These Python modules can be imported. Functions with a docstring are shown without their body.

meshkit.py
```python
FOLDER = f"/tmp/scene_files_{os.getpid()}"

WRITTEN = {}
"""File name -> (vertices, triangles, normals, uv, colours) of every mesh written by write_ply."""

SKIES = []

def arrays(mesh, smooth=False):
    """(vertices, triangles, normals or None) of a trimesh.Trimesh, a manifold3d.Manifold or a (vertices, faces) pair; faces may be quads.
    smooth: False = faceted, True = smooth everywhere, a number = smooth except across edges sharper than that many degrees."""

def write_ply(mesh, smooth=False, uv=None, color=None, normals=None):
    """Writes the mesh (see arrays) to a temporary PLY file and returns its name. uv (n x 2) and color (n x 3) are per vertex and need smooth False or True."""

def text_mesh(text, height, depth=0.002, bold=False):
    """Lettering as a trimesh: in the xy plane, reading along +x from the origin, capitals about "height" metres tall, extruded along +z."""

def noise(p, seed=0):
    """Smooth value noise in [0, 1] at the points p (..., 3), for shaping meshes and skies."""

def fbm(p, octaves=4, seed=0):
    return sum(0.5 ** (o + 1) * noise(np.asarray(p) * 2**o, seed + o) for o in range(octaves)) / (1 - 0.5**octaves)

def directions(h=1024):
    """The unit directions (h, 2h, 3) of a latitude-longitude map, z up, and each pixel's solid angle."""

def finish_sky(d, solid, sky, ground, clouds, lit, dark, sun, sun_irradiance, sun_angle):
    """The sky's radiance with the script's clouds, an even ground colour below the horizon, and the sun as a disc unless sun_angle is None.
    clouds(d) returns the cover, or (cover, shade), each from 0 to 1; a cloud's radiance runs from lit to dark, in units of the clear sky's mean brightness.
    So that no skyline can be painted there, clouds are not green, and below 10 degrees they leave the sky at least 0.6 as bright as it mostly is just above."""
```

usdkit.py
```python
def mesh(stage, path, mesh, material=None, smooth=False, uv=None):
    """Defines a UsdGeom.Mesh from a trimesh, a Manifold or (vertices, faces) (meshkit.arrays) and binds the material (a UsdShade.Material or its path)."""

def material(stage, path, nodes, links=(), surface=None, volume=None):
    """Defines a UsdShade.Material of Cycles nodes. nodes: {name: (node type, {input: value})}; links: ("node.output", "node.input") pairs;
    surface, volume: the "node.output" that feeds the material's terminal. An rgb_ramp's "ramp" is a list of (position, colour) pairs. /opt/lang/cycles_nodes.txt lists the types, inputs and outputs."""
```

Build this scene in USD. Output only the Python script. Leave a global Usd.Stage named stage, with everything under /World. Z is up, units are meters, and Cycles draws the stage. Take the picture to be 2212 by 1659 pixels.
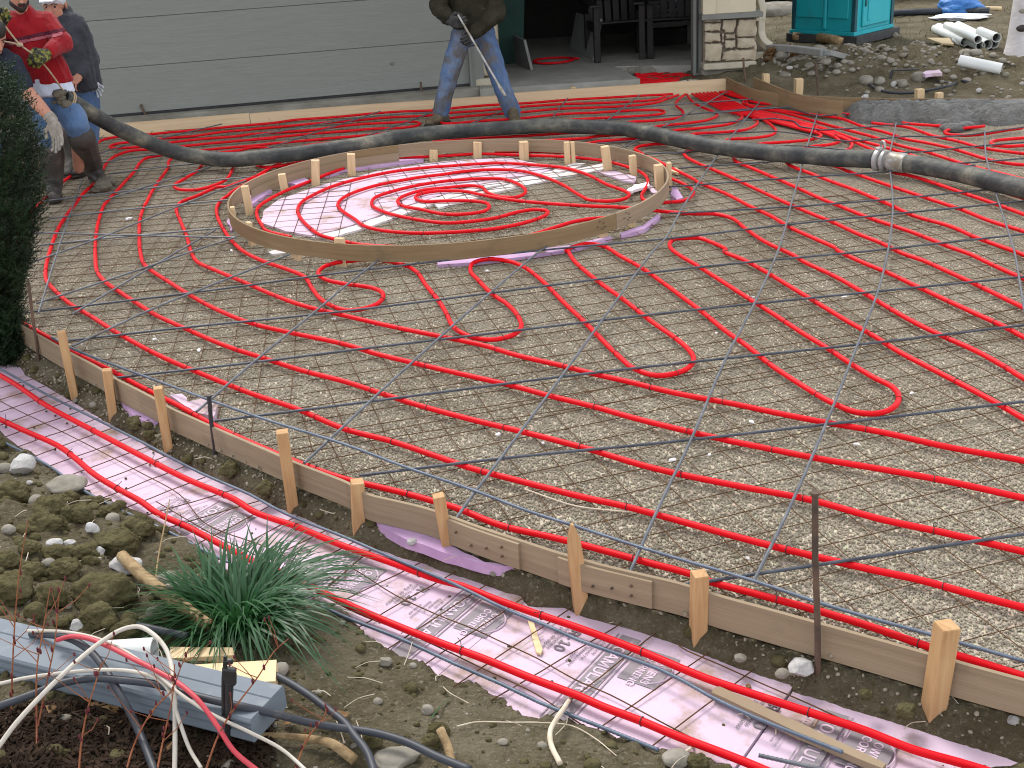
import math, random
import numpy as np, trimesh, manifold3d as m3, shapely, usdkit, meshkit
from shapely.geometry import Polygon, LineString, Point
from scipy.interpolate import PchipInterpolator
from pxr import Usd, UsdGeom, UsdLux, UsdShade, Gf, Sdf, Vt

# ------------------------------------------------------------------ camera, sky, sun, exposure
stage = Usd.Stage.CreateInMemory()
UsdGeom.SetStageUpAxis(stage, 'Z')
UsdGeom.Xform.Define(stage, '/World')
H, TILT, ROLL, FOC, CX, CY = 2.092, math.radians(22.89), math.radians(-3.556), 2600.0, 1106.0, 829.5
cR = np.array([1, 0, 0.]); cF = np.array([0, math.cos(TILT), -math.sin(TILT)]); cU = np.array([0, math.sin(TILT), math.cos(TILT)])
cR, cU = math.cos(ROLL) * cR + math.sin(ROLL) * cU, -math.sin(ROLL) * cR + math.cos(ROLL) * cU
cam = UsdGeom.Camera.Define(stage, '/World/camera')
cam.CreateHorizontalApertureAttr(36.0)
cam.CreateFocalLengthAttr(36.0 * FOC / 2212)
cam.CreateClippingRangeAttr(Gf.Vec2f(0.05, 2000))
EXPOSURE = 1.15
cam.CreateExposureAttr(EXPOSURE)
cam.AddTransformOp().Set(Gf.Matrix4d(*cR, 0, *cU, 0, *(-cF), 0, 0, 0, H, 1))

SUN_EL, SUN_AZ = math.radians(52), math.radians(-25)      # azimuth = atan2(x, y) of the direction towards the sun
dome = UsdLux.DomeLight.Define(stage, '/World/sky')
usdkit.material(stage, '/World/Looks/sky_light', {
    'sky': ('sky_texture', {'sky_type': 'single_scattering', 'sun_disc': False, 'sun_elevation': SUN_EL, 'sun_rotation': SUN_AZ, 'altitude': 100.0, 'aerosol_density': 3.0}),
    'over': ('mix_color', {'blend_type': 'mix', 'fac': 0.78, 'b': (6.6, 6.7, 7.0), 'use_clamp': False}),
    'bg': ('background_shader', {'strength': 0.10})},
    [('sky.color', 'over.a'), ('over.result', 'bg.color')], surface='bg.background')
UsdShade.MaterialBindingAPI.Apply(dome.GetPrim()).Bind(UsdShade.Material.Get(stage, '/World/Looks/sky_light'))
dome.GetPrim().SetCustomDataByKey('kind', 'structure')
sun = UsdLux.DistantLight.Define(stage, '/World/sun')
sun.CreateIntensityAttr(0.38); sun.CreateAngleAttr(22.0); sun.CreateColorAttr(Gf.Vec3f(1.0, 0.965, 0.92))
sun.GetPrim().CreateAttribute('inputs:normalize', Sdf.ValueTypeNames.Bool).Set(True)
sd = np.array([math.sin(SUN_AZ) * math.cos(SUN_EL), math.cos(SUN_AZ) * math.cos(SUN_EL), math.sin(SUN_EL)])
_x = np.cross([0, 0, 1.], sd); _x /= np.linalg.norm(_x); _y = np.cross(sd, _x)
sun.AddTransformOp().Set(Gf.Matrix4d(*_x, 0, *_y, 0, *sd, 0, 0, 0, 0, 1))

# ------------------------------------------------------------------ where the picture's points lie on the ground
def ray(x, y): return (x - CX) / FOC * cR - (y - CY) / FOC * cU + cF
def G(x, y, z=0.0):
    d = ray(x, y); s = (H - z) / -d[2]; return np.array([d[0] * s, d[1] * s, z])
def at(x, y, Y):
    d = ray(x, y); return np.array([0, 0, H]) + d * (Y / d[1])
q_ = 1100 / 2212; r_ = 600 / 1270; s_ = 800 / 1270
TILE = dict(R1=(0, 0, q_), R2=(1100, 0, q_), R3=(2164, 0, q_), R4=(0, 800, q_), R5=(1100, 800, q_), R6=(2164, 800, q_), R7=(0, 1628, q_), R8=(1100, 1628, q_), R9=(2164, 1628, q_),
            Z1=(280, 350, r_), Z2=(800, 280, r_), Z3=(1350, 260, r_), Z4=(1900, 240, r_), Z5=(2300, 270, r_), Z6=(2700, 300, 564 / 1270), Z7=(720, 440, s_), Z8=(1420, 440, s_), Z9=(0, 400, s_),
            Q3=(1550, 0, 750 / 1270), Q4=(2380, 0, 884 / 1270), V=(0, 0, 3264 / 2212))
def px(k, x, y):
    ox, oy, s = TILE[k]; return (ox + x * s) * 2212 / 3264, (oy + y * s) * 2212 / 3264
def W(k, x, y, z=0.0): return G(*px(k, x, y), z)
def A(k, x, y, Y): return at(*px(k, x, y), Y)
def path(z, *runs):
    """runs: 'R4', (x, y), (x, y), ..., 'R5', (x, y) ...: points on the plane at height z"""
    out, k = [], None
    for r in runs:
        if isinstance(r, str): k = r
        else: out.append(W(k, r[0], r[1], r[2] if len(r) > 2 else z))
    return np.array(out)

# ------------------------------------------------------------------ naming and tagging
_used = {}
def pth(name, parent=None):
    base = parent if parent else '/World'
    n = _used.get((base, name), -1) + 1; _used[(base, name)] = n
    return f'{base}/{name}' if n == 0 else f'{base}/{name}_{n:03d}'
def tag(p, label=None, cat=None, group=None, kind=None):
    prim = p.GetPrim()
    for k, v in (('label', label), ('category', cat), ('group', group), ('kind', kind)):
        if v: prim.SetCustomDataByKey(k, v)
    return p
def thing(name, label, cat, group=None, loc=None):
    x = UsdGeom.Xform.Define(stage, pth(name))
    if loc is not None: x.AddTranslateOp().Set(Gf.Vec3d(*map(float, loc)))
    tag(x, label, cat, group)
    return str(x.GetPath())
def mesh(name, m, mat, parent=None, label=None, cat=None, group=None, kind=None, smooth=35, uv=None):
    p = usdkit.mesh(stage, pth(name, parent), m, mat, smooth=smooth, uv=uv)
    tag(p, label, cat, group, kind)
    return str(p.GetPath())

# ------------------------------------------------------------------ shapes
def spline(pts, step=0.03):
    p = np.asarray(pts, float)
    keep = np.r_[True, np.linalg.norm(np.diff(p, axis=0), axis=1) > 1e-4]; p = p[keep]
    if len(p) == 2:
        n = max(2, int(np.linalg.norm(p[1] - p[0]) / step) + 1); return p[0] + (p[1] - p[0]) * np.linspace(0, 1, n)[:, None]
    e = np.vstack([2 * p[0] - p[1], p, 2 * p[-1] - p[-2]])
    out = []
    for i in range(len(p) - 1):
        p0, p1, p2, p3 = e[i:i + 4]
        t0 = 0; t1 = t0 + np.linalg.norm(p1 - p0) ** .5; t2 = t1 + np.linalg.norm(p2 - p1) ** .5; t3 = t2 + np.linalg.norm(p3 - p2) ** .5
        n = max(2, int(np.linalg.norm(p2 - p1) / step) + 1)
        t = np.linspace(t1, t2, n, endpoint=False)[:, None]
        a1 = (t1 - t) / (t1 - t0) * p0 + (t - t0) / (t1 - t0) * p1; a2 = (t2 - t) / (t2 - t1) * p1 + (t - t1) / (t2 - t1) * p2; a3 = (t3 - t) / (t3 - t2) * p2 + (t - t2) / (t3 - t2) * p3
        b1 = (t2 - t) / (t2 - t0) * a1 + (t - t0) / (t2 - t0) * a2; b2 = (t3 - t) / (t3 - t1) * a2 + (t - t1) / (t3 - t1) * a3
        out.append((t2 - t) / (t2 - t1) * b1 + (t - t1) / (t2 - t1) * b2)
    return np.vstack(out + [p[-1:]])
def frames(p):
    t = np.gradient(p, axis=0); t /= np.linalg.norm(t, axis=1, keepdims=True) + 1e-12
    up = np.array([0, 0, 1.]); a = np.cross(up, t); l = np.linalg.norm(a, axis=1, keepdims=True)
    if l.min() < .15:
        a = np.zeros_like(t); v = np.cross(t[0], [1, 0.3, 0.1]); v /= np.linalg.norm(v)
        for i in range(len(t)):
            v = v - t[i] * (v @ t[i]); v /= np.linalg.norm(v) + 1e-12; a[i] = v
    else: a = a / l
    return t, a, np.cross(t, a)
def tube(p, r, n=8, cap=True, flat=1.0):
    p = np.asarray(p, float); t, a, b = frames(p); r = np.broadcast_to(r, (len(p),))
    ang = np.arange(n) * 2 * np.pi / n
    v = p[:, None] + r[:, None, None] * (np.cos(ang)[None, :, None] * a[:, None] + flat * np.sin(ang)[None, :, None] * b[:, None])
    i, j = np.meshgrid(np.arange(len(p) - 1), np.arange(n), indexing='ij'); k = (j + 1) % n
    f = np.stack([i * n + j, i * n + k, (i + 1) * n + k, (i + 1) * n + j], -1).reshape(-1, 4)
    f = np.vstack([f[:, [0, 1, 2]], f[:, [0, 2, 3]]]); v = v.reshape(-1, 3)
    if cap:
        m = len(v); v = np.vstack([v, p[:1], p[-1:]]); o = (len(p) - 1) * n; jj = np.arange(n); kk = (jj + 1) % n
        f = np.vstack([f, np.stack([np.full(n, m), kk, jj], 1), np.stack([np.full(n, m + 1), o + jj, o + kk], 1)])
    return trimesh.Trimesh(v, f, process=False)
def cat(ms): return trimesh.util.concatenate([m for m in ms if m is not None])
def tm(man):
    m = man.to_mesh(); return trimesh.Trimesh(np.array(m.vert_properties[:, :3], float), np.array(m.tri_verts), process=False)
def box(c, s, ax=None, ay=None, az=None, bev=0.0):
    """box of size s centred on c with axes ax, ay, az (chamfered by bev)"""
    s = np.asarray(s, float) / 2
    if bev > 0:
        pts = []
        for sx in (-1, 1):
            for sy in (-1, 1):
                for sz in (-1, 1):
                    k = np.array([sx, sy, sz]); 
                    for d in range(3):
                        o = s - bev; o[d] = s[d]; pts.append(k * o)
        m = tm(m3.Manifold.hull_points(np.array(pts)))
    else: m = trimesh.creation.box(2 * s)
    if ax is not None:
        ax = np.asarray(ax, float); ax = ax / np.linalg.norm(ax)
        if az is None: az = np.array([0, 0, 1.])
        az = np.asarray(az, float); az = az - ax * (az @ ax); az /= np.linalg.norm(az)
        m.vertices = m.vertices @ np.array([ax, np.cross(az, ax), az])
    m.vertices = m.vertices + np.asarray(c, float)
    return m
def beam(a, b, w, h, up=(0, 0, 1), bev=0.0):
    a, b = np.asarray(a, float), np.asarray(b, float)
    return box((a + b) / 2, (np.linalg.norm(b - a), w, h), b - a, az=up, bev=bev)
def ribbon(line, z0, z1, th, step=0.05, wob=0.0):
    """a board on edge bent along a ground line; z0, z1 scalars or per point"""
    p = np.asarray(line, float)[:, :2]
    z0, z1 = np.broadcast_to(z0, (len(p),)), np.broadcast_to(z1, (len(p),))
    q = spline(np.c_[p, z0], step); z1 = np.interp(np.linspace(0, 1, len(q)), np.linspace(0, 1, len(p)), z1)
    t = np.gradient(q[:, :2], axis=0); t /= np.linalg.norm(t, axis=1, keepdims=True); n = np.c_[-t[:, 1], t[:, 0]] * th / 2
    zz = np.c_[q[:, 2], q[:, 2], z1, z1]; xy = np.stack([q[:, :2] - n, q[:, :2] + n, q[:, :2] + n, q[:, :2] - n], 1)
    v = np.concatenate([xy, zz[..., None]], -1).reshape(-1, 3); f = []
    for i in range(len(q) - 1):
        for j in range(4):
            k = (j + 1) % 4; f += [[4 * i + j, 4 * i + 4 + j, 4 * i + 4 + k], [4 * i + j, 4 * i + 4 + k, 4 * i + k]]
    o = 4 * (len(q) - 1); f += [[0, 1, 2], [0, 2, 3], [o, o + 2, o + 1], [o, o + 3, o + 2]]
    m = trimesh.Trimesh(v, f, process=False); m.fix_normals(); return m
_rk = {}
def rock(r, seed, sq=(1, 1, .7), rough=.35, sub=2, sharp=False):
    key = (seed, tuple(sq), rough, sub, sharp)
    if key not in _rk: _rk[key] = rock_(1.0, seed, sq, rough, sub, sharp)
    m = _rk[key].copy(); m.vertices = m.vertices * r; return m
def rock_(r, seed, sq=(1, 1, .7), rough=.35, sub=2, sharp=False):
    m = trimesh.creation.icosphere(subdivisions=sub)
    v = m.vertices; d = meshkit.fbm(v * 1.3 + seed * 7.3, 3, seed) - .5
    if sharp:
        rg = np.random.default_rng(seed); v = v.copy()
        for _ in range(9):
            n = rg.normal(size=3); n /= np.linalg.norm(n); c = .62 + .3 * rg.random(); e = v @ n - c; v = v - np.maximum(e, 0)[:, None] * n
        m.vertices = v
    m.vertices = m.vertices * (1 + rough * d)[:, None] * np.array(sq) * r
    return m
def moved(m, loc, rz=0.0, tilt=None):
    m = m.copy(); c, s = math.cos(rz), math.sin(rz); R = np.array([[c, -s, 0], [s, c, 0], [0, 0, 1.]])
    if tilt is not None: R = R @ trimesh.transformations.euler_matrix(*tilt)[:3, :3]
    m.vertices = m.vertices @ R.T + np.asarray(loc, float); return m
def prism(poly, z0, z1):
    m = trimesh.creation.extrude_polygon(poly, z1 - z0, engine='earcut'); m.apply_translation([0, 0, z0]); return m

# ------------------------------------------------------------------ materials
def look(name, stops, scale=(8, 8, 8), detail=5, rough=.7, spec=.4, bump=None, island=0.0, dirt=None, coord='pos', dist=0.0, metallic=0.0, extra=None, nrough=.6, sheen=0.0, voro=None):
    """noise-coloured principled material. bump=(scale xyz, strength, distance); dirt=(colour, scale, low, high); voro=(scale, amount) cell tone"""
    N = {'geo': ('geometry', {}), 'tc': ('texture_coordinate', {}), 'map': ('mapping', {'scale': scale}), 'noi': ('noise_texture', {'scale': 1.0, 'detail': float(detail), 'roughness': nrough, 'distortion': dist}),
         'ramp': ('rgb_ramp', {'ramp': stops}), 'p': ('principled_bsdf', {'roughness': rough, 'specular_ior_level': spec, 'metallic': metallic, 'sheen_weight': sheen, **(extra or {})})}
    src = 'geo.position' if coord == 'pos' else 'tc.' + coord
    L = [(src, 'map.vector'), ('map.vector', 'noi.vector'), ('noi.fac', 'ramp.fac')]
    col = 'ramp.color'
    if voro:
        N['vo'] = ('voronoi_texture', {'scale': voro[0]}); N['vm'] = ('mix_color', {'blend_type': 'multiply', 'fac': voro[1]}); N['vb'] = ('hsv', {'saturation': 0.25, 'value': 1.7})
        L += [(src, 'vo.vector'), ('vo.color', 'vb.color'), (col, 'vm.a'), ('vb.color', 'vm.b')]; col = 'vm.result'
    if dirt:
        N['dn'] = ('noise_texture', {'scale': float(dirt[1]), 'detail': 6.0, 'roughness': .65}); N['dr'] = ('map_range', {'from_min': dirt[2], 'from_max': dirt[3], 'clamp': True}); N['dm'] = ('mix_color', {'b': dirt[0]})
        L += [(src, 'dn.vector'), ('dn.fac', 'dr.value'), ('dr.result', 'dm.fac'), (col, 'dm.a')]; col = 'dm.result'
    if island:
        N['ir'] = ('map_range', {'from_min': 0.0, 'from_max': 1.0, 'to_min': 1 - island, 'to_max': 1 + island}); N['ih'] = ('hsv', {})
        L += [('geo.random_per_island', 'ir.value'), ('ir.result', 'ih.value'), (col, 'ih.color')]; col = 'ih.color'
    L.append((col, 'p.base_color'))
    if bump:
        N['bmap'] = ('mapping', {'scale': bump[0]}); N['bn'] = ('noise_texture', {'scale': 1.0, 'detail': 6.0, 'roughness': .65}); N['bp'] = ('bump', {'strength': bump[1], 'distance': bump[2]})
        L += [(src, 'bmap.vector'), ('bmap.vector', 'bn.vector'), ('bn.fac', 'bp.height'), ('bp.normal', 'p.normal')]
    return usdkit.material(stage, '/World/Looks/' + name, N, L, surface='p.BSDF')
def c2(a, b): return [(0.3, a), (0.7, b)]
M = {}
M['gravel'] = look('gravel_base', c2((.30, .26, .19), (.54, .48, .38)), (140, 140, 140), 4, .85, .25, ((170, 170, 170), .7, .008), voro=(110, .5))
M['pebble'] = look('pebble_stone', [(0.25, (.47, .395, .28)), (.5, (.64, .56, .42)), (.75, (.74, .67, .53))], (1.1, 1.1, 1.1), 4, .8, .3, None, island=.55)
M['soil'] = look('damp_soil', [(.25, (.062, .048, .026)), (.45, (.115, .094, .052)), (.6, (.17, .145, .09)), (.75, (.24, .20, .14))], (2.6, 2.6, 2.6), 9, .9, .2, ((38, 38, 38), 1.0, .05), dirt=((.27, .235, .175), 70, .55, .70), nrough=.72)
M['clod'] = look('soil_clod', [(.3, (.09, .078, .034)), (.7, (.20, .175, .088))], (14, 14, 14), 7, .95, .1, ((45, 45, 45), 1.0, .03), island=.2)
M['pex'] = look('red_plastic_tube', c2((.58, .002, .007), (.68, .003, .010)), (6, 6, 6), 3, .45, .16, None, dirt=((.38, .05, .035), 22, .66, .86))
M['rebar'] = look('grey_steel_bar', c2((.07, .078, .09), (.14, .152, .17)), (14, 14, 14), 4, .5, .5, ((150, 150, 150), .4, .003), dirt=((.12, .075, .045), 5, .6, .8), extra={'metallic': .35})
M['rebar_dark'] = look('dark_blue_steel_bar', c2((.035, .042, .055), (.075, .085, .105)), (14, 14, 14), 4, .5, .5, extra={'metallic': .3})
M['rebar_blue'] = look('blue_grey_steel_bar', c2((.06, .08, .115), (.12, .15, .195)), (14, 14, 14), 4, .5, .5, ((150, 150, 150), .4, .003), extra={'metallic': .3})
M['rust'] = look('rusty_wire', c2((.06, .030, .013), (.13, .068, .030)), (18, 18, 18), 4, .85, .2)
M['dark_rust'] = look('rusty_dark_steel', [(.3, (.05, .035, .027)), (.7, (.14, .085, .055))], (9, 9, 12), 5, .75, .35, ((60, 60, 60), .5, .004))
M['black_wire'] = look('black_tie_wire', c2((.012, .012, .014), (.03, .03, .032)), (30, 30, 30), 2, .5, .4)
M['bender'] = look('tan_form_board', [(.2, (.20, .148, .095)), (.5, (.26, .195, .125)), (.8, (.32, .25, .165))], (1.2, 1.2, 38), 6, .75, .25, ((2.2, 2.2, 90), .45, .006), dist=.4, dirt=((.16, .125, .085), 3, .58, .8))
M['bender_dark'] = look('weathered_form_board', [(.2, (.15, .10, .052)), (.5, (.205, .14, .072)), (.8, (.25, .18, .10))], (1.5, 1.5, 30), 6, .75, .25, ((2.2, 2.2, 90), .4, .005), dirt=((.10, .08, .05), 4, .55, .8))
M['stake'] = look('fir_stake', [(.2, (.36, .19, .08)), (.5, (.50, .30, .14)), (.8, (.60, .40, .21))], (38, 38, 2.2), 5, .75, .25, ((90, 90, 5), .35, .004), dist=1.2, island=.14)
M['pale_wood'] = look('pale_pine', [(.2, (.50, .36, .19)), (.5, (.62, .47, .27)), (.8, (.69, .55, .34))], (4, 22, 40), 5, .7, .25, ((6, 40, 90), .3, .003), dist=1.0)
M['pale_stake'] = look('pale_pine_stake', [(.2, (.50, .34, .18)), (.5, (.62, .45, .26)), (.8, (.70, .55, .34))], (40, 40, 2.5), 5, .7, .25, ((90, 90, 6), .3, .003), dist=1.0, island=.1)
M['new_board'] = look('new_pine_board', [(.2, (.46, .33, .19)), (.5, (.56, .42, .26)), (.8, (.62, .48, .31))], (1.6, 8, 45), 5, .7, .25, ((3, 10, 90), .3, .003), dist=.8, dirt=((.30, .20, .11), 4, .68, .8))
M['foam'] = look('pink_foam_board', [(.25, (.50, .375, .47)), (.6, (.56, .43, .525)), (.8, (.60, .48, .56))], (3, 3, 3), 6, .7, .25, ((40, 40, 40), .15, .003), dirt=((.30, .21, .155), 5.5, .52, .70))
M['foam_side'] = look('mauve_foam_edge', c2((.40, .25, .42), (.52, .35, .52)), (9, 9, 9), 4, .8, .2)
M['foam_white'] = look('white_foam', [(.3, (.52, .48, .47)), (.7, (.64, .61, .60))], (4, 4, 4), 5, .8, .2, None, dirt=((.42, .35, .26), 5, .58, .75))
M['ink'] = look('grey_print', c2((.20, .175, .19), (.26, .23, .24)), (20, 20, 20), 5, .7, .2, None, dirt=((.55, .42, .48), 9, .58, .7))
M['ink_dark'] = look('dark_print', c2((.13, .115, .13), (.2, .18, .19)), (20, 20, 20), 4, .7, .2)
M['foam_letter'] = look('pale_print', c2((.54, .41, .50), (.60, .48, .56)), (8, 8, 8), 3, .7, .2)
M['hose'] = look('muddy_black_rubber', [(.34, (.016, .018, .019)), (.47, (.04, .042, .040)), (.58, (.10, .098, .078)), (.70, (.24, .215, .155))], (3.2, 5, 5), 9, .62, .4, ((30, 30, 30), .6, .01), nrough=.68)
M['steel'] = look('galvanised_coupling', c2((.25, .25, .24), (.42, .41, .39)), (14, 14, 14), 5, .45, .5, ((60, 60, 60), .4, .004), dirt=((.20, .175, .13), 9, .48, .62), metallic=.4)
M['slab'] = look('cured_concrete', [(.25, (.22, .215, .185)), (.6, (.31, .30, .265)), (.8, (.36, .35, .31))], (4, 4, 4), 7, .85, .3, ((70, 70, 70), .3, .004))
M['slab_edge'] = look('stained_concrete_edge', [(.25, (.14, .13, .10)), (.6, (.26, .245, .205)), (.8, (.34, .33, .29))], (3, 3, 9), 7, .9, .25, ((40, 40, 40), .5, .01))
M['wet'] = look('wet_concrete', [(.25, (.075, .074, .068)), (.55, (.15, .148, .138)), (.8, (.21, .205, .19))], (9, 9, 9), 8, .45, .45, ((45, 45, 45), 1.0, .04))
M['siding'] = look('grey_green_siding', [(.3, (.19, .20, .178)), (.7, (.22, .23, .205))], (2.5, 2.5, 40), 5, .65, .3, ((3.5, 3.5, 75), .4, .006), dist=1.6)
M['seal'] = look('dark_rubber_seal', c2((.015, .015, .016), (.03, .03, .03)), (5, 5, 5), 2, .6, .3)
M['trim'] = look('grey_green_trim', c2((.15, .155, .14), (.20, .205, .185)), (4, 4, 1), 4, .6, .3)
M['stone'] = look('tan_field_stone', [(.25, (.33, .27, .185)), (.5, (.47, .40, .29)), (.75, (.56, .50, .40))], (7, 7, 7), 7, .85, .25, ((30, 30, 30), .7, .012), island=.16)
M['stone_cap'] = look('pale_stone_sill', c2((.36, .32, .23), (.46, .42, .33)), (9, 9, 9), 6, .85, .2, ((40, 40, 40), .5, .006))
M['mortar'] = look('dark_mortar', c2((.14, .12, .09), (.22, .19, .15)), (20, 20, 20), 5, .95, .1)
M['beige'] = look('beige_siding', c2((.50, .44, .31), (.55, .49, .36)), (5, 5, 5), 4, .65, .3)
M['downspout'] = look('beige_painted_metal', c2((.46, .42, .32), (.52, .48, .38)), (5, 5, 5), 4, .5, .4)
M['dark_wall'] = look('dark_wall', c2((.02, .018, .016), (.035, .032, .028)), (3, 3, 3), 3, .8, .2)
M['dark_wood'] = look('black_stained_wood', c2((.010, .009, .008), (.020, .018, .016)), (4, 4, 30), 4, .5, .3)
M['bin'] = look('dark_green_plastic', c2((.006, .035, .026), (.012, .055, .042)), (4, 4, 4), 3, .5, .4)
M['panel'] = look('grey_panel_board', c2((.20, .20, .19), (.26, .26, .245)), (9, 9, 9), 5, .8, .2)
M['blind'] = look('white_slat', c2((.55, .57, .57), (.66, .68, .68)), (4, 4, 4), 2, .5, .3)
M['teal'] = look('teal_plastic', c2((.010, .31, .36), (.014, .37, .42)), (2, 2, 2), 4, .45, .4, None, dirt=((.03, .24, .27), 3, .6, .8))
M['teal_dark'] = look('dark_teal_frame', c2((.006, .05, .065), (.012, .075, .09)), (4, 4, 4), 2, .5, .4)
M['skid'] = look('black_skid', c2((.03, .032, .034), (.06, .06, .06)), (8, 8, 8), 4, .7, .3)
M['pvc'] = look('white_pvc', c2((.58, .60, .575), (.65, .665, .65)), (5, 5, 5), 3, .35, .45, None, dirt=((.50, .47, .38), 6, .62, .8))
M['bark'] = look('white_birch_bark', [(.22, (.28, .25, .23)), (.34, (.56, .54, .54)), (.7, (.68, .66, .67))], (7, 7, 16), 7, .8, .25, ((16, 16, 45), .6, .015))
M['brown_bark'] = look('brown_branch_bark', [(.25, (.14, .09, .045)), (.5, (.30, .21, .11)), (.8, (.42, .32, .18))], (25, 25, 25), 7, .85, .2, ((60, 60, 60), .8, .008))
M['yew'] = usdkit.material(stage, '/World/Looks/yew_needles', {'geo': ('geometry', {}), 'n': ('noise_texture', {'scale': 9.0, 'detail': 3.0}), 'r': ('rgb_ramp', {'ramp': [(.3, (.010, .026, .009)), (.6, (.024, .062, .018)), (.8, (.055, .11, .03))]}), 'ir': ('map_range', {'to_min': .55, 'to_max': 1.5}), 'ih': ('hsv', {}), 'p': ('principled_bsdf', {'roughness': .5, 'specular_ior_level': .3}), 't': ('translucent_bsdf', {}), 'm': ('mix_closure', {'fac': .15})},
    [('geo.position', 'n.vector'), ('n.fac', 'r.fac'), ('r.color', 'ih.color'), ('geo.random_per_island', 'ir.value'), ('ir.result', 'ih.value'), ('ih.color', 'p.base_color'), ('ih.color', 't.color'), ('p.BSDF', 'm.closure1'), ('t.BSDF', 'm.closure2')], surface='m.closure')
M['blade'] = usdkit.material(stage, '/World/Looks/grass_blade', {'geo': ('geometry', {}), 'r': ('rgb_ramp', {'ramp': [(0, (.02, .08, .022)), (.55, (.055, .165, .05)), (.86, (.13, .27, .10)), (.93, (.24, .20, .07)), (1, (.36, .29, .13))]}), 'p': ('principled_bsdf', {'roughness': .38, 'specular_ior_level': .5}), 't': ('translucent_bsdf', {}), 'm': ('mix_closure', {'fac': .2})},
    [('geo.random_per_island', 'r.fac'), ('r.color', 'p.base_color'), ('r.color', 't.color'), ('p.BSDF', 'm.closure1'), ('t.BSDF', 'm.closure2')], surface='m.closure')
M['far_grass'] = look('rough_far_grass', [(.25, (.10, .085, .045)), (.5, (.20, .155, .085)), (.75, (.09, .105, .035))], (1.1, 1.1, 1.1), 8, .95, .1, ((30, 30, 30), .9, .05))
M['plank'] = look('blue_grey_plastic', c2((.115, .14, .165), (.15, .175, .20)), (3, 3, 3), 4, .6, .25, None, dirt=((.24, .25, .26), 7, .6, .78))
M['white_cable'] = look('dirty_white_cable', c2((.40, .36, .30), (.50, .47, .41)), (12, 12, 12), 5, .6, .3, None, dirt=((.30, .24, .17), 14, .6, .75))
M['red_cable'] = look('faded_red_cable', c2((.42, .035, .05), (.52, .06, .075)), (8, 8, 8), 3, .45, .4)
M['black_pipe'] = look('black_poly_pipe', c2((.020, .023, .030), (.035, .039, .048)), (8, 8, 8), 4, .5, .4, None, dirt=((.10, .09, .075), 12, .6, .8))
M['black_plastic'] = look('black_plastic', c2((.008, .008, .009), (.015, .015, .016)), (8, 8, 8), 2, .35, .5)
M['rock'] = look('pale_rock', [(.25, (.28, .265, .25)), (.6, (.48, .47, .455)), (.8, (.58, .575, .57))], (16, 16, 16), 7, .85, .25, ((60, 60, 60), .7, .01), dirt=((.18, .15, .10), 8, .58, .75))
M['grey_rock'] = look('grey_tan_rock', [(.25, (.20, .18, .14)), (.6, (.31, .285, .235)), (.8, (.40, .375, .32))], (14, 14, 14), 7, .85, .25, ((50, 50, 50), .5, .008), island=.2)
M['twig'] = look('red_brown_twig', c2((.16, .045, .022), (.30, .11, .045)), (30, 30, 30), 4, .65, .3)
M['bud'] = look('dark_red_bud', c2((.07, .012, .016), (.12, .022, .026)), (40, 40, 40), 2, .6, .3)
M['mulch'] = look('bark_mulch', [(.2, (.03, .019, .012)), (.6, (.075, .046, .028)), (.9, (.17, .115, .07))], (30, 30, 30), 5, .9, .15, island=.5)
M['root'] = look('pale_root', c2((.46, .38, .28), (.60, .53, .42)), (20, 20, 20), 5, .8, .2)
M['litter'] = look('white_paper', c2((.74, .74, .78), (.82, .82, .85)), (8, 8, 8), 3, .7, .2)
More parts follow.
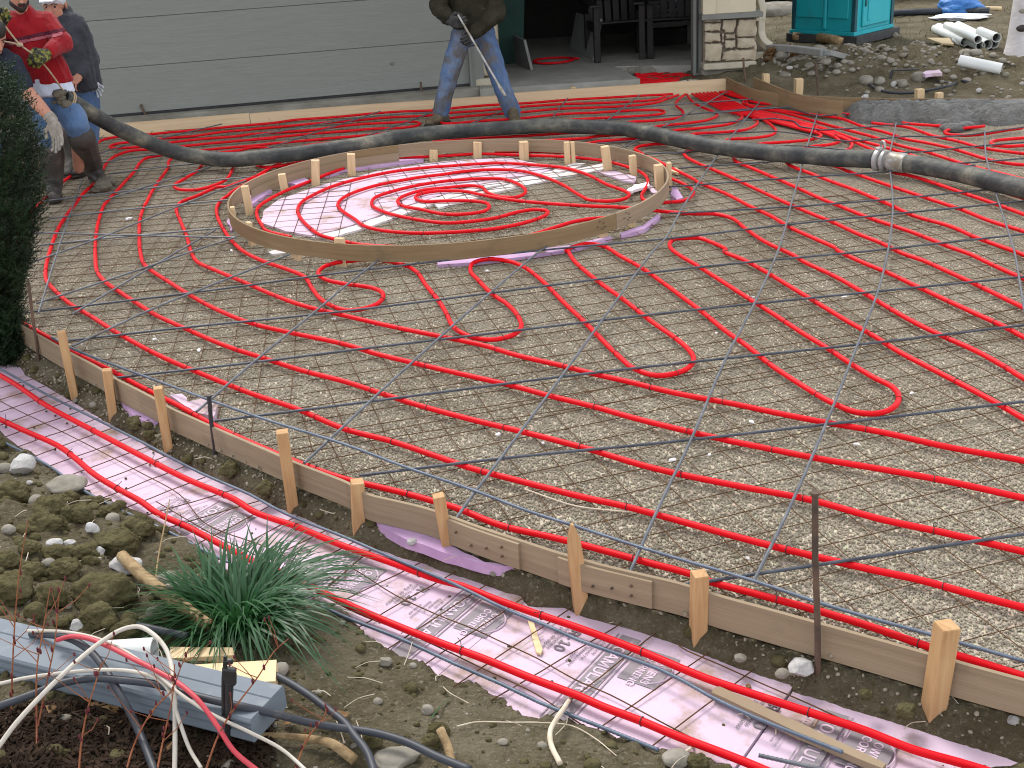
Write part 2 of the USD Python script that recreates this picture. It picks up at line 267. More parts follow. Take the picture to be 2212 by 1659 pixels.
M['tarp'] = look('blue_tarp', c2((.03, .12, .36), (.05, .20, .5)), (9, 9, 9), 4, .5, .4)
M['orange'] = look('orange_flag', c2((.75, .10, .01), (.8, .14, .02)), (9, 9, 9), 2, .6, .3)
M['rope'] = look('tan_rope', c2((.36, .27, .17), (.48, .38, .26)), (60, 60, 60), 3, .9, .1)
M['skin'] = look('skin', c2((.36, .165, .105), (.43, .21, .14)), (9, 9, 9), 4, .55, .35, extra={'subsurface_weight': .08})
M['hair'] = look('black_hair', c2((.010, .008, .007), (.022, .018, .015)), (60, 60, 12), 3, .5, .4)
M['denim'] = look('blue_denim', [(.25, (.045, .08, .16)), (.5, (.08, .145, .27)), (.75, (.14, .22, .36))], (5, 5, 3), 6, .85, .15, ((16, 16, 9), .5, .03), sheen=.1)
M['denim_worn'] = look('worn_muddy_denim', [(.25, (.04, .07, .14)), (.5, (.085, .14, .255)), (.75, (.19, .25, .36))], (5, 5, 3), 6, .85, .15, ((16, 16, 9), .5, .03), dirt=((.115, .105, .09), 5.0, .48, .64))
M['sweater'] = look('red_knit', c2((.22, .006, .010), (.29, .010, .016)), (12, 12, 12), 5, .9, .1, ((130, 130, 60), .6, .01), sheen=.15)
M['stripe'] = look('dark_stripe', c2((.05, .010, .018), (.10, .02, .03)), (20, 20, 20), 3, .9, .1)
M['stripe_pale'] = look('pale_stripe', c2((.28, .07, .09), (.34, .10, .12)), (20, 20, 20), 3, .9, .1)
M['hoodie'] = look('charcoal_fleece', c2((.03, .032, .039), (.052, .055, .064)), (10, 10, 10), 5, .95, .1, ((18, 18, 12), .5, .03), sheen=.15)
M['navy'] = look('navy_shirt', c2((.016, .020, .032), (.030, .035, .050)), (8, 8, 8), 5, .9, .1, ((18, 18, 12), .5, .03))
M['olive'] = look('dark_olive_jacket', c2((.017, .016, .010), (.034, .031, .020)), (9, 9, 9), 6, .9, .12, ((15, 15, 10), .6, .035), dirt=((.12, .115, .09), 14, .64, .74))
M['shirt_white'] = look('pale_blue_undershirt', c2((.50, .56, .70), (.60, .65, .76)), (8, 8, 8), 4, .85, .15, ((20, 20, 12), .5, .03))
M['rubber_boot'] = look('muddy_rubber_boot', [(.3, (.022, .018, .016)), (.55, (.05, .042, .036)), (.75, (.12, .105, .085))], (7, 7, 7), 7, .55, .4, ((20, 20, 20), .5, .015))
M['work_boot'] = look('muddy_leather_boot', [(.3, (.055, .038, .024)), (.7, (.17, .135, .085))], (12, 12, 12), 6, .8, .25, ((50, 50, 50), .6, .008))
M['sole'] = look('dark_sole', c2((.02, .017, .014), (.05, .043, .035)), (20, 20, 20), 3, .8, .2)
M['cap'] = look('white_cap', c2((.52, .55, .58), (.60, .62, .65)), (9, 9, 9), 3, .8, .2)
M['glove_dark'] = look('dark_work_glove', c2((.020, .020, .021), (.05, .05, .048)), (22, 22, 22), 4, .8, .25)
M['glove_grey'] = look('muddy_grey_glove', c2((.20, .18, .155), (.32, .29, .25)), (22, 22, 22), 5, .85, .2)
M['glove_yellow'] = look('yellow_black_glove', [(.46, (.012, .013, .010)), (.58, (.17, .165, .03)), (.75, (.22, .21, .04))], (32, 32, 32), 3, .7, .3)
M['glove_pale'] = look('white_glove', c2((.42, .46, .48), (.52, .56, .58)), (22, 22, 22), 3, .8, .2)
M['eye'] = look('dark_eye', c2((.012, .010, .009), (.02, .016, .014)), (20, 20, 20), 2, .3, .5)
M['mud'] = look('wet_mud', c2((.10, .088, .062), (.17, .15, .11)), (22, 22, 22), 6, .6, .4, ((60, 60, 60), .8, .015))
M['leaf'] = look('dead_leaf', c2((.16, .085, .035), (.34, .20, .09)), (20, 20, 20), 4, .8, .2, island=.35)
M['brush'] = look('dark_brush', c2((.02, .022, .010), (.06, .055, .025)), (8, 8, 8), 4, .8, .2, island=.5)
rng = np.random.default_rng(7)
# ------------------------------------------------------------------ plan of the slab
FRONT = path(.09, 'R4', (75, 440), (240, 535), (370, 610), (450, 655), (660, 765), (730, 815), (990, 945), (1080, 1000), (1340, 1115), (1780, 1300), (1880, 1345), (2212, 1470), 'R8', (140, -115), (560, -12), (680, 35), (840, 95), (1430, 290), (1520, 320), (2212, 485),
             'R9', (190, 530), (880, 720), (1620, 925), (1770, 970), (2212, 1085))
e_ = FRONT[-1] - FRONT[-4]; e_ /= np.linalg.norm(e_)
FRONT = np.vstack([FRONT, FRONT[-1] + e_ * 1.2])[:, :2]
LEFT = np.array([[-4.12, 11.62], [-4.0, 10.6], [-3.86, 9.6], [-3.62, 8.6], [-3.32, 7.5], [-2.95, 6.65]])
BACK = np.array([W('R1', 620, 880)[:2], W('R1', 2212, 750)[:2], W('R2', 2212, 600)[:2], W('R3', 300, 585)[:2]])
RIGHT = path(.14, 'R3', (306, 522), (480, 570), (640, 596), (890, 616), (1300, 629), (1650, 631), (2212, 630))[:, :2]
RIGHT[0] = BACK[-1]
r2 = RIGHT[-1] - RIGHT[-2]; r2 /= np.linalg.norm(r2)
SLAB = Polygon(np.vstack([LEFT, FRONT, [[5.5, 2.2], [9.0, 7.0]], [RIGHT[-1] + r2 * 2.5], RIGHT[::-1], BACK[::-1][1:]])).buffer(0)
FRONTL = LineString(np.vstack([[-2.95, 6.65], FRONT]))
# foam strip outside the front form
ZF = -.10
FUP = path(ZF, 'R4', (-250, 560), (40, 700), (130, 740), (160, 790), (290, 860), (600, 1040), (750, 1120), (1000, 1285), (1280, 1400), (1480, 1505), (1700, 1600), 'R8', (0, 150), (150, 210), (380, 290), (620, 370), (830, 430), (1050, 505), (1170, 530), (1182, 610), (1420, 592), (1560, 660), (1870, 740), (2212, 862), 'R9', (170, 905), (730, 1110), (742, 1150), (1000, 1215), (1500, 1370), (2212, 1600), (2700, 1760))[:, :2]
FLO = path(ZF, 'R4', (-250, 1060), (0, 1200), (200, 1320), (330, 1420), (500, 1520), 'R7', (780, 0), (1000, 90), (1150, 180), (1300, 290), (1500, 420), (1800, 560), 'R8', (0, 690), (150, 850), (300, 930), (430, 980), (540, 1040), (590, 1090), (800, 1110), (900, 1160), (1000, 1210), (1080, 1300), (1130, 1350), (1350, 1360), (1500, 1400), (1850, 1510), (2212, 1600), 'R9', (380, 1700), (900, 1950))[:, :2]
FOAM = Polygon(np.vstack([FUP, FLO[::-1]])).buffer(0)
FLOL = LineString(FLO)

near_ = FLO[np.argsort(FLO[:, 0])]
def fade(d, a, b): return np.clip((d - a) / (b - a), 0, 1)
def ground_z(x, y):
    P = shapely.points(x, y)
    ins = shapely.contains(SLAB, P); ds = shapely.distance(SLAB, P); df = shapely.distance(FOAM, P); dlo = shapely.distance(FLOL, P)
    p3 = np.c_[x, y, np.zeros_like(x)]
    n1 = meshkit.fbm(p3 * 2.2, 4, 3) - .5; n2 = meshkit.fbm(p3 * 9, 4, 9) - .5; n3 = meshkit.fbm(p3 * 26, 4, 5) - .5
    front = (y < 7.2) & (x < 3.5)
    below = y < np.interp(x, near_[:, 0], near_[:, 1])
    z = -.01 + .05 * n1 + .02 * n2
    zt = -.03 - .115 * fade(ds, 0, .14) + (.03 * n2 + .035 * n3) * fade(ds, -.02, .04)                                  # trench between board and foam
    leftness = fade(-x, .6, 1.9)
    zs = -.085 + .07 * fade(dlo, .0, .35) + (.05 + .10 * leftness) * fade(dlo, .1, .7) + (.05 + .07 * leftness) * n1 + (.04 + .03 * leftness) * n2 + .035 * n3
    zz = np.where(below, zs, zt); din = shapely.distance(FOAM.boundary, P); zz = np.where(df <= .0, np.where(below & (dlo < .3), zs, zt) + (ZF - .075 - np.where(below & (dlo < .3), zs, zt)) * fade(din, .0, .06), zz); zz = np.where((df <= 0) & (dlo < .3), np.maximum(ZF - .075, ZF + .03 - .105 * fade(din, .0, .05) + .05 * n2 * fade(-din, -.08, 0)), zz)
    z = np.where(front, zz, z)
    # rubble heap beyond the right form, bank at the back
    for cx, cy, rx, ry, h in ((3.5, 12.7, 1.2, .75, .20), (4.55, 12.1, 1.0, .6, .16), (3.2, 13.9, .9, .8, .06), (5.6, 11.5, 1.0, .5, .08)):
        z = z + h * np.exp(-((x - cx) / rx) ** 2 - ((y - cy) / ry) ** 2) * (1 + 1.2 * n2)
    z = z + .055 * (y - 17).clip(0, 40) * fade(x, 3, 7) * (1 + .6 * n1) + fade(y, 11, 13) * .04 * n2
    z = np.where(ins, -.028 - .04 * fade(shapely.distance(SLAB.boundary, P), 0, .07), z)
    return z
xs = np.unique(np.round(np.r_[-70, -50, -35, -25, -18, -12, -9, -7, np.arange(-6, -3.6, .2), np.arange(-3.6, 2.3, .02), np.arange(2.3, 8, .07), np.arange(8, 16, .4), 18, 22, 28, 36, 50, 70], 4))
ys = np.unique(np.round(np.r_[-60, -40, -20, -10, -5, -2, 0, 1, np.arange(1.6, 6.6, .02), np.arange(6.6, 10.6, .15), np.arange(10.6, 18, .07), np.arange(18, 26, .2), 27, 29, 32, 36, 42, 50, 60, 75, 100], 4))
gx, gy = np.meshgrid(xs, ys, indexing='ij'); gz = ground_z(gx.ravel(), gy.ravel())
i, j = np.meshgrid(np.arange(len(xs) - 1), np.arange(len(ys) - 1), indexing='ij'); nn = len(ys)
f = np.stack([i * nn + j, (i + 1) * nn + j, (i + 1) * nn + j + 1, i * nn + j + 1], -1).reshape(-1, 4)
GV = np.c_[gx.ravel(), gy.ravel(), gz]
mesh('ground', (GV, f), M['soil'], kind='structure', smooth=True)
from scipy.interpolate import RegularGridInterpolator
GZ = RegularGridInterpolator((xs, ys), gz.reshape(len(xs), len(ys)), bounds_error=False, fill_value=0)
def gz_at(x, y): return float(GZ([[x, y]])[0])
def onground(k, x, y, z=-.05):
    for _ in range(4):
        p = W(k, x, y, z); z = gz_at(p[0], p[1])
    return W(k, x, y, z)

# ------------------------------------------------------------------ gravel bed
BED = SLAB.buffer(.006)
bx = np.arange(-4.3, 5.6, .036); by = np.arange(2.0, 12.3, .036)
gx, gy = np.meshgrid(bx, by, indexing='ij'); nb = len(by)
i, j = np.meshgrid(np.arange(len(bx) - 1), np.arange(nb - 1), indexing='ij')
okc = shapely.contains(BED, shapely.points(gx, gy)); cen = (okc[:-1, :-1] & okc[1:, :-1] & okc[:-1, 1:] & okc[1:, 1:]).ravel()
f = np.stack([i * nb + j, (i + 1) * nb + j, (i + 1) * nb + j + 1, i * nb + j + 1], -1).reshape(-1, 4)[cen]
def bed_z(x, y): return -.006 + .007 * (meshkit.fbm(np.c_[x, y, 0 * x] * 1.3, 2, 2) - .5)
BV = np.c_[gx.ravel(), gy.ravel(), bed_z(gx.ravel(), gy.ravel())]
bm = trimesh.Trimesh(BV, np.vstack([f[:, [0, 1, 2]], f[:, [0, 2, 3]]]), process=False); bm.remove_unreferenced_vertices()
mesh('gravel_bed', bm, M['gravel'], kind='structure', smooth=True)
ico = trimesh.creation.icosphere(subdivisions=0)
def pebbles(n, size, seed):
    r = np.random.default_rng(seed); V, Fc = [], []
    for k in range(n):
        R = trimesh.transformations.random_rotation_matrix(r.random(3))[:3, :3]
        s = r.lognormal(0, .26) * .0042
        v = (ico.vertices * np.array([1.25, .95, .7]) * s) @ R.T; v = v + [r.random() * size, r.random() * size, s * .35 + r.random() * .0055]
        V.append(v); Fc.append(ico.faces + 12 * k)
    return trimesh.Trimesh(np.vstack(V), np.vstack(Fc), process=False)
PI_ = UsdGeom.PointInstancer.Define(stage, pth('gravel_stones'))
tag(PI_, 'loose tan pea gravel stones spread over the whole slab bed', 'gravel', kind='stuff')
big, small = .25, .0625
for nme, n, s, seed in (('patch', 950, big, 1), ('patch_b', 950, big, 2), ('bit', 60, small, 3), ('bit_b', 60, small, 4)):
    usdkit.mesh(stage, f'{PI_.GetPath()}/{nme}', pebbles(n, s, seed), M['pebble'], smooth=True)
PI_.CreatePrototypesRel().SetTargets([f'{PI_.GetPath()}/{k}' for k in ('patch', 'patch_b', 'bit', 'bit_b')])
pos, idx, ori = [], [], []
def put(cx, cy, s, a):
    k = int(rng.integers(4)); th = k * math.pi / 2; c, sn = math.cos(th), math.sin(th); o = np.array([[c, -sn], [sn, c]]) @ [s / 2, s / 2]
    pos.append((cx - o[0], cy - o[1], float(bed_z(np.array([cx]), np.array([cy]))[0]) - .001)); idx.append(a + int(rng.integers(2))); ori.append(Gf.Quath(math.cos(th / 2), 0, 0, math.sin(th / 2)))
cb = BED.buffer(.02)
for x0 in np.arange(-4.4, 5.0, big):
    for y0 in np.arange(2.2, 12.25, big):
        q = shapely.box(x0, y0, x0 + big, y0 + big)
        if not cb.intersects(q): continue
        if x0 > 1.6 + .36 * (y0 - 2.2) + .6: continue
        if cb.contains(q): put(x0 + big / 2, y0 + big / 2, big, 0)
        else:
            for a in range(4):
                for b in range(4):
                    X, Y = x0 + a * small, y0 + b * small
                    if cb.contains(shapely.box(X, Y, X + small, Y + small)): put(X + small / 2, Y + small / 2, small, 2)
PI_.CreatePositionsAttr(Vt.Vec3fArray([Gf.Vec3f(*map(float, p)) for p in pos])); PI_.CreateProtoIndicesAttr(Vt.IntArray(idx)); PI_.CreateOrientationsAttr(Vt.QuathArray(ori))

# gravel that has spilled under and over the front form into the trench
rs = np.random.default_rng(17); n_ = 60000; px_, py_ = rs.uniform(-3.0, 2.2, n_), rs.uniform(2.0, 6.6, n_); pt_ = shapely.points(px_, py_); d_ = shapely.distance(SLAB, pt_)
ok = (d_ > .002) & ~shapely.contains(FOAM, pt_) & (d_ < .5) & (rs.random(n_) < np.where(px_ < -.9, np.exp(-(d_ / .22) ** 2), .55 * np.exp(-d_ / .07) + .06)) & (py_ > np.interp(px_, near_[:, 0], near_[:, 1]))
px_, py_ = px_[ok], py_[ok]; n_ = len(px_); sc__ = rs.lognormal(0, .3, n_) * .0046; R_ = np.linalg.qr(rs.normal(size=(n_, 3, 3)))[0]
vv = np.einsum('nij,nkj->nki', R_, ico.vertices[None] * np.array([1.25, .95, .7]) * sc__[:, None, None]) + np.c_[px_, py_, GZ(np.c_[px_, py_]) + sc__ * .4][:, None]
mesh('spilled_gravel', trimesh.Trimesh(vv.reshape(-1, 3), (ico.faces[None] + 12 * np.arange(n_)[:, None, None]).reshape(-1, 3), process=False), M['pebble'], None, 'tan gravel spilled under the front form into the trench', 'gravel', kind='stuff', smooth=True)

# ------------------------------------------------------------------ form boards
def nails(parent, pts, n, r=.004):
    ms = []
    for p in pts: ms.append(tube(np.array([p, np.asarray(p) + np.asarray(n) * .012]), r, 5))
    mesh('nail', cat(ms), M['dark_rust'], parent, kind='stuff')
fl = LineString(FRONT); t0 = thing('front_form', 'long tan form board curving along the front edge of the gravel', 'form board')
cuts = [0, fl.project(Point(W('R8', 855, 200, .04)[:2])), fl.project(Point(W('R8', 1660, 440, .04)[:2])), fl.length]
for a, b in zip(cuts[:-1], cuts[1:]):
    s = np.linspace(a, b, max(4, int((b - a) / .12))); ln = np.array([fl.interpolate(q).coords[0] for q in s])
    zw = .012 * np.sin(s * 1.7)
    mesh('board', ribbon(ln, -.018 + zw * 0, .09 + zw * .3, .013, .05), M['bender'], t0)
for q in cuts[1:3]:                                                  # lapped board ends, nailed
    s = np.linspace(q - .16, q + .17, 6); ln = np.array([fl.parallel_offset(.014, 'right').interpolate(v).coords[0] for v in s]) if False else np.array([fl.interpolate(v).coords[0] for v in s])
    tn = ln[-1] - ln[0]; tn /= np.linalg.norm(tn); nr = np.array([tn[1], -tn[0]])
    mesh('splice_board', ribbon(ln + nr * .0125, -.012, .084, .011, .05), M['bender'], t0)
    nails(t0, [np.r_[ln[i] + nr * .016, z] for i, z in ((1, .05), (2, .02), (4, .055), (3, .03), (4, .02))], np.r_[nr, 0])
# back form of new boards
bl = LineString(BACK); t0 = thing('back_form', 'straight new pine form board along the house side of the gravel', 'form board')
bc = [0, bl.project(Point(W('Z1', 1085, 95, .05)[:2])), bl.project(Point(W('R2', 1000, 640, .05)[:2])), bl.length]
for a, b in zip(bc[:-1], bc[1:]):
    s = np.linspace(a + .003, b - .003, 8); mesh('board', ribbon(np.array([bl.interpolate(q).coords[0] for q in s]), -.01, .115 + rng.normal(0, .003), .038, .2), M['new_board'], t0)
t0 = thing('left_form', 'weathered form board behind the muddy boots at the left slab edge', 'form board')
mesh('board', ribbon(LEFT[:4], -.02, .13, .038, .2), M['bender'], t0); mesh('board', ribbon(np.vstack([LEFT[3:], FRONT[:1]]), -.02, .1, .013, .2), M['bender'], t0)
t0 = thing('right_form', 'thin bent form board curving away beside the wet concrete', 'form board')
mesh('board', ribbon(RIGHT, -.01, .14, .014, .08), M['bender_dark'], t0)
b2 = path(.20, 'R3', (480, 497), (560, 525), (640, 552), (760, 585), (890, 607), (1050, 622))[:, :2]
t0 = thing('outer_form', 'second bent form board standing just behind the right form', 'form board')
mesh('board', ribbon(b2, .0, np.linspace(.205, .16, len(b2)), .014, .08), M['bender_dark'], t0)

# ------------------------------------------------------------------ round tree-well form
RP = path(.148, 'V', (501, 440), (745, 524), (947, 526), (1150, 505), (1318, 465), (1446, 387), (863, 317), (1038, 300), (1244, 303), (1318, 318), (1419, 350), (674, 340), (573, 374), (526, 401), (502, 448), (526, 489), (600, 512))[:, :2]
def circ_fit(p):
    a = np.c_[2 * p, np.ones(len(p))]; s = np.linalg.lstsq(a, (p ** 2).sum(1), rcond=None)[0]; return s[:2], math.sqrt(s[2] + s[:2] @ s[:2])
RC, RR = circ_fit(RP)
th = np.arctan2(*(RP - RC).T[::-1]); rad = np.linalg.norm(RP - RC, axis=1)
bas = lambda t: np.c_[np.ones_like(t), np.cos(t), np.sin(t), np.cos(2 * t), np.sin(2 * t), .6 * np.cos(3 * t), .6 * np.sin(3 * t)]
cf = np.linalg.lstsq(np.vstack([bas(th), .6 * np.eye(7)[1:]]), np.r_[rad, np.zeros(6)], rcond=None)[0]
def ring(t, o=0.0):
    t = np.atleast_1d(t).astype(float); r = bas(t) @ cf + o; return RC + np.c_[np.cos(t), np.sin(t)] * r[:, None]
def rang(k, x, y, z=.148): p = W(k, x, y, z)[:2] - RC; return math.atan2(p[1], p[0])
t0 = thing('round_form', 'round tan board ring around the tree well in the slab', 'form board')
ra = [rang('Z8', 885, 385), rang('Z7', 880, 45), rang('Z7', 660, 75), rang('Z7', 315, 140), rang('Z7', 40, 300)]
ra = [a if a > -math.pi / 2 - .9 else a + 2 * math.pi for a in ra]
front_a = [ra[4], ra[0] + 2 * math.pi]
def arc(a, b, o=0): return ring(np.linspace(a, b, max(5, int(abs(b - a) * 14))), o)
mesh('board', ribbon(arc(ra[0] + .002, ra[1] - .002), .048, .148, .012, .06), M['bender'], t0, label='pale back board of the ring')
mesh('board', ribbon(arc(ra[1], ra[2]), .048, .148, .012, .06), M['bender_dark'], t0, label='short dark board of the ring')
mesh('board', ribbon(arc(ra[2], ra[3] + .002), .048, .149, .012, .06), M['bender'], t0)
mesh('board', ribbon(arc(ra[3], ra[4] - .002), .048, .148, .012, .06), M['bender'], t0)
mesh('board', ribbon(arc(front_a[0], front_a[1] - .002), .048, .148, .012, .06), M['bender_dark'], t0, label='weathered brown front board of the ring')
for q in ((.06), (-.10)):
    a = ra[0] + q; p = ring(a, .008)[0]; n = p - RC; n /= np.linalg.norm(n); tn = np.array([-n[1], n[0]])
    nails(t0, [np.r_[p + tn * dx, z] for dx, z in ((0, .13), (.03, .115), (-.02, .10), (.02, .08), (0.04, .09))], np.r_[n, .3], .003)
mesh('inner_strip', ribbon(arc(ra[1], ra[4] - .3, -.014), .01, .09, .008, .06), M['bender'], t0)

# ------------------------------------------------------------------ stakes
def stake(k, b, t, w, zb, label, mat='stake', group=None, depth=None, point=False, rot=.22, tip=False, name='wooden_stake'):
    B = W(k, *b, zb); T = A(k, *t, B[1]); d = T - B; L = np.linalg.norm(d); az = d / L
    dp = depth or w; c, s = math.cos(rot), math.sin(rot); ax = np.array([c, s, 0]); ax -= az * (ax @ az); ax /= np.linalg.norm(ax); ay = np.cross(az, ax)
    lo = -.06; pts = []
    prof = [(lo, .5), (0, .98)] if tip else [(lo, .9), (0, 1)]
    prof += [(L * .55, 1), (L - .003, 1), (L, .95)] if not point else [(L * .62, 1), (L * .86, .78), (L, .16)]
    V, F_ = [], []
    for z, s_ in prof:
        for sx, sy in ((-1, -1), (-.86, -1.06), (.86, -1.06), (1, -1), (1, 1), (-1, 1)):
            V.append(B + az * z + ax * sx * w / 2 * s_ + ay * sy * dp / 2 * (s_ if not point else max(s_, .5)))
    n = 6
    for r in range(len(prof) - 1):
        for q in range(n): a, b2_ = r * n + q, r * n + (q + 1) % n; F_ += [[a, b2_, b2_ + n], [a, b2_ + n, a + n]]
    o = (len(prof) - 1) * n; F_ += [[o, o + q, o + q + 1] for q in range(1, n - 1)] + [[0, q + 1, q] for q in range(1, n - 1)]
    m = trimesh.Trimesh(V, F_, process=False); m.fix_normals()
    return mesh(name, m, M[mat], None, label, 'stake', group, smooth=20)
ZT = -.125
for b, t, w, kk, lb, kw in (
    ((490, 975), (392, 515), .036, 'R4', 'leaning wooden stake nearest the shrub on the front form', {}),
    ((735, 1115), (685, 760), .04, 'R4', 'pale topped wooden stake, second from the shrub on the front form', {}),
    ((1092, 1325), (1012, 875), .038, 'R4', 'tall slim wooden stake beside the black steel pin', {}),
    ((1885, 1700), (1808, 1155), .044, 'R4', 'yellow brown wooden stake with a cut corner, left of the lettered foam', dict(rot=.2)),
    ((90, 195), (78, -190), .046, 'R8', 'flat pale topped stake standing above the first lettered foam block', dict(rot=.2)),
    ((685, 375), (598, -100), .04, 'R8', 'orange wooden stake with a round knot at the board splice', dict(rot=.18)),
    ((1520, 690), (1455, 85), .046, 'R8', 'sharply pointed orange wooden stake driven upside down', dict(point=True, depth=.03, rot=.2)),
    ((120, 905), (133, 400), .044, 'R9', 'square pale topped stake in the middle of the right hand form', dict(rot=.18)),
    ((1610, 1395), (1720, 730), .05, 'R9', 'thick wooden stake with a nail hole at the bottom right corner', dict(tip=True, rot=.2))):
    stake(kk, b, t, w, ZT, lb, **kw)
def pin(k, b, t, r, zb, label, mat='dark_rust', top=None, group=None):
    B = W(k, *b, zb); T = A(k, *t, B[1]); d = (T - B) / np.linalg.norm(T - B)
    x = thing('steel_pin', label, 'steel pin', group)
    mesh('shaft', tube(np.array([B - d * .06, B + (T - B) * .35 + [.002, 0, 0], B + (T - B) * .7 - [.002, 0, 0], T]), r, 10), M[mat], x)
    mesh('head', tube(np.array([T - d * .004, T + d * .004]), r * (top or 1.15), 10), M[mat], x)
pin('R4', (258, 795), (185, 212), .0075, ZT, 'rusty steel pin in front of the shrub at the left end of the front form')
pin('R4', (1390, 1425), (1340, 930), .009, ZT, 'black steel pin with a flat head at the front form', 'black_wire', 1.25)
pin('R9', (890, 1170), (873, -112), .0092, ZT, 'tall rusty steel pin between the two right hand stakes', 'dark_rust', 1.35)
pin('R1', (962, 800), (903, 672), .011, .0, 'short leaning steel pin behind the back form near the grey hooded worker')
pin('R1', (1808, 715), (1778, 518), .011, .0, 'steel pin before the middle of the garage door')
pin('R2', (497, 648), (484, 528), .011, .0, 'steel pin left of the worker in the olive jacket')
pin('R3', (427, 550), (413, 375), .011, .02, 'rusty pin in front of the stone pillar')
pin('R3', (893, 610), (878, 405), .011, .0, 'rusty pin before the rubble heap behind the outer form')
for kk, b, t, w, zb, lb in (
    ('R2', (1460, 605), (1460, 556), .05, .03, 'small pine stake peeping over the back form before the porch slab'),
    ('R3', (557, 520), (557, 473), .06, .1, 'small pine stake right of the stone pillar'),
    ('R3', (766, 580), (768, 503), .07, .05, 'square pine stake behind the outer form board'),
    ('R3', (1541, 628), (1543, 570), .065, .08, 'bright pine stake behind the wet concrete'),
    ('R3', (1667, 630), (1668, 593), .055, .08, 'smallest pine stake behind the wet concrete, right of its taller twin')):
    stake(kk, b, t, w, zb, lb, 'pale_stake', rot=.1)
for n, (kk, b, t, w, lb) in enumerate((
    ('Z7', (122, 388), (95, 243), .05, 'tall ring stake at the left end inside the tree well'), ('Z7', (300, 275), (282, 182), .055, 'ring stake beside broken mauve foam in the tree well'),
    ('Z7', (455, 238), (452, 112), .062, 'ring stake right of the broken mauve foam'), ('Z7', (637, 190), (633, 80), .062, 'ring stake left of the short dark ring board'),
    ('Z7', (1050, 114), (1050, 60), .066, 'low ring stake at the left of the far ring board'), ('Z8', (160, 100), (160, 18), .066, 'ring stake in the middle of the far ring board'),
    ('Z8', (397, 110), (395, 18), .068, 'ring stake with a nail, right of the middle far stake'), ('Z8', (618, 135), (612, 20), .04, 'cracked left half of the doubled ring stake'),
    ('Z8', (648, 133), (641, 20), .03, 'right half of the doubled ring stake'), ('Z8', (822, 165), (806, 42), .058, 'ring stake with a bent nail at the right of the ring'),
    ('Z8', (952, 188), (945, 88), .048, 'narrow ring stake beside the paper litter'), ('Z8', (1085, 262), (1076, 135), .056, 'ring stake inside the rightmost end of the ring'))):
    stake(kk, b, t, w, .0, lb, 'pale_stake', rot=.12)
def ring_stake(a, o, w, z1, lb):
    p = ring(a, o)[0]; n = p - RC; n /= np.linalg.norm(n)
    mesh('wooden_stake', box((p[0], p[1], z1 / 2 - .03), (.03, w, z1 + .06), np.r_[n, 0], bev=.002), M['pale_stake'], None, lb, 'stake')
ring_stake(rang('Z8', 1118, 125, .19), .022, .05, .19, 'ring stake outside the rightmost end of the ring')
ring_stake(rang('Z7', 600, 487, .18), -.024, .06, .175, 'ring stake showing its top over the front ring board')
ring_stake(rang('Z7', 55, 345, .16), -.024, .045, .16, 'ring stake at the left end just inside the front board')
ring_stake(rang('Z7', 135, 425, .15), -.024, .05, .155, 'stub stake outside the left front of the ring')
ring_stake(rang('Z7', 335, 500, .15), -.024, .06, .12, 'stub stake under the left front ring board')
ring_stake(rang('Z8', 515, 490, .15), -.024, .06, .12, 'stub stake under the middle of the front ring board')
ring_stake(rang('Z8', 858, 405, .15), -.024, .05, .12, 'stub stake left of the nailed ring splice')
ring_stake(rang('Z8', 1000, 345, .15), -.024, .06, .12, 'stub stake right of the nailed ring splice')
# ------------------------------------------------------------------ red tubing
ZP = .031; RPX = .0120
def pex(label, pts, z=None, r=RPX, ties=True, seed=0, group=None, far=False):
    p = spline(pts, .035 if not far else .06); L = np.r_[0, np.cumsum(np.linalg.norm(np.diff(p, axis=0), axis=1))]
    rg = np.random.default_rng(int(abs(p[0, 0] * 1000 + p[0, 1] * 77)) + seed)
    p[:, 2] += .004 * (meshkit.noise(np.c_[L * 2.3, 0 * L + rg.random() * 50, 0 * L]) - .5)
    p[:, :2] += .006 * (np.c_[meshkit.noise(np.c_[L * 1.9, 0 * L + rg.random() * 90, 0 * L]), meshkit.noise(np.c_[L * 1.9, 0 * L + rg.random() * 90, 0 * L + 5])] - .5)
    x = thing('red_tube', label, 'heating tube', group)
    mesh('pipe', tube(p, r, 10 if not far else 7), M['pex'], x, smooth=True)
    if ties:
        ms = []; s = .12 + .25 * rg.random()
        t, a, b = frames(p)
        while s < L[-1] - .05:
            i = int(np.searchsorted(L, s)); c = p[min(i, len(p) - 1)]; aa, bb = a[min(i, len(p) - 1)], b[min(i, len(p) - 1)]
            an = np.linspace(0, 2 * np.pi, 11); lp = c + (r + .0016) * (np.cos(an)[:, None] * aa + np.sin(an)[:, None] * bb)
            ms.append(tube(lp + t[min(i, len(p) - 1)] * np.linspace(0, .006, 11)[:, None], .0014, 4))
            if rg.random() < .6:                                     # twisted wire ends
                e = c + bb * (r + .002); k = rg.normal(size=3) * [.014, .014, .004] + [0, 0, .016 * rg.random() + .006]
                ms.append(tube(np.array([e, e + k * .6, e + k + rg.normal(size=3) * .006]), .0013, 4))
            s += .33 + .3 * rg.random()
        if ms: mesh('tie_wire', cat(ms), M['black_wire'], x, kind='stuff')
    return p
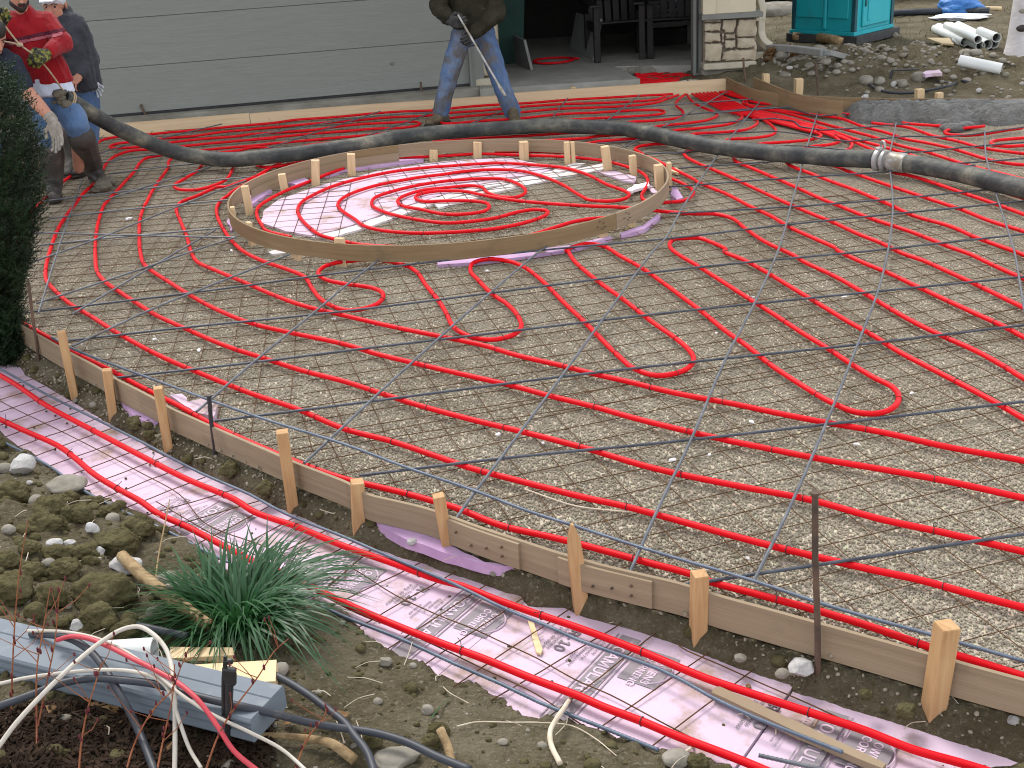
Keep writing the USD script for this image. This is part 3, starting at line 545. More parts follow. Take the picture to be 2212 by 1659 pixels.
pex('red tube running along the whole front form just behind the board', path(ZP, 'Z1', (240, 180), (170, 188), (100, 205), (60, 232), 'Z9', (430, 170), (362, 252), (320, 284), (222, 372), (130, 480), (60, 640), (20, 800), 'R4', (20, 380), (85, 425), (210, 500), (360, 580), (450, 635), (600, 710), (720, 770), (860, 850), (1000, 920), (1150, 995), (1320, 1090), (1540, 1195), (1950, 1372), (2212, 1462),
    'R5', (200, 1510), (400, 1560), (560, 1605), (700, 1645), 'R8', (1000, 95), (1300, 165), (1500, 215), (1900, 325), (2212, 410), 'R9', (200, 460), (500, 540), (880, 640), (1220, 740), (1600, 870), (1900, 960), (2212, 1060), (2700, 1220)))
pex('red tube that bends round the front gravel, second in from the front form', path(ZP, 'Z1', (1270, 190), (1000, 210), (800, 228), (700, 240), (580, 252), (470, 265), (300, 275), (200, 305), (145, 340), (105, 395), 'Z9', (505, 260), (470, 300), (425, 340), (380, 400), (330, 465), (285, 540), (250, 640), (232, 720), (237, 785), 'R4', (370, 270), (450, 340), (600, 430), (760, 530), (960, 640), (1150, 730), (1350, 815), (1600, 910), (1900, 1010), (2212, 1140),
    'R5', (300, 1220), (600, 1320), (800, 1390), (1100, 1470), (1530, 1580), (1800, 1640), 'R9', (430, 185), (860, 290), (1200, 370), (1550, 445), (1900, 540), (2212, 620), (2600, 720)))
pex('red tube that bends round the front gravel, third in from the front form', path(ZP, 'Z2', (1270, 280), (1000, 300), (780, 320), (600, 335), (350, 358), (200, 372), 'Z1', (1270, 225), (1150, 238), (1000, 250), (850, 264), (700, 280), (540, 298), (480, 310), (400, 325), (345, 365), (318, 410), (250, 485), (185, 560), (120, 632), 'Z9', (530, 400), (500, 480), (485, 570), (482, 680), (492, 740), 'R4', (680, 200), (780, 270), (900, 350), (1000, 410), (1200, 500), (1450, 610), (1700, 690), (1950, 770), (2212, 840),
    'R5', (200, 905), (450, 985), (800, 1080), (1150, 1165), (1500, 1255), (1950, 1385), 'R6', (400, 1510), (850, 1600), 'R9', (1300, 60), (1700, 145), (2212, 265), (2600, 350)))
pex('red tube that bends round the front gravel, fourth in from the front form', path(ZP, 'Z1', (1270, 300), (1240, 270), (1190, 253), (1100, 255), (1030, 272), (850, 295), (720, 305), (630, 313), (575, 325), (545, 350), (540, 390), (480, 480), (435, 550), (395, 630), 'Z9', (735, 400), (710, 470), (704, 550), (712, 650), (735, 710), 'R4', (1100, 210), (1220, 285), (1400, 380), (1600, 460), (1850, 520), (2212, 600),
    'R5', (200, 660), (450, 720), (800, 800), (1100, 870), (1300, 925), (1600, 1000), (1900, 1085), 'R6', (300, 1210), (550, 1260), (900, 1330), (1300, 1400), (1750, 1485), (2212, 1585), (2600, 1670)))
pex('red tube from left of the ring to the right edge just before the big loops', path(ZP, 'Z7', (330, 95), (210, 160), (140, 200), (70, 225), (0, 248), 'Z9', (1110, 310), (1000, 355), (920, 385), (893, 420), (910, 480), (945, 560), (968, 640), (1000, 690), 'R4', (1400, 130), (1560, 200), (1750, 280), (1950, 350), (2212, 412), 'R5', (250, 470), (560, 535), (720, 570), (900, 610), (1100, 670), (1400, 740), (1600, 790), (1830, 840), (2140, 915), 'R6', (400, 990), (540, 1020), (900, 1090), (1300, 1160), (1700, 1250), (2212, 1345), (2600, 1430)))
pex('longest red tube snaking in three big loops before the ring', path(ZP, 'Z7', (200, 180), (100, 235), (40, 268), (5, 295), 'Z9', (1130, 370), (1100, 405), (1098, 450), (1130, 520), (1170, 580), (1230, 635), 'R4', (1680, 60), (1850, 120), (1950, 165), (2000, 240), (2060, 310), (2130, 350), 'R5', (0, 376), (80, 375), (190, 345), (240, 300), (230, 260), (150, 230), (0, 210), 'R4', (2080, 180), (2040, 140), (2080, 100), (2170, 72), 'R5', (40, 64), (120, 55), (240, 60), (380, 90), (460, 135), (520, 220), (600, 320), (650, 400), (690, 480), (740, 520), (850, 560), (970, 565), (1080, 535), (1128, 490), (1110, 420), (1040, 340), (950, 280), (860, 190), (805, 125), (830, 70), (920, 50), (1050, 65), (1150, 105), (1280, 210), (1400, 330), (1540, 460), (1640, 560), (1750, 670), (1860, 760), (2000, 800), (2120, 785), (2205, 745), (2235, 690), (2210, 640), (2140, 575), (1960, 450), (1780, 310), (1640, 210), (1470, 65), (1420, -10),
    'R2', (1415, 1610), (1450, 1585), (1550, 1560), (1650, 1575), (1760, 1640), 'R5', (1900, 110), (2060, 220), 'R6', (0, 278), (150, 390), (300, 510), (440, 610), (600, 740), (850, 900), (1000, 980), (1150, 1035), (1280, 1040), (1380, 1000), (1412, 930), (1370, 870), (1250, 810), (1100, 720), (950, 620), (800, 530), (600, 400), (470, 320), (130, 100), (0, 25), 'R2', (2085, 1590), (2080, 1555), (2120, 1530), 'R3', (20, 1528), (120, 1525), (200, 1550), (300, 1600), 'R6', (290, 5), (420, 60), (560, 135), (700, 220), (900, 340), (1080, 450), (1250, 545), (1400, 640), (1650, 770), (1900, 900), (2100, 1010), (2212, 1075), (2600, 1260)))
rp = path(ZP, 'Z7', (330, 500), (210, 470), (182, 438), (165, 410), (156, 375), (170, 345), (230, 305), (310, 265), (400, 230), (520, 180), (620, 145), (720, 118), (850, 100), (1000, 95), 'Z8', (0, 90), (160, 80), (400, 88), (600, 95), (780, 112), (900, 140), (1000, 180), (1025, 215), (1010, 260), (992, 290), (1005, 315), (1060, 326), (1120, 325), (1200, 318), (1247, 292), (1253, 265), (1200, 230), (1140, 205), (1085, 180), (1030, 150), (975, 130), (850, 100), (700, 80), (480, 70), (250, 68))
pex('outermost red tube loop inside the round form', rp)
pex('coiled red tube spiralling inside the round form and leaving it to the right', path(ZP, 'Z8', (960, 398), (870, 403), (760, 407), (650, 425), (545, 457), (400, 500), 'Z7', (1200, 545), (1000, 552), (700, 540), (560, 512), (480, 490), (420, 450), (375, 400), (365, 360), (385, 325), (440, 290), (540, 245), (680, 205), (850, 170), (1060, 145), 'Z8', (0, 142), (160, 130), (290, 125), (450, 135), (600, 150), (720, 185), (820, 235), (900, 265), (930, 285), (910, 305), (850, 318), (740, 315), (680, 290), (590, 235), (480, 190), (370, 165), (230, 160), (80, 170), 'Z7', (1111, 182), (1000, 195), (880, 215), (760, 240), (650, 275), (590, 305), (565, 340), (590, 370), (650, 410), (700, 445), (780, 465), (900, 478), (1000, 482), (1150, 478), 'Z8', (130, 472), (250, 460), (400, 430), (490, 400), (520, 380), (508, 365), (440, 362), (350, 378), (250, 405), (100, 425), (0, 430),
    'Z7', (1000, 418), (900, 400), (820, 380), (750, 350), (737, 330), (760, 300), (830, 275), (950, 245), 'Z8', (0, 218), (150, 205), (280, 205), (370, 235), (405, 265), (395, 285), (350, 300), (280, 297), (215, 277), (180, 247), (130, 240), (0, 250), 'Z7', (1000, 262), (920, 285), (880, 305), (870, 325), (900, 345), (980, 360), 'Z8', (0, 385), (100, 385), (190, 372), (220, 350), (200, 328), (130, 318), (0, 317), 'Z7', (1030, 320), (980, 315), (960, 300), (975, 285), (1040, 270), 'Z8', (0, 266), (100, 270), (170, 285), (300, 308), (450, 325), (700, 343), (900, 352), (1000, 362), (1080, 370), (1260, 383), 'R3', (220, 1370), (330, 1395), (430, 1470), (550, 1550), (740, 1640), 'R6', (800, 70), (1000, 165), (1200, 280), (1500, 450), (1700, 550), (1900, 640), (2100, 750), (2212, 820), (2600, 1000)))
# tubes that run from the header fan to the right edge
pex('red tube with a bend beside the ring, curving along the ring before running right', path(ZP, 'Z4', (960, 265), (985, 278), (975, 298), (900, 330), (700, 358), (545, 372), (440, 400), (420, 420), (300, 425), (150, 436), (0, 450), 'Z3', (1150, 411), (1050, 425)))
pex('red tube starting in a hairpin under the hose, first right of the ring', path(ZP, 'Z4', (1060, 296), (1090, 310), (1080, 335), (1000, 370), (850, 385), (660, 397), (590, 430), (530, 460), (400, 465), (300, 480), (265, 500), (300, 522), (370, 560), 'Z8', (1060, 108), (1120, 140), (1185, 172), (1260, 210), 'R3', (120, 1165), (300, 1240), (450, 1320), (600, 1390), (700, 1450), (850, 1520), (1000, 1590), 'R6', (1020, 0), (1180, 75), (1340, 140), (1530, 230), (1700, 310), (1900, 400), (2080, 480), (2212, 550), (2600, 740)))
pex('red tube starting in a hairpin under the hose, second right of the ring', path(ZP, 'Z4', (1130, 300), (1190, 345), (1213, 378), (1180, 405), (1050, 425), (900, 432), (820, 470), (755, 496), (650, 500), (600, 520), (605, 545), (680, 590), 'R3', (300, 1120), (450, 1190), (600, 1260), (700, 1305), (850, 1370), (1000, 1430), (1150, 1500), (1300, 1560), (1420, 1620), 'R6', (1560, 60), (1700, 120), (1900, 210), (2100, 310), (2212, 365), (2600, 560)))
pex('red tube starting in a hairpin under the hose, third right of the ring', path(ZP, 'Z5', (200, 205), (400, 258), (560, 300), (640, 325), (672, 345), (600, 370), (450, 385), (250, 400), (160, 440), (110, 478), (82, 492), (92, 515), (200, 560), 'R3', (500, 1090), (600, 1135), (750, 1200), (900, 1270), (1050, 1330), (1200, 1390), (1350, 1440), (1500, 1490), (1700, 1570), (1880, 1635), 'R6', (1950, 60), (2100, 130), (2212, 180), (2600, 370)))
pex('red tube starting in a hairpin under the hose, fourth right of the ring', path(ZP, 'Z5', (200, 198), (400, 250), (600, 300), (740, 340), (788, 368), (792, 385), (720, 405), (590, 420), (500, 460), (450, 505), (435, 522), (470, 550), (600, 600), 'R3', (1000, 1170), (1100, 1205), (1220, 1255), (1350, 1310), (1500, 1380), (1740, 1450), (1900, 1520), (2212, 1635), (2600, 1790)))
pex('red tube starting in a hairpin under the hose, fifth right of the ring', path(ZP, 'Z5', (220, 190), (420, 240), (640, 300), (780, 345), (868, 383), (880, 405), (860, 430), (780, 470), (705, 515), (720, 532), (800, 560), 'R3', (1080, 1095), (1150, 1120), (1350, 1190), (1500, 1240), (1650, 1290), (1800, 1340), (2000, 1420), (2212, 1485), (2600, 1620)))
pex('red tube passing straight under the hose coupling', path(ZP, 'Z5', (230, 184), (430, 231), (650, 290), (800, 345), (880, 378), (1000, 430), (1100, 475), 'Z6', (330, 560), (450, 585), (600, 630), (800, 700), (950, 750), (1150, 820), (1270, 865), (1500, 950)))
pex('red tube that meets the hose at the far right edge', path(ZP, 'Z5', (250, 177), (450, 224), (650, 284), (750, 315), (850, 350), 'Z6', (100, 335), (250, 375), (400, 420), (550, 470), (680, 502), (900, 600), (1090, 690), (1270, 747), (1500, 820)))
pex('red tube of the header fan running to the right above the hose, nearest the hose', path(ZP, 'Z4', (835, 112), (1000, 165), 'Z5', (200, 150), (400, 185), (560, 228), (750, 280), (850, 306), 'Z6', (180, 305), (300, 345), (450, 385), (540, 405), (700, 455), (850, 505), (1000, 545), (1150, 582), (1350, 640)))
pex('red tube of the header fan running right above the hose, second from the hose', path(ZP, 'Z4', (845, 110), (1000, 155), 'Z5', (150, 130), (300, 156), (450, 180), (600, 200), (800, 228), (900, 262), 'Z6', (120, 235), (250, 268), (330, 292), (400, 318), (550, 345), (720, 382), (850, 420), (1000, 465), (1150, 495), (1270, 507), (1450, 520)))
pex('red tube of the header fan ending under the tip of the wet concrete', path(ZP, 'Z4', (862, 109), (980, 140), 'Z5', (200, 112), (400, 138), (520, 152), (640, 175), (790, 195), (900, 205)))
pex('red tube along the right form board running into the wet concrete', path(ZP, 'Z4', (880, 107), (960, 125), 'Z5', (50, 60), (200, 103), (400, 130), (600, 150), (820, 163), (920, 170)))
pex('red tube coming out of the wet concrete and running to the right edge', path(ZP, 'Z6', (180, 205), (290, 218), (350, 224), (450, 240), (550, 275), (620, 300), (800, 340), (950, 380), (1100, 405), (1270, 426), (1450, 440)))
pex('short straight red tube coming out of the wet concrete edge', path(ZP, 'Z6', (400, 205), (455, 213), (550, 220), (690, 228), (760, 222)))
pex('red tube hairpin half buried in the front lip of the wet concrete', path(ZP, 'Z6', (760, 250), (725, 258), (700, 272), (725, 288), (790, 296), (870, 298), (1000, 285), (1150, 258), (1260, 243)))
pex('short red tube stub showing at the wet concrete lip', path(ZP, 'Z6', (830, 246), (865, 241), (945, 235), (985, 228)), ties=False)
pex('red tube hairpin at the right edge below the wet concrete', path(ZP, 'Z6', (1400, 305), (1270, 315), (1150, 325), (1060, 336), (1032, 350), (1060, 368), (1150, 376), (1270, 369), (1400, 360)))
# tubes between the hose and the back form
pex('red tube running right along the back form, nearest the house', path(ZP, 'Z1', (240, 180), (430, 165), (560, 152), (700, 140), (860, 125), (1000, 110), (1260, 87), 'Z2', (300, 215), (600, 195), (860, 170), (1000, 160), (1240, 150), 'Z3', (240, 175), (520, 155), (650, 148), (970, 125), (1260, 107), 'Z4', (280, 138), (420, 131), (520, 126)))
pex('red tube in a narrow hairpin behind the raised part of the hose', path(ZP, 'Z4', (470, 140), (400, 165), (200, 180), (0, 188), 'Z3', (900, 155), (640, 172), (540, 182), (400, 195), (165, 212), 'Z2', (1210, 185), (1150, 190), (950, 198), (760, 215), (600, 230), (450, 240), (250, 258), (0, 280), 'Z1', (1100, 133), (900, 150), (700, 178), (530, 190), (320, 215), (230, 222), (170, 235), (147, 248), (175, 258), (280, 255), (400, 243), (500, 230), (605, 216), (800, 195), (1000, 180), 'Z2', (0, 313), (200, 300), (400, 285), (620, 258), (760, 245), (950, 235), (1090, 228), (1142, 241), (1110, 256), (1000, 270), (850, 275), (600, 295), (400, 310), (200, 330), (0, 350)))
pex('red tube in a long hairpin behind the feet of the worker in the olive jacket', path(ZP, 'Z4', (555, 132), (480, 158), (400, 185), (250, 205), (0, 218), 'Z3', (900, 185), (650, 208), (430, 224), (165, 250), (115, 268), (150, 283), (400, 265), (560, 256), (690, 245), (870, 225), (1000, 215), (1150, 210), 'Z4', (100, 245), (300, 235), (430, 236), (463, 248), (430, 262), (300, 275), (0, 290), 'Z3', (920, 262), (600, 285), (300, 308), (110, 322)))
pex('red tube of the header bending left under the rise of the hose, leftmost', path(ZP, 'Z4', (600, 130), (550, 170), (542, 205), (588, 250), (560, 285), (400, 305), (215, 318), 'Z3', (1200, 335), (1060, 343), (900, 351), (600, 370), (350, 384), (200, 394), (60, 405)))
pex('red tube of the header bending left under the rise of the hose, second', path(ZP, 'Z4', (615, 130), (640, 170), (680, 200), (780, 240), (815, 260), (808, 280), (740, 305), (600, 325), (420, 344), (300, 375), (230, 396), (120, 404), (0, 412), 'Z3', (1100, 381), (950, 391), (800, 400)))
pex('red tube bend left of the ring, coming from under the hose', path(ZP, 'Z1', (900, 300), (830, 320), (795, 345), (740, 410), (665, 458), (600, 495), (580, 515), (620, 537), (720, 540), (800, 525), (920, 480), (970, 420), (992, 365), (1040, 320), (1150, 300), 'Z2', (285, 410), (400, 385), (600, 365), (880, 350), (1000, 345)))
pex('red tube hairpin where the hose meets the ring', path(ZP, 'Z7', (420, 80), (300, 90), (200, 105), (155, 122), (160, 140), (200, 148), (260, 143), (340, 128), (420, 110)))
for n in range(7):                                                   # the bundle of the header fan
    s = n / 6
    pex(f'{["lowest", "second", "third", "fourth", "fifth", "sixth", "topmost"][n]} red tube in the tight bundle fanning out from the corner of the forms', path(ZP, 'Z4', (650 + 150 * s, 125 - 12 * s), (760 + 130 * s, 188 - 28 * s), (880 + 80 * s, 240 - 45 * s), 'Z5', (200 + 20 * s, 212 - 32 * s), (400 + 25 * s, 262 - 38 * s), (640 + 10 * s, 325 - 38 * s)), ties=False)
# tubes on the foam strip
pex('red tube on the pink foam strip, the one nearer the front form', path(ZF + .034, 'R4', (-200, 690), (0, 800), (100, 860), (300, 990), (600, 1150), (900, 1310), (1200, 1460), (1500, 1590), 'R7', (1640, 12), (1900, 100), (2212, 225), 'R8', (300, 330), (600, 440), (750, 480), (950, 560), (1200, 650), (1500, 750), (1800, 860), (2000, 940), (2212, 1030), 'R9', (200, 1080), (500, 1180), (900, 1310), (1200, 1410), (1500, 1530), (1900, 1645), (2500, 1850)))
pex('red tube on the pink foam strip, the one nearer the dirt', path(ZF + .034, 'R4', (-200, 980), (0, 1080), (150, 1150), (370, 1250), (480, 1330), (600, 1430), (750, 1520), (900, 1600), 'R7', (1010, 12), (1200, 100), (1380, 195), (1600, 310), (1900, 440), (2212, 590), 'R8', (320, 730), (600, 840), (900, 950), (1200, 1075), (1500, 1190), (1660, 1260), (1900, 1350), (2130, 1445), 'R9', (300, 1560), (500, 1640), (900, 1820)))

# ------------------------------------------------------------------ steel bars
def bar(label, pts, r=.0058, mat='rebar', ribs=True, group=None, z2=None):
    p = spline(pts, .1); L = np.r_[0, np.cumsum(np.linalg.norm(np.diff(p, axis=0), axis=1))]
    near = np.hypot(*p.mean(0)[:2]) < 6.5
    n = int(L[-1] / (.006 if near and ribs else .25)) + 2; s = np.linspace(0, L[-1], n); q = np.stack([np.interp(s, L, p[:, k]) for k in range(3)], 1)
    if not near: q[:, 2] += .002 * (meshkit.noise(np.c_[s * 1.5, s * 0 + L[-1] * 7, s * 0]) - .5)
    rr = np.where(np.arange(n) % 2 == 0, r * 1.1, r * .9) if near and ribs else r
    return mesh('steel_bar', tube(q, rr, 7), M[mat], None, label, 'steel bar', group, smooth=True)
ZA, ZB = ZP + .017, ZP + .027
ordn = ['frontmost', 'second', 'third', 'fourth', 'fifth', 'sixth', 'seventh', 'eighth', 'ninth', 'tenth', 'eleventh', 'twelfth', 'thirteenth', 'fourteenth']
AL = [[('R9', (-10, 482), (500, 405), (900, 345), (1400, 270), (1900, 195), (2212, 150), (2600, 95))], [('R5', (90, 1440), (1000, 1330)), ('R6', (0, 1218), (1000, 1105), (2212, 965), (2600, 920))], [('R4', (1380, 1090), (2212, 985)), ('R5', (1390, 805)), ('R6', (0, 720), (1145, 600), (2212, 475), (2600, 432))],
      [('R4', (720, 815), (1640, 712)), ('R5', (0, 640), (1300, 485)), ('R6', (0, 388), (2212, 165), (2600, 125))], [('R4', (440, 575), (1140, 495), (2212, 385)), ('R5', (2212, 110)), ('R6', (1220, 0)), ('R3', (1345, 1595), (2212, 1500))],
      [('R4', (60, 408), (850, 315), (1520, 230)), ('R5', (0, 135), (1000, 22)), ('R2', (1500, 1580), (2060, 1530)), ('R3', (685, 1440), (1840, 1325))], [('R3', (1640, 1348), (2212, 1288), (2500, 1262))],
      [('R3', (-60, 1368), (720, 1325), (1370, 1275), (2212, 1190), (2500, 1160))], [('R3', (-80, 1198), (650, 1145), (1340, 1100), (1900, 1058))], [('R3', (0, 1078), (780, 1030)), ('R3', (1700, 1050), (2212, 1015))], [('Z4', (320, 531), (770, 509), (1270, 470)), ('Z6', (340, 425), (900, 375), (1270, 345), (1500, 325))],
      [('Z4', (0, 460), (400, 432), (740, 405), (1270, 378)), ('Z5', (800, 382), (1270, 346)), ('Z6', (700, 308), (1270, 236))], [('Z4', (70, 300), (470, 350)), ('Z4', (600, 340), (1270, 290)), ('Z5', (600, 303), (1270, 262))], [('Z4', (60, 301), (600, 265), (1270, 215)), ('Z5', (640, 212), (840, 198))]]
AL[12] = [('Z4', (440, 352), (700, 333), (1270, 290)), ('Z5', (600, 303), (1270, 262))]
where = ['in the front right corner', 'crossing before the big loops', 'crossing the big loop ends', 'crossing the big loops midway', 'crossing the big loop tops', 'just in front of the ring', 'short piece at the right edge', 'starting right of the ring', 'passing below the hose coupling', 'just in front of the hose', 'running under the hose', 'crossing the hairpins behind the hose', 'crossing the header fan', 'crossing the upper header fan']
for n, runs in enumerate(AL):
    a = []
    for r in runs: a += list(r)
    bar(f'left to right steel bar, {ordn[n]} from the front, {where[n]}', path(ZA, *a), mat='rebar_dark')
bar('dark steel bar nearest the corner of the forms over the header fan', path(ZA, 'Z4', (0, 233), (600, 192), (1062, 160)))
bar('dark steel bar crossing the upper header fan to the outer tubes', path(ZA, 'Z5', (-60, 192), (250, 165), (540, 143)))
BL = [[('R4', (1260, 1030), (1640, 700), (2030, 380)), ('R5', (0, 225), (220, 55))], [('R4', (1950, 1360), (2212, 1115)), ('R5', (185, 940), (610, 550), (940, 260), (1250, 0)), ('R2', (1300, 1578))], [('R8', (690, 85), (770, -35)), ('R5', (985, 1345), (1390, 800), (1650, 440), (1975, 0)), ('R2', (2060, 1520)), ('R3', (0, 1370), (120, 1180), (262, 975))],
      [('R8', (1825, 395), (2000, 0)), ('R6', (75, 1215), (300, 690), (480, 345), (635, 0)), ('R3', (690, 1430), (715, 1325), (770, 1135), (798, 1020))], [('R9', (480, 450), (700, 0)), ('R6', (940, 1115), (1145, 600), (1275, 260), (1340, 0)), ('R3', (1370, 1375), (1370, 1275), (1355, 1095))], [('R6', (2230, 480), (2205, 330), (2150, 0)), ('R3', (2120, 1510), (2020, 1205))]]
bw = ['from the black pin to the left front loop', 'between the first and second big loops', 'crossing the second big loop', 'between the second and third big loops', 'crossing the third big loop', 'close to the right edge']
for n, runs in enumerate(BL):
    a = []
    for r in runs: a += list(r)
    bar(f'grey front to back steel bar, {["leftmost", "second", "third", "fourth", "fifth", "sixth"][n]}, {bw[n]}', path(ZB, *a))
for lb, a in (('short steel bar above the hose coupling', ('R3', (1352, 980), (1380, 850), (1392, 785))), ('steel bar above the hose near the right edge', ('R3', (1995, 1110), (1968, 1000), (1960, 835))), ('steel bar over the middle of the header fan', ('Z5', (575, 418), (620, 280), (662, 148))), ('steel bar left over the header bundle', ('Z5', (45, 378), (130, 270), (258, 116))),
              ('steel bar from the corner of the forms to the hose', ('Z4', (450, 348), (600, 270), (885, 108))), ('steel bar showing above the rise of the hose, left of the header', ('Z4', (65, 310), (297, 132))), ('steel bar slanting beside the right shin of the olive jacket worker', ('Z3', (850, 265), (972, 112))), ('steel bar between the shoes of the olive jacket worker', ('Z3', (265, 303), (545, 198))),
              ('steel bar slanting to the left shoe of the olive jacket worker', ('Z2', (640, 380), (850, 300), (1020, 245), (1225, 163))), ('long slanting steel bar between hose and garage', ('Z2', (60, 425), (200, 380), (500, 280), (872, 158))), ('steel bar lying over the tubes along the back form', ('Z2', (0, 325), (300, 275), (600, 220), (870, 185), (1200, 165))),
              ('short steel bar showing between ring and hose', ('Z4', (178, 492), (325, 408))), ('thin steel bar crossing the back form line', ('Z1', (500, 192), (700, 145), (905, 96)))):
    bar(lb, path(ZB, *a))
for lb, a, z in (('steel bar slanting up from the front form to the ring, upper of two', ('Z9', (185, 900), (720, 725), (960, 640), (1195, 566)), ZB), ('steel bar slanting up from the front form beside the ring, lower of two', ('Z9', (365, 955), (810, 690), (1090, 528)), ZA), ('nearly level steel bar left of the ring, dropping to the right', ('Z9', (185, 542), (460, 550), (700, 556), (1195, 567)), ZB),
                 ('steel bar from the shrub to the left of the ring', ('Z9', (200, 606), (500, 575), (720, 555), (1112, 519)), ZA), ('long steel bar slanting from the shrub to the top of the ring', ('Z9', (130, 702), (490, 575), (700, 490), (1000, 370), (1245, 278)), ZB), ('steel bar over four bent tubes, left of the ring', ('Z9', (245, 471), (500, 440), (820, 408), (1175, 374)), ZA),
                 ('steel bar passing the muddy boot toes', ('Z9', (215, 383), (500, 348), (700, 325), (1000, 285), (1270, 258)), ZA), ('steel bar slanting from the muddy boot under the hose', ('Z9', (515, 382), (800, 290), (1130, 188)), ZB), ('steel bar right of the muddy boot ending at the hose', ('Z9', (545, 246), (860, 205), (1135, 182)), ZA), ('short steel bar above the muddy boot', ('Z9', (480, 195), (680, 160), (870, 140)), ZA),
                 ('steel bar close under the hose on the left', ('Z1', (55, 300), (240, 245), (330, 212)), ZB), ('long steel bar slanting over the gravel to the left front corner', ('R4', (465, 610), (1000, 360), (1300, 240), (1860, 20)), ZB), ('steel bar leaning front to back beside the shrub', ('Z9', (195, 950), (240, 800), (330, 520), (415, 275)), ZB),
                 ('long blue steel bar lying just inside the front form', ('R4', (330, 555), (450, 620), (700, 720), (1000, 830), (1300, 940), (1700, 1080), (2212, 1240), 'R5', (400, 1390), (840, 1540), 'R8', (1180, 5), (1450, 90), (1880, 230), (2212, 330), 'R9', (480, 450), (870, 580), (1200, 680), (1600, 790), (2212, 965), (2500, 1050)), ZB + .008)):
    bar(lb, path(z, *a), mat='rebar_blue' if 'blue' in lb else 'rebar')
bar('blue steel bar on the pink foam strip, on the side of the front form', path(ZF + .05, 'R4', (-200, 650), (0, 755), (300, 920), (600, 1070), (900, 1220), (1280, 1420), (1600, 1560), 'R7', (1830, 18), (2212, 170), 'R8', (300, 300), (700, 470), (1050, 640), (1300, 740), (1500, 830), (2000, 1010), (2212, 1115), 'R9', (200, 1190), (500, 1330), (800, 1450), (1050, 1548)), .0058, 'rebar_blue')
bar('blue steel bar on the pink foam strip, on the side of the dirt', path(ZF + .03, 'R4', (-200, 1090), (0, 1210), (300, 1370), (560, 1550), 'R7', (800, 8), (1050, 120), (1400, 300), (1700, 430), (1950, 560), (2212, 680), 'R8', (400, 840), (700, 980), (1000, 1110), (1250, 1230), (1500, 1330), (1900, 1490), (2010, 1535)), .0058, 'rebar_blue')
bar('short dark steel bar end at the bottom right of the foam strip', path(ZF + .02, 'R9', (512, 1568), (700, 1610), (950, 1665), (1300, 1740)), .006, 'rebar')

# ------------------------------------------------------------------ wire mesh sheets
def sheet(label, o, ang, nu, nv, z, clip, seed, sp=.1524, mat='rust', r=.0021):
    rg = np.random.default_rng(seed); u = np.array([math.cos(ang), math.sin(ang)]); v = np.array([-u[1], u[0]]); x = thing('wire_mesh', label, 'wire mesh')
    for d, e, n, m_, dz in ((u, v, nv, nu, 0.0), (v, u, nu, nv, .0032)):
        for k in range(n + 1):
            a = np.asarray(o) + e * k * sp; b = a + d * m_ * sp; ln = LineString([a, b]).intersection(clip)
            for g in getattr(ln, 'geoms', [ln]):
                if g.is_empty or g.length < .1: continue
                c = np.array(g.coords); c = c[0] + (c[1] - c[0]) * np.linspace(0, 1, max(3, int(g.length / .12)))[:, None]
                w = (meshkit.fbm(np.c_[c * 1.1, 0 * c[:, 0] + seed], 2, 4) - .5)
                c = c + .03 * np.c_[meshkit.noise(np.c_[c * .9, 0 * c[:, 0] + seed + 3]) - .5, meshkit.noise(np.c_[c * .9, 0 * c[:, 0] + seed + 9]) - .5]
                mesh('wire', tube(np.c_[c, z + dz + .016 * w], r, 4), M[mat], x, smooth=True)
INNER = SLAB.buffer(-.04)
am = math.radians(17.8); mo = W('R9', 670, 1460 - 1665) if False else G(1490.9 + .18382 * 670, 847.1 + .18382 * 1460)
def lat(a, b):                                                       # lattice point of the measured sheet
    u = np.array([math.cos(am), math.sin(am)]); v = np.array([-u[1], u[0]]); return mo[:2] + .1524 * (a * u + b * v)
lefthalf = Polygon([(-5, 2), (-.95, 2), (-.95, 14), (-5, 14)]); righthalf = Polygon([(-.93, 2), (6, 2), (6, 14), (-.93, 14)])
sheet('rusty wire mesh over the front right gravel', lat(-11, -12), am, 26, 20, .012, INNER.intersection(righthalf), 1)
sheet('rusty wire mesh in the middle right between the hose and the loops', lat(-15, 8) + [.05, .03], am - .07, 32, 17, .014, INNER.intersection(righthalf), 2)
sheet('rusty wire mesh over the left front gravel', (-3.0, 3.9), math.radians(7), 20, 17, .012, INNER.intersection(lefthalf), 3)
sheet('rusty wire mesh left of the ring', (-4.2, 6.5), math.radians(3), 21, 16, .013, INNER.intersection(lefthalf), 4)
sheet('rusty wire mesh between ring, hose and header fan', lat(-17, 25) + [.03, .06], am - .10, 34, 18, .014, INNER.intersection(righthalf), 5)
sheet('rusty wire mesh along the house side', (-4.2, 9.05), math.radians(3.6), 24, 18, .014, INNER.intersection(lefthalf), 6)
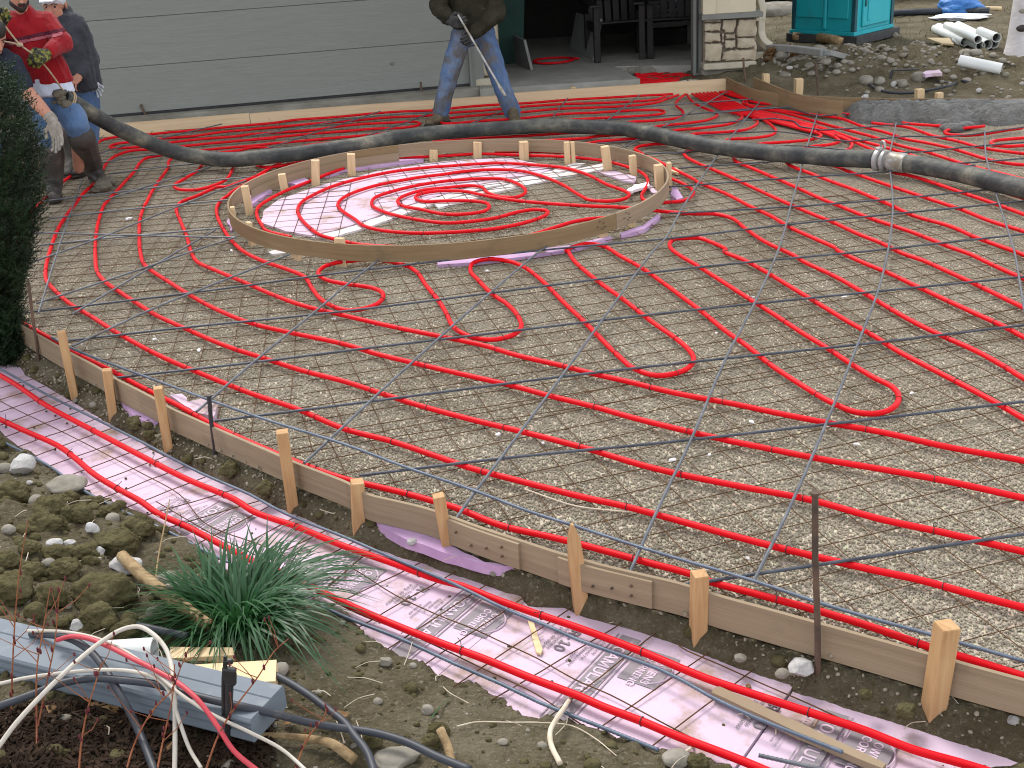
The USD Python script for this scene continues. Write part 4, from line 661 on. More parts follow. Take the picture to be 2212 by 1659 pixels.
# mesh over the foam strip, laid out along it
fdir = np.array([W('R8', 2050, 1055, ZF)[:2], W('R8', 340, 545, ZF)[:2]])
c0 = W('R8', 1230, 940, ZF)[:2]; c1_ = W('R8', 985, 830, ZF)[:2]; u = fdir[1] - fdir[0]; u /= np.linalg.norm(u)
fw = thing('wire_mesh', 'rusty wire mesh lying on the pink foam strip', 'wire mesh')
sc = LineString(spline(np.c_[FUP, 0 * FUP[:, 0]], .1)[:, :2]).simplify(.02)
flong = path(ZF + .014, 'R4', (-100, 880), (0, 960), (300, 1110), (560, 1240), (900, 1420), (1150, 1560), 'R7', (1330, 90), (1700, 230), (2000, 380), (2212, 450), 'R8', (0, 355), (330, 545), (600, 670), (830, 760), (980, 830), (1230, 945), (1480, 1085), (1700, 1180), (2000, 1340), (2212, 1450), 'R9', (300, 1560))
flong2 = path(ZF + .014, 'R7', (1000, -60), (1400, 170), (1650, 290), 'R8', (40, 640), (300, 745), (560, 855), (900, 1020), (1200, 1160), (1400, 1290), (1560, 1400), (1700, 1470))
flong3 = path(ZF + .014, 'R8', (80, 170), (330, 320), (700, 500), 'R9', (0, 865), (270, 990), (560, 1120), (840, 1240), (1100, 1360), (1400, 1480), (1700, 1600), (2212, 1780))
flong3 = np.vstack([path(ZF + .014, 'R8', (2150, 850)), flong3[3:]])
for ln in (flong, flong2, flong3): mesh('wire', tube(spline(ln, .06), .0022, 5), M['rust'], fw, smooth=True)
cross_dir = c1_ - W('R8', 1170, 690, ZF)[:2]
pl = LineString(flong[:, :2]); n = int(pl.length / .1524)
q0 = W('R8', 850, 645 + 125, ZF)[:2]
for k in range(n):
    s = k * .1524 + .05; p = np.array(pl.interpolate(s).coords[0]); tn = np.array(pl.interpolate(s + .05).coords[0]) - np.array(pl.interpolate(s - .05).coords[0]); tn /= np.linalg.norm(tn); nr = np.array([-tn[1], tn[0]])
    nr = nr * math.cos(.05) + tn * math.sin(.05)
    seg = LineString([p - nr * .6, p + nr * .6]).intersection(FOAM.buffer(.035))
    for g in getattr(seg, 'geoms', [seg]):
        if g.is_empty or g.distance(Point(p)) > .05: continue
        c = np.array(g.coords); c = c[0] + (c[1] - c[0]) * np.linspace(0, 1, 7)[:, None]
        mesh('wire', tube(np.c_[c, ZF + .010 + .004 * rng.random(7)], .0022, 5), M['rust'], fw, smooth=True)

# ------------------------------------------------------------------ foam boards of the strip with their print
fl0 = LineString(FLO)
cutp = [W('R9', 740, 1130, ZF)[:2], W('R9', 370, 1645, ZF)[:2]]
def half(p, q, left):
    d = (q - p) / np.linalg.norm(q - p); n = np.array([-d[1], d[0]]) * (1 if left else -1); return Polygon([p - d * 4, q + d * 4, q + d * 4 + n * 9, p - d * 4 + n * 9])
cutq = [W('R8', 1176, 560, ZF)[:2], W('R8', 560, 1090, ZF)[:2]]; cutr = [W('R7', 1060, 20, ZF)[:2], W('R7', 1500, -190, ZF)[:2]]
def foam_board(label, poly, z0=0.0):
    x = thing('foam_board', label, 'foam board')
    for g in getattr(poly, 'geoms', [poly]):
        if g.area < .003: continue
        g = shapely.segmentize(g, .09)
        g = Polygon([(a + .004 * (meshkit.noise(np.array([a * 30, b * 30, 0.])) - .5), b + .008 * (meshkit.noise(np.array([a * 30, b * 30, 7.])) - .5)) for a, b in g.exterior.coords]).buffer(0)
        if g.geom_type != 'Polygon': g = max(g.geoms, key=lambda q: q.area)
        mesh('board', prism(g, ZF - .05 + z0, ZF + z0), M['foam'], x, smooth=False)
    return x
rpart = half(cutp[0], cutp[1], True)
if not rpart.contains(Point(W('R9', 1200, 1380, ZF)[:2])): rpart = half(cutp[0], cutp[1], False)
FB = {}
FB['right'] = foam_board('pink foam board at the bottom right corner, cut clean along its seam', FOAM.intersection(rpart).buffer(-.002), -.006)
rest = FOAM.difference(rpart.buffer(.003))
mp = half(cutq[0], cutq[1], True)
if not mp.contains(Point(W('R8', 1700, 900, ZF)[:2])): mp = half(cutq[0], cutq[1], False)
FB['mid'] = foam_board('lettered pink foam board under the wood sliver and the pointed stake', rest.intersection(mp).buffer(-.001))
rest = rest.difference(mp.buffer(.002))
lp = half(cutr[0], cutr[1], True)
if not lp.contains(Point(W('R4', 400, 1050, ZF)[:2])): lp = half(cutr[0], cutr[1], False)
FB['left'] = foam_board('plain pink foam board at the left end of the strip', rest.intersection(lp).buffer(-.001), -.004)
FB['next'] = foam_board('lettered pink foam board above the grass tuft', rest.difference(lp.buffer(.002)))
def letters(text, k, c, d_end, height, mat, parent, z=.0045, bold=False):
    """text laid flat on the foam: starts at pixel c and reads towards pixel d_end"""
    a, b = W(k, *c, ZF), W(k, *d_end, ZF); d = (b - a)[:2]; d /= np.linalg.norm(d); dn = np.array([-d[1], d[0]])
    m = meshkit.text_mesh(text, height, .0006, bold); v = m.vertices; w = np.c_[a[:2] + v[:, :1] * d + v[:, 1:2] * dn, ZF + z + v[:, 2]]
    mesh('lettering', trimesh.Trimesh(w, m.faces, process=False), M[mat], parent, smooth=False)
def quad(k, pts, parent, mat='ink', z=.002, name='printed_block'):
    p = np.array([W(k, *q, ZF)[:2] for q in pts]); mesh(name, prism(Polygon(p).buffer(0), ZF + z, ZF + z + .0006), M[mat], parent, smooth=False)
def print_set(k, o, parent, s=1.0):
    """one repeat of the printed pattern; o: pixel where the grey logo block starts, directions measured on the board"""
    O = W(k, *o, ZF)[:2]; rd = (W('R8', 545, 800, ZF) - W('R8', 830, 560, ZF))[:2]; rd /= np.linalg.norm(rd)     # reading direction
    dn = np.array([rd[1], -rd[0]])                                                       # the next line lies this way
    if dn @ (W('R8', 0, 300, ZF) - W('R8', 900, 700, ZF))[:2] < 0: dn = -dn
    def P(a, b): return O + rd * a + dn * b
    def q(a0, b0, a1, b1, mat='ink', z=.002): mesh('printed_block', prism(Polygon([P(a0, b0), P(a1, b0), P(a1, b1), P(a0, b1)]), ZF + z, ZF + z + .0005), M[mat], parent, smooth=False)
    def tx(t, a, b, h, mat, bold=False, z=.0032):
        m = meshkit.text_mesh(t, h, .0005, bold); v = m.vertices; p = O + rd * a + dn * b; w = np.c_[p + v[:, :1] * rd - v[:, 1:2] * dn, ZF + z + v[:, 2]]
        mm = trimesh.Trimesh(w, m.faces, process=False)
        if mm.volume < 0: mm.invert()
        mesh('lettering', mm, M[mat], parent, smooth=False)
    q(0, 0, .165, .125); tx('OWENS', .035, .055, .024, 'foam_letter', True); tx('CORNING', .025, .09, .024, 'foam_letter', True)
    th_ = np.linspace(-1.1, 1.2, 18); arc_ = np.array([P(.085 + .075 * math.sin(t), .075 - .085 * math.cos(t)) for t in th_])
    mesh('printed_arc', tube(np.c_[arc_, np.full(18, ZF + .0032)], .0028, 4), M['foam_letter'], parent)
    q(-.03, .150, .43, .215); tx('FOAMULAR', 0.0, .203, .036, 'foam_letter', True)
    q(-.03, .137, .43, .141, 'ink', .0021); q(-.03, .224, .43, .228, 'ink', .0021)
    for n_, (t, h) in enumerate((('1.5 x 48 x 96', .010), ('Thickness 2 in.', .010), ('Resistant to moisture', .008), ('Surface side', .008))): tx(t, .02 + .03 * n_, .248 + .017 * n_, h, 'ink_dark')
    tx('R-10', .02, .365, .034, 'ink_dark', True); tx('inch Thickness', .02, .385, .013, 'ink_dark'); tx('pulg. de espesor', .03, .402, .013, 'ink_dark')
print_set('R8', (1085, 655), FB['mid'] if False else FB['next'])
print_set('R8', (270, 385), FB['next']); print_set('R8', (2150, 960), FB['mid']); print_set('R7', (1640, 45), FB['next']); print_set('R9', (1420, 1480), FB['right'])
TILE.update(B1=(2430, 120, 420 / 1270), B2=(2840, 60, 424 / 1270), B3=(2500, 0, 764 / 1270), F1=(0, 1180, 560 / 1025))
# ------------------------------------------------------------------ foam pieces in and round the ring
def flat_piece(name, label, k, pts, mat, th=.02, z=.0, cat_='foam piece', rough=.01, seed=0, kind=None):
    p = np.array([W(k, *q, z + th)[:2] for q in pts]); g = shapely.segmentize(Polygon(p).buffer(0), .06)
    g = max(getattr(g, 'geoms', [g]), key=lambda q: q.area)
    c = np.array(g.exterior.coords)[:-1]; c = c + rough * (np.c_[meshkit.noise(np.c_[c * 23, 0 * c[:, 0] + seed]), meshkit.noise(np.c_[c * 23, 0 * c[:, 0] + seed + 4])] - .5)
    g = Polygon(c).buffer(0); g = max(getattr(g, 'geoms', [g]), key=lambda q: q.area)
    mesh(name, prism(g, z, z + th), M[mat], None, label, cat_, kind=kind, smooth=False)
E8 = lambda x, y: (x + 1111, y)
flat_piece('foam_piece', 'large pink foam sheet under the tubes on the left of the tree well', 'Z7', [(178, 425), (190, 370), (265, 312), (420, 258), (520, 228), (620, 203), (760, 170), (860, 152), (1000, 130), E8(0, 118), E8(130, 106), E8(330, 102), E8(450, 125), E8(555, 150), E8(470, 180), E8(330, 205), E8(170, 232), E8(60, 262), (1050, 300), (880, 350), (700, 418), (560, 462), (430, 492), (300, 470)], 'foam', .012)
flat_piece('foam_strip', 'long white foam strip across the tree well, the one towards the house', 'Z7', [(432, 498), (540, 500), (700, 455), (880, 392), (1000, 350), E8(0, 310), E8(210, 248), E8(450, 205), E8(600, 175), E8(710, 128), E8(650, 125), E8(540, 165), E8(330, 212), E8(170, 238), E8(60, 268), (1050, 305), (880, 358), (700, 425), (560, 470)], 'foam_white', .014, rough=.02)
flat_piece('foam_strip', 'long white foam strip across the tree well, ending by the bent nail stake', 'Z8', [(-40, 352), (60, 330), (220, 282), (420, 235), (600, 195), (820, 152), (800, 126), (740, 140), (600, 172), (420, 212), (240, 255), (60, 300), (-60, 330)], 'foam_white', .014, rough=.02)
flat_piece('foam_piece', 'small pink foam piece at the right of the tree well', 'Z8', [(760, 168), (850, 165), (965, 196), (960, 222), (900, 215), (830, 188)], 'foam', .014)
flat_piece('foam_piece', 'narrow pink foam piece touching the right end of the ring', 'Z8', [(1020, 245), (1040, 240), (1090, 285), (1060, 295)], 'foam', .014)
flat_piece('foam_piece', 'mauve foam strip outside the right end of the ring', 'Z8', [(1145, 250), (1170, 250), (1200, 300), (1170, 312), (1140, 285)], 'foam_side', .03)
flat_piece('foam_piece', 'mauve foam strip sticking out under the right front of the ring', 'Z8', [(880, 480), (1000, 440), (1080, 380), (1085, 395), (1010, 455), (890, 492)], 'foam_side', .03)
flat_piece('foam_piece', 'pink foam lip under the front of the ring', 'Z8', [(150, 598), (420, 570), (640, 540), (830, 495), (845, 505), (660, 560), (430, 595), (150, 628), (-40, 640), (-40, 625)], 'foam_side', .02)
flat_piece('foam_piece', 'white torn foam crumbs outside the left front of the ring', 'Z7', [(215, 575), (260, 560), (300, 560), (300, 580), (230, 588)], 'foam_white', .012)
flat_piece('foam_piece', 'mauve foam edge inside the left of the ring', 'Z7', [(90, 300), (130, 280), (210, 255), (230, 262), (180, 300), (120, 340)], 'foam_side', .03)
flat_piece('foam_piece', 'broken mauve foam behind the left ring stakes', 'Z7', [(320, 225), (400, 190), (410, 215), (360, 240)], 'foam_side', .03, rough=.05)
flat_piece('foam_piece', 'mauve foam edge along the far left of the ring', 'Z7', [(490, 175), (600, 140), (760, 118), (1000, 95), (1000, 112), (780, 140), (620, 160), (500, 195)], 'foam_side', .02)
flat_piece('foam_piece', 'mauve foam bits beside the left ring stub', 'Z7', [(5, 420), (30, 400), (40, 450), (20, 470)], 'foam_side', .015, rough=.03)
flat_piece('paper_litter', 'crumpled white printed paper lying right in the tree well', 'Z8', [(918, 262), (950, 235), (1030, 222), (1030, 240), (990, 252), (940, 270)], 'litter', .02, .02, 'litter', .03)
flat_piece('wood_scrap', 'flat wood scrap outside the right end of the ring', 'Z8', [(1138, 150), (1170, 150), (1190, 165), (1180, 175), (1140, 165)], 'pale_wood', .02, .01, 'wood scrap')
flat_piece('foam_piece', 'torn pink foam sticking out by the black steel pin', 'R4', [(1085, 925), (1150, 920), (1220, 960), (1300, 945), (1390, 985), (1370, 1060), (1260, 1030), (1180, 990)], 'foam', .03, .0, rough=.03)
flat_piece('foam_piece', 'mauve foam sliver below the front form between the first stakes', 'R4', [(770, 960), (860, 990), (1010, 1060), (1010, 1090), (940, 1095), (850, 1050)], 'foam_side', .03, -.05)
flat_piece('foam_piece', 'long mauve foam sliver under the front form at the lettered boards', 'R8', [(150, -5), (400, 90), (620, 180), (760, 265), (900, 325), (1080, 355), (1000, 360), (800, 315), (560, 240), (380, 180), (220, 90)], 'foam_side', .04, -.06)

# ------------------------------------------------------------------ garage
D0, D1 = G(243, 254, .1)[:2], G(1015, 186, .1)[:2]; dd = (D1 - D0) / np.linalg.norm(D1 - D0); dn_ = np.array([-dd[1], dd[0]])       # dn_ points into the house
D0 = D0 - dd * 2.3
def onwall(k, x, y, p=D0, n=dn_):
    d = ray(*px(k, x, y)); s = ((np.r_[p, 0] - [0, 0, H])[:2] @ n) / (d[:2] @ n); return np.array([0, 0, H]) + d * s
zseam = [onwall('R1', 1500, 375)[2], onwall('R1', 1500, 65)[2]]
gd = thing('garage_door', 'wide grey green panelled garage door behind the slab', 'garage door')
ed = [.125, zseam[0], zseam[1], 2 * zseam[1] - zseam[0], 3 * zseam[1] - 2 * zseam[0]]; Ld = np.linalg.norm(D1 - D0)
for a, b in zip(ed[:-1], ed[1:]):
    c = (D0 + D1) / 2 + dn_ * .025; m = box((*c, (a + b) / 2), (Ld, .045, b - a - .004), (*dd, 0), bev=.002); mesh('panel', m, M['siding'], gd, smooth=20)
mesh('backing', box((*((D0 + D1) / 2 + dn_ * .06), (ed[0] + ed[-1]) / 2), (Ld, .02, ed[-1] - ed[0]), (*dd, 0)), M['seal'], gd)
mesh('bottom_seal', box((*((D0 + D1) / 2 + dn_ * .02), .1135), (Ld, .05, .023), (*dd, 0)), M['seal'], gd)
mesh('bolt', box((*(onwall('R2', 300, 405)[:2] - dn_ * .004), onwall('R2', 300, 405)[2]), (.03, .012, .03), (*dd, 0), bev=.004), M['trim'], gd)
hz = ed[-1]
# house walls: one thing
hs = thing('house', 'low house with grey green garage front, open porch and stone base', 'house')
J0 = D1 + dd * .0; jw = .15
mesh('door_jamb', box((*(J0 + dd * .075 - dn_ * .01), (.1 + hz + .2) / 2), (.14, .12, hz + .1), (*dd, 0), bev=.004), M['trim'], hs)
mesh('jamb_stop', box((*(J0 + dd * .012 - dn_ * .03), (.1 + hz + .2) / 2), (.025, .10, hz + .1), (*dd, 0)), M['trim'], hs)
mesh('door_header', box((*((D0 + D1) / 2), hz + .2), (Ld + .3, .12, .4), (*dd, 0)), M['trim'], hs)
# slab edges
S = [W('Q3', 150, 470, .1)[:2], W('Q3', 830, 426, .1)[:2], W('Q3', 690, 357, .1)[:2], W('Q3', 1118, 352, .1)[:2]]
gs = np.vstack([D0 - dn_ * .14, D1 - dn_ * .14 + dd * .28, D1 + dn_ * 6 + dd * .28, D0 + dn_ * 6])
porch = Polygon(np.vstack([S[0] - [.35, -.02], S[1], S[2], S[3], S[3] + [.35, .02], [S[3][0] + .3, 18], [S[0][0] - .35, 18]])).buffer(0)
mesh('garage_slab', prism(Polygon(gs).difference(porch.buffer(.004)).buffer(0), -.05, .1), M['slab_edge'], kind='structure', smooth=False)
pv = mesh('porch_slab', prism(porch, -.05, .1), M['slab'], kind='structure', smooth=False)
# stone beside the jamb
wl = D1 + dd * .16
stn = thing('stone_wall', 'short stone wall base between garage door and porch, behind the worker', 'stone wall')
def wall_stone(k, poly, Y, depth, seed, parent, mat='stone', n=None):
    p = np.array([A(k, *q, Y) for q in poly]); c = p.mean(0); g = Polygon(p[:, [0, 2]]).buffer(-.012, join_style=1).buffer(.006)
    if g.is_empty: return
    g = max(getattr(g, 'geoms', [g]), key=lambda q: q.area); g = shapely.segmentize(g, .035)
    o = np.array(g.exterior.coords)[:-1]; rg = np.random.default_rng(seed); o = o + rg.normal(0, .003, o.shape); cc = o.mean(0); V = []; lay = [(1.0, 0), (1.0, .55), (.93, .85), (.70, 1.0), (.35, 1.05)]
    for s, d in lay:
        q = cc + (o - cc) * s; dep = depth * d * (1 + .35 * (meshkit.fbm(np.c_[q * 9, 0 * q[:, 0] + seed], 3, seed) - .5) * (1 if d > 0 else 0)); V.append(np.c_[q[:, 0], Y - dep, q[:, 1]])
    m = len(o); V = np.vstack(V + [[[cc[0], Y - depth * 1.02, cc[1]]]]); F_ = []
    for r in range(len(lay) - 1):
        for a in range(m): b = (a + 1) % m; F_ += [[r * m + a, r * m + b, (r + 1) * m + b], [r * m + a, (r + 1) * m + b, (r + 1) * m + a]]
    F_ += [[(len(lay) - 1) * m + a, (len(lay) - 1) * m + (a + 1) % m, len(V) - 1] for a in range(m)]
    t = trimesh.Trimesh(V, F_, process=False); t.fix_normals(multibody=False); mesh('stone', t, M[mat], parent, smooth=40)
Yj = wl[1] - .02
x0, x1 = A('R2', 845, 500, Yj)[0], A('R2', 1000, 500, Yj)[0]; zt = A('R2', 860, 500, Yj)[2]
mesh('mortar_bed', box(((x0 + x1) / 2, Yj + .16, (.1 + 1.0) / 2), (x1 - x0, .30, .9)), M['mortar'], stn)
mesh('sill_stone', box(((x0 + x1) / 2, Yj + .12, .1 + (zt - .1) / 2), (x1 - x0 + .04, .38, zt - .1), bev=.012), M['stone_cap'], stn)
for n, z0, z1, a, b in ((0, zt + .005, zt + .20, 0, .62), (1, zt + .005, zt + .12, .62, 1), (2, zt + .2, zt + .34, 0, .5), (3, zt + .12, zt + .36, .5, 1), (4, zt + .34, zt + .55, 0, .7), (5, zt + .36, zt + .55, .7, 1), (6, zt + .55, zt + .75, 0, 1)):
    o = shapely.box(x0 + (x1 - x0) * a, z0, x0 + (x1 - x0) * b, z1).buffer(-.03).buffer(.024); o = shapely.segmentize(o, .05); c = np.array(o.exterior.coords)[:-1]; cc = c.mean(0)
    V = np.vstack([np.c_[c[:, 0], 0 * c[:, 0] + Yj + .02, c[:, 1]], np.c_[c[:, 0], 0 * c[:, 0] + Yj - .015, c[:, 1]], np.c_[cc[0] + (c[:, 0] - cc[0]) * .8, Yj - .03 - .015 * meshkit.noise(np.c_[c * 20, 0 * c[:, 0] + n]), cc[1] + (c[:, 1] - cc[1]) * .8], [[cc[0], Yj - .04, cc[1]]]]); m = len(c)
    F_ = sum([[[r * m + i_, r * m + (i_ + 1) % m, (r + 1) * m + (i_ + 1) % m], [r * m + i_, (r + 1) * m + (i_ + 1) % m, (r + 1) * m + i_]] for r in (0, 1) for i_ in range(m)], []) + [[2 * m + i_, 2 * m + (i_ + 1) % m, 3 * m] for i_ in range(m)]
    t = trimesh.Trimesh(V, F_, process=False); t.fix_normals(multibody=False); mesh('stone', t, M['stone'], stn, smooth=40)
# porch room
Xl, Xr, Yb = x1 + .02, A('Q3', 1117, 350, S[3][1])[0], 16.3
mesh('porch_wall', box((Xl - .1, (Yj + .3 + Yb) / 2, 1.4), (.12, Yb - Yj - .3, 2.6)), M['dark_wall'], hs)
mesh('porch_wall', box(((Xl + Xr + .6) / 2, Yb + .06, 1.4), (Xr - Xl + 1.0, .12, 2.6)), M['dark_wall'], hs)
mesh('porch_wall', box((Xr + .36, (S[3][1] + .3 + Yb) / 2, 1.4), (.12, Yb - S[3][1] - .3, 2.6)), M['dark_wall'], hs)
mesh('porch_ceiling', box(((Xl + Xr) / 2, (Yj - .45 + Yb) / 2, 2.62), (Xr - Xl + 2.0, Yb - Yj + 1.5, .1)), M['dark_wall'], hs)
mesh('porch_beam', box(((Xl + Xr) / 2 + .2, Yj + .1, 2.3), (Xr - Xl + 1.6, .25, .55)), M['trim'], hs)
mesh('upper_wall', box(((D0[0] + Xr) / 2 + .3, (D0[1] + Xr * 0 + Yj) / 2 + 1.2, 3.0), (Xr - D0[0] + 2, 1.4, .8)), M['beige'], hs)
rf_ = np.array([[D0[0] - .5, D0[1] - .55, hz + .45], [D1[0], D1[1] - .55, hz + .45], [D1[0], D1[1] + 6, hz + 2.6], [D0[0] - .5, D0[1] + 6, hz + 2.6]])
mesh('roof', tm(m3.Manifold.hull_points(np.vstack([rf_, rf_ + [0, 0, .12]]))), M['dark_wall'], hs)
mesh('garage_side', box((D0[0] - .08, D0[1] + 3, 1.3), (.15, 6.0, 2.6)), M['beige'], hs)
# window with blinds on the right of the porch
Yw = 14.9; wn = thing('window', 'window with white blinds at the back right of the porch', 'window')
wx0, wx1 = A('Q3', 868, 60, Yw)[0], A('Q3', 1058, 60, Yw)[0]; wz0 = A('Q3', 1000, 115, Yw)[2]
mesh('frame', cat([box((wx0 - .03, Yw, wz0 + .6), (.06, .08, 1.3)), box((wx1 + .03, Yw, wz0 + .6), (.06, .08, 1.3)), box(((wx0 + wx1) / 2, Yw, wz0 - .03), (wx1 - wx0, .08, .06))]), M['trim'], wn)
for k in range(14):
    m = box(((wx0 + wx1) / 2, Yw - .005, wz0 + .03 + k * .05), (wx1 - wx0, .05, .004)); 
    R = trimesh.transformations.rotation_matrix(.75, [1, 0, 0], [0, Yw - .005, wz0 + .03 + k * .05]); m.apply_transform(R); mesh('slat', m, M['blind'], wn)
mesh('pane', box(((wx0 + wx1) / 2, Yw + .035, wz0 + .6), (wx1 - wx0, .006, 1.2)), M['seal'], wn)
mesh('window_wall', box((wx1 + .06 + .35, Yw + .06, 1.35), (.7, .12, 2.5)), M['trim'], hs); mesh('window_wall', box(((wx0 + wx1) / 2, Yw + .06, (wz0 - .1 + .1) / 2), (wx1 - wx0 + .1, .12, wz0 - .16)), M['dark_wall'], hs)
# jamb of the porch opening left of the pillar
Yp = W('R3', 155, 520, 0)[1]
ja, jb = A('R3', 92, 300, Yp + .12), A('R3', 150, 300, Yp + .12)
mesh('porch_post', box(((ja[0] + jb[0]) / 2, Yp + .2, 1.25 + .02), (jb[0] - ja[0], .16, 2.46), bev=.006), M['trim'], hs)
mesh('post_groove', box(((ja[0] * .55 + jb[0] * .45), Yp + .115, 1.27), (.02, .012, 2.4)), M['seal'], hs)
# stone pillar
sp = thing('stone_pillar', 'pillar of tan field stone with beige siding above it', 'pillar')
pa, pb = A('R3', 152, 300, Yp)[0], A('R3', 492, 300, Yp)[0]
zb_, zs0, zs1, zc0, zc1 = 0, A('R3', 300, 440, Yp)[2], A('R3', 300, 396, Yp)[2], A('R3', 300, 118, Yp)[2], A('R3', 300, 86, Yp)[2]
mesh('concrete_foot', box(((pa + pb) / 2 + .03, Yp + .22, zs0 / 2 - .05), (pb - pa + .08, .46, zs0 + .1), bev=.01), M['slab_edge'], sp)
mesh('stone_sill', box(((pa + pb) / 2, Yp + .18, (zs0 + zs1) / 2), (pb - pa + .0, .50, zs1 - zs0 - .004), bev=.012), M['stone_cap'], sp)
mesh('sill_return', box((pb + .10, Yp + .30, (zs0 + zs1) / 2 + .01), (.18, .4, zs1 - zs0), bev=.012), M['stone_cap'], sp)
mesh('mortar_core', box(((pa + pb) / 2, Yp + .235, (zs1 + zc0) / 2), (pb - pa - .02, .42, zc0 - zs1)), M['mortar'], sp)
for n, poly in enumerate(([(155, 121), (270, 121), (270, 138), (155, 141)], [(157, 144), (270, 142), (266, 198), (205, 203), (157, 199)], [(274, 120), (370, 118), (366, 165), (350, 207), (290, 211), (272, 185)], [(375, 118), (490, 115), (489, 233), (365, 236), (362, 200), (368, 165)], [(157, 204), (262, 205), (265, 266), (205, 272), (157, 270)], [(268, 205), (286, 212), (286, 274), (268, 268)],
                           [(290, 215), (360, 211), (360, 245), (290, 249)], [(286, 252), (360, 249), (362, 300), (335, 312), (290, 312)], [(365, 240), (482, 238), (487, 296), (432, 310), (366, 306)], [(157, 275), (265, 272), (282, 287), (266, 392), (205, 395), (157, 388)], [(274, 330), (330, 314), (494, 312), (494, 385), (290, 390), (268, 380)])):
    wall_stone('R3', poly, Yp + .03, .055, 40 + n, sp)
for n, (z0, z1) in enumerate(((zs1, zs1 + .2), (zs1 + .2, zs1 + .36), (zs1 + .36, zc0))):   # side faces of the pillar
    mesh('stone', moved(rock(1, 60 + n, (.05, .2, (z1 - z0) / 2 * 1.0), .15, 2), (pb - .005, Yp + .23, (z0 + z1) / 2)), M['stone'], sp)
mesh('cap_trim', box(((pa + pb) / 2 + .02, Yp + .2, (zc0 + zc1) / 2), (pb - pa + .08, .52, zc1 - zc0), bev=.004), M['trim'], sp)
mesh('siding', box(((pa + pb) / 2, Yp + .22, zc1 + .9), (pb - pa - .01, .42, 1.8), bev=.004), M['beige'], sp)
mesh('corner_board', box((A('R3', 195, 40, Yp)[0], Yp + .005, zc1 + .9), (A('R3', 240, 40, Yp)[0] - A('R3', 155, 40, Yp)[0], .03, 1.8), bev=.004), M['beige'], sp)
# downspout
Yd = Yp + .35; ds_ = thing('downspout', 'beige downspout with bends beside the stone pillar', 'downspout')
dp = np.array([A('R3', 515, -160, Yd), A('R3', 517, -5, Yd), A('R3', 528, 45, Yd), A('R3', 526, 90, Yd), A('R3', 521, 150, Yd), A('R3', 522, 215, Yd), A('R3', 540, 265, Yd - .05), A('R3', 585, 302, Yd - .1)])
def rect_tube(p, w, h, n=1):
    t, a, b = frames(p); q = [(-1, -1), (-.8, -1), (.8, -1), (1, -1), (1, 1), (.8, 1), (-.8, 1), (-1, 1)]; q = [(-1, -.8), (-.85, -1), (.85, -1), (1, -.8), (1, .8), (.85, 1), (-.85, 1), (-1, .8)]
    V = np.concatenate([[p + a * (x * w / 2) + b * (y * h / 2)] for x, y in q]).transpose(1, 0, 2).reshape(-1, 3); m = len(q); F_ = []
    for i_ in range(len(p) - 1):
        for j_ in range(m): k_ = (j_ + 1) % m; F_ += [[i_ * m + j_, i_ * m + k_, (i_ + 1) * m + k_], [i_ * m + j_, (i_ + 1) * m + k_, (i_ + 1) * m + j_]]
    F_ += [[0, j_ + 1, j_] for j_ in range(1, m - 1)] + [[(len(p) - 1) * m, (len(p) - 1) * m + j_, (len(p) - 1) * m + j_ + 1] for j_ in range(1, m - 1)]
    t_ = trimesh.Trimesh(V, F_, process=False); t_.fix_normals(); return t_
mesh('pipe', rect_tube(spline(dp, .03), .085, .075), M['downspout'], ds_, smooth=40)
mesh('strap', box(A('R3', 521, 120, Yd), (.10, .09, .03)), M['downspout'], ds_)
ex = thing('drain_extension', 'grey fluted drain pipe lying on the dirt from the downspout foot', 'drain pipe')
ea, eb = A('R3', 580, 305, Yd - .1), onground('R3', 930, 372, .02) + [0, 0, .05]; ec = onground('R3', 1085, 398, .02) + [0, 0, .04]
mesh('channel', rect_tube(spline(np.array([ea, (ea + eb) / 2 + [0, 0, .01], eb]), .1), .085, .065), M['panel'], ex, smooth=20)
for k in range(4): mesh('rib', tube(np.array([ea, eb]) + np.array([0, -.038, -.024 + .015 * k]), .004, 5), M['plank'], ex)
mesh('tail', rect_tube(np.array([eb + [.03, 0, .0], ec]), .075, .055), M['panel'], ex, smooth=20)
# recess with tubes before the porch
rc_ = np.array([W('Q3', *q, .0)[:2] for q in ((790, 395), (1105, 372), (1165, 412), (1165, 440), (838, 462))])
for k in range(9):
    s = k / 8; a = W('Q3', 800 + 30 * s, 400 + 55 * s, .02); b = W('Q3', 1090 + 65 * s, 378 + 60 * s, .02)
    pex(f'red tube of the pit beside the porch slab, {ordn[8 - k]} of nine from the front form', np.array([a, a * .6 + b * .4 + [0, .06 * math.sin(k), 0], a * .25 + b * .75 + [0, .10, 0], b]), ties=False)
mesh('broken_edge', cat([moved(rock(.05 + .03 * rng.random(), 200 + k, (1.3, .6, .8), .5, 2), W('Q3', 750 + 40 * k, 384 - 1.5 * k, .05)) for k in range(10)]), M['slab_edge'], pv, kind='stuff')
mesh('white_cable', tube(spline(path(.03, 'Q3', (1000, 455), (1050, 440), (1110, 433), (1165, 436)), .05), .008, 6), M['white_cable'], None, 'white cable at the pit before the porch', 'cable')
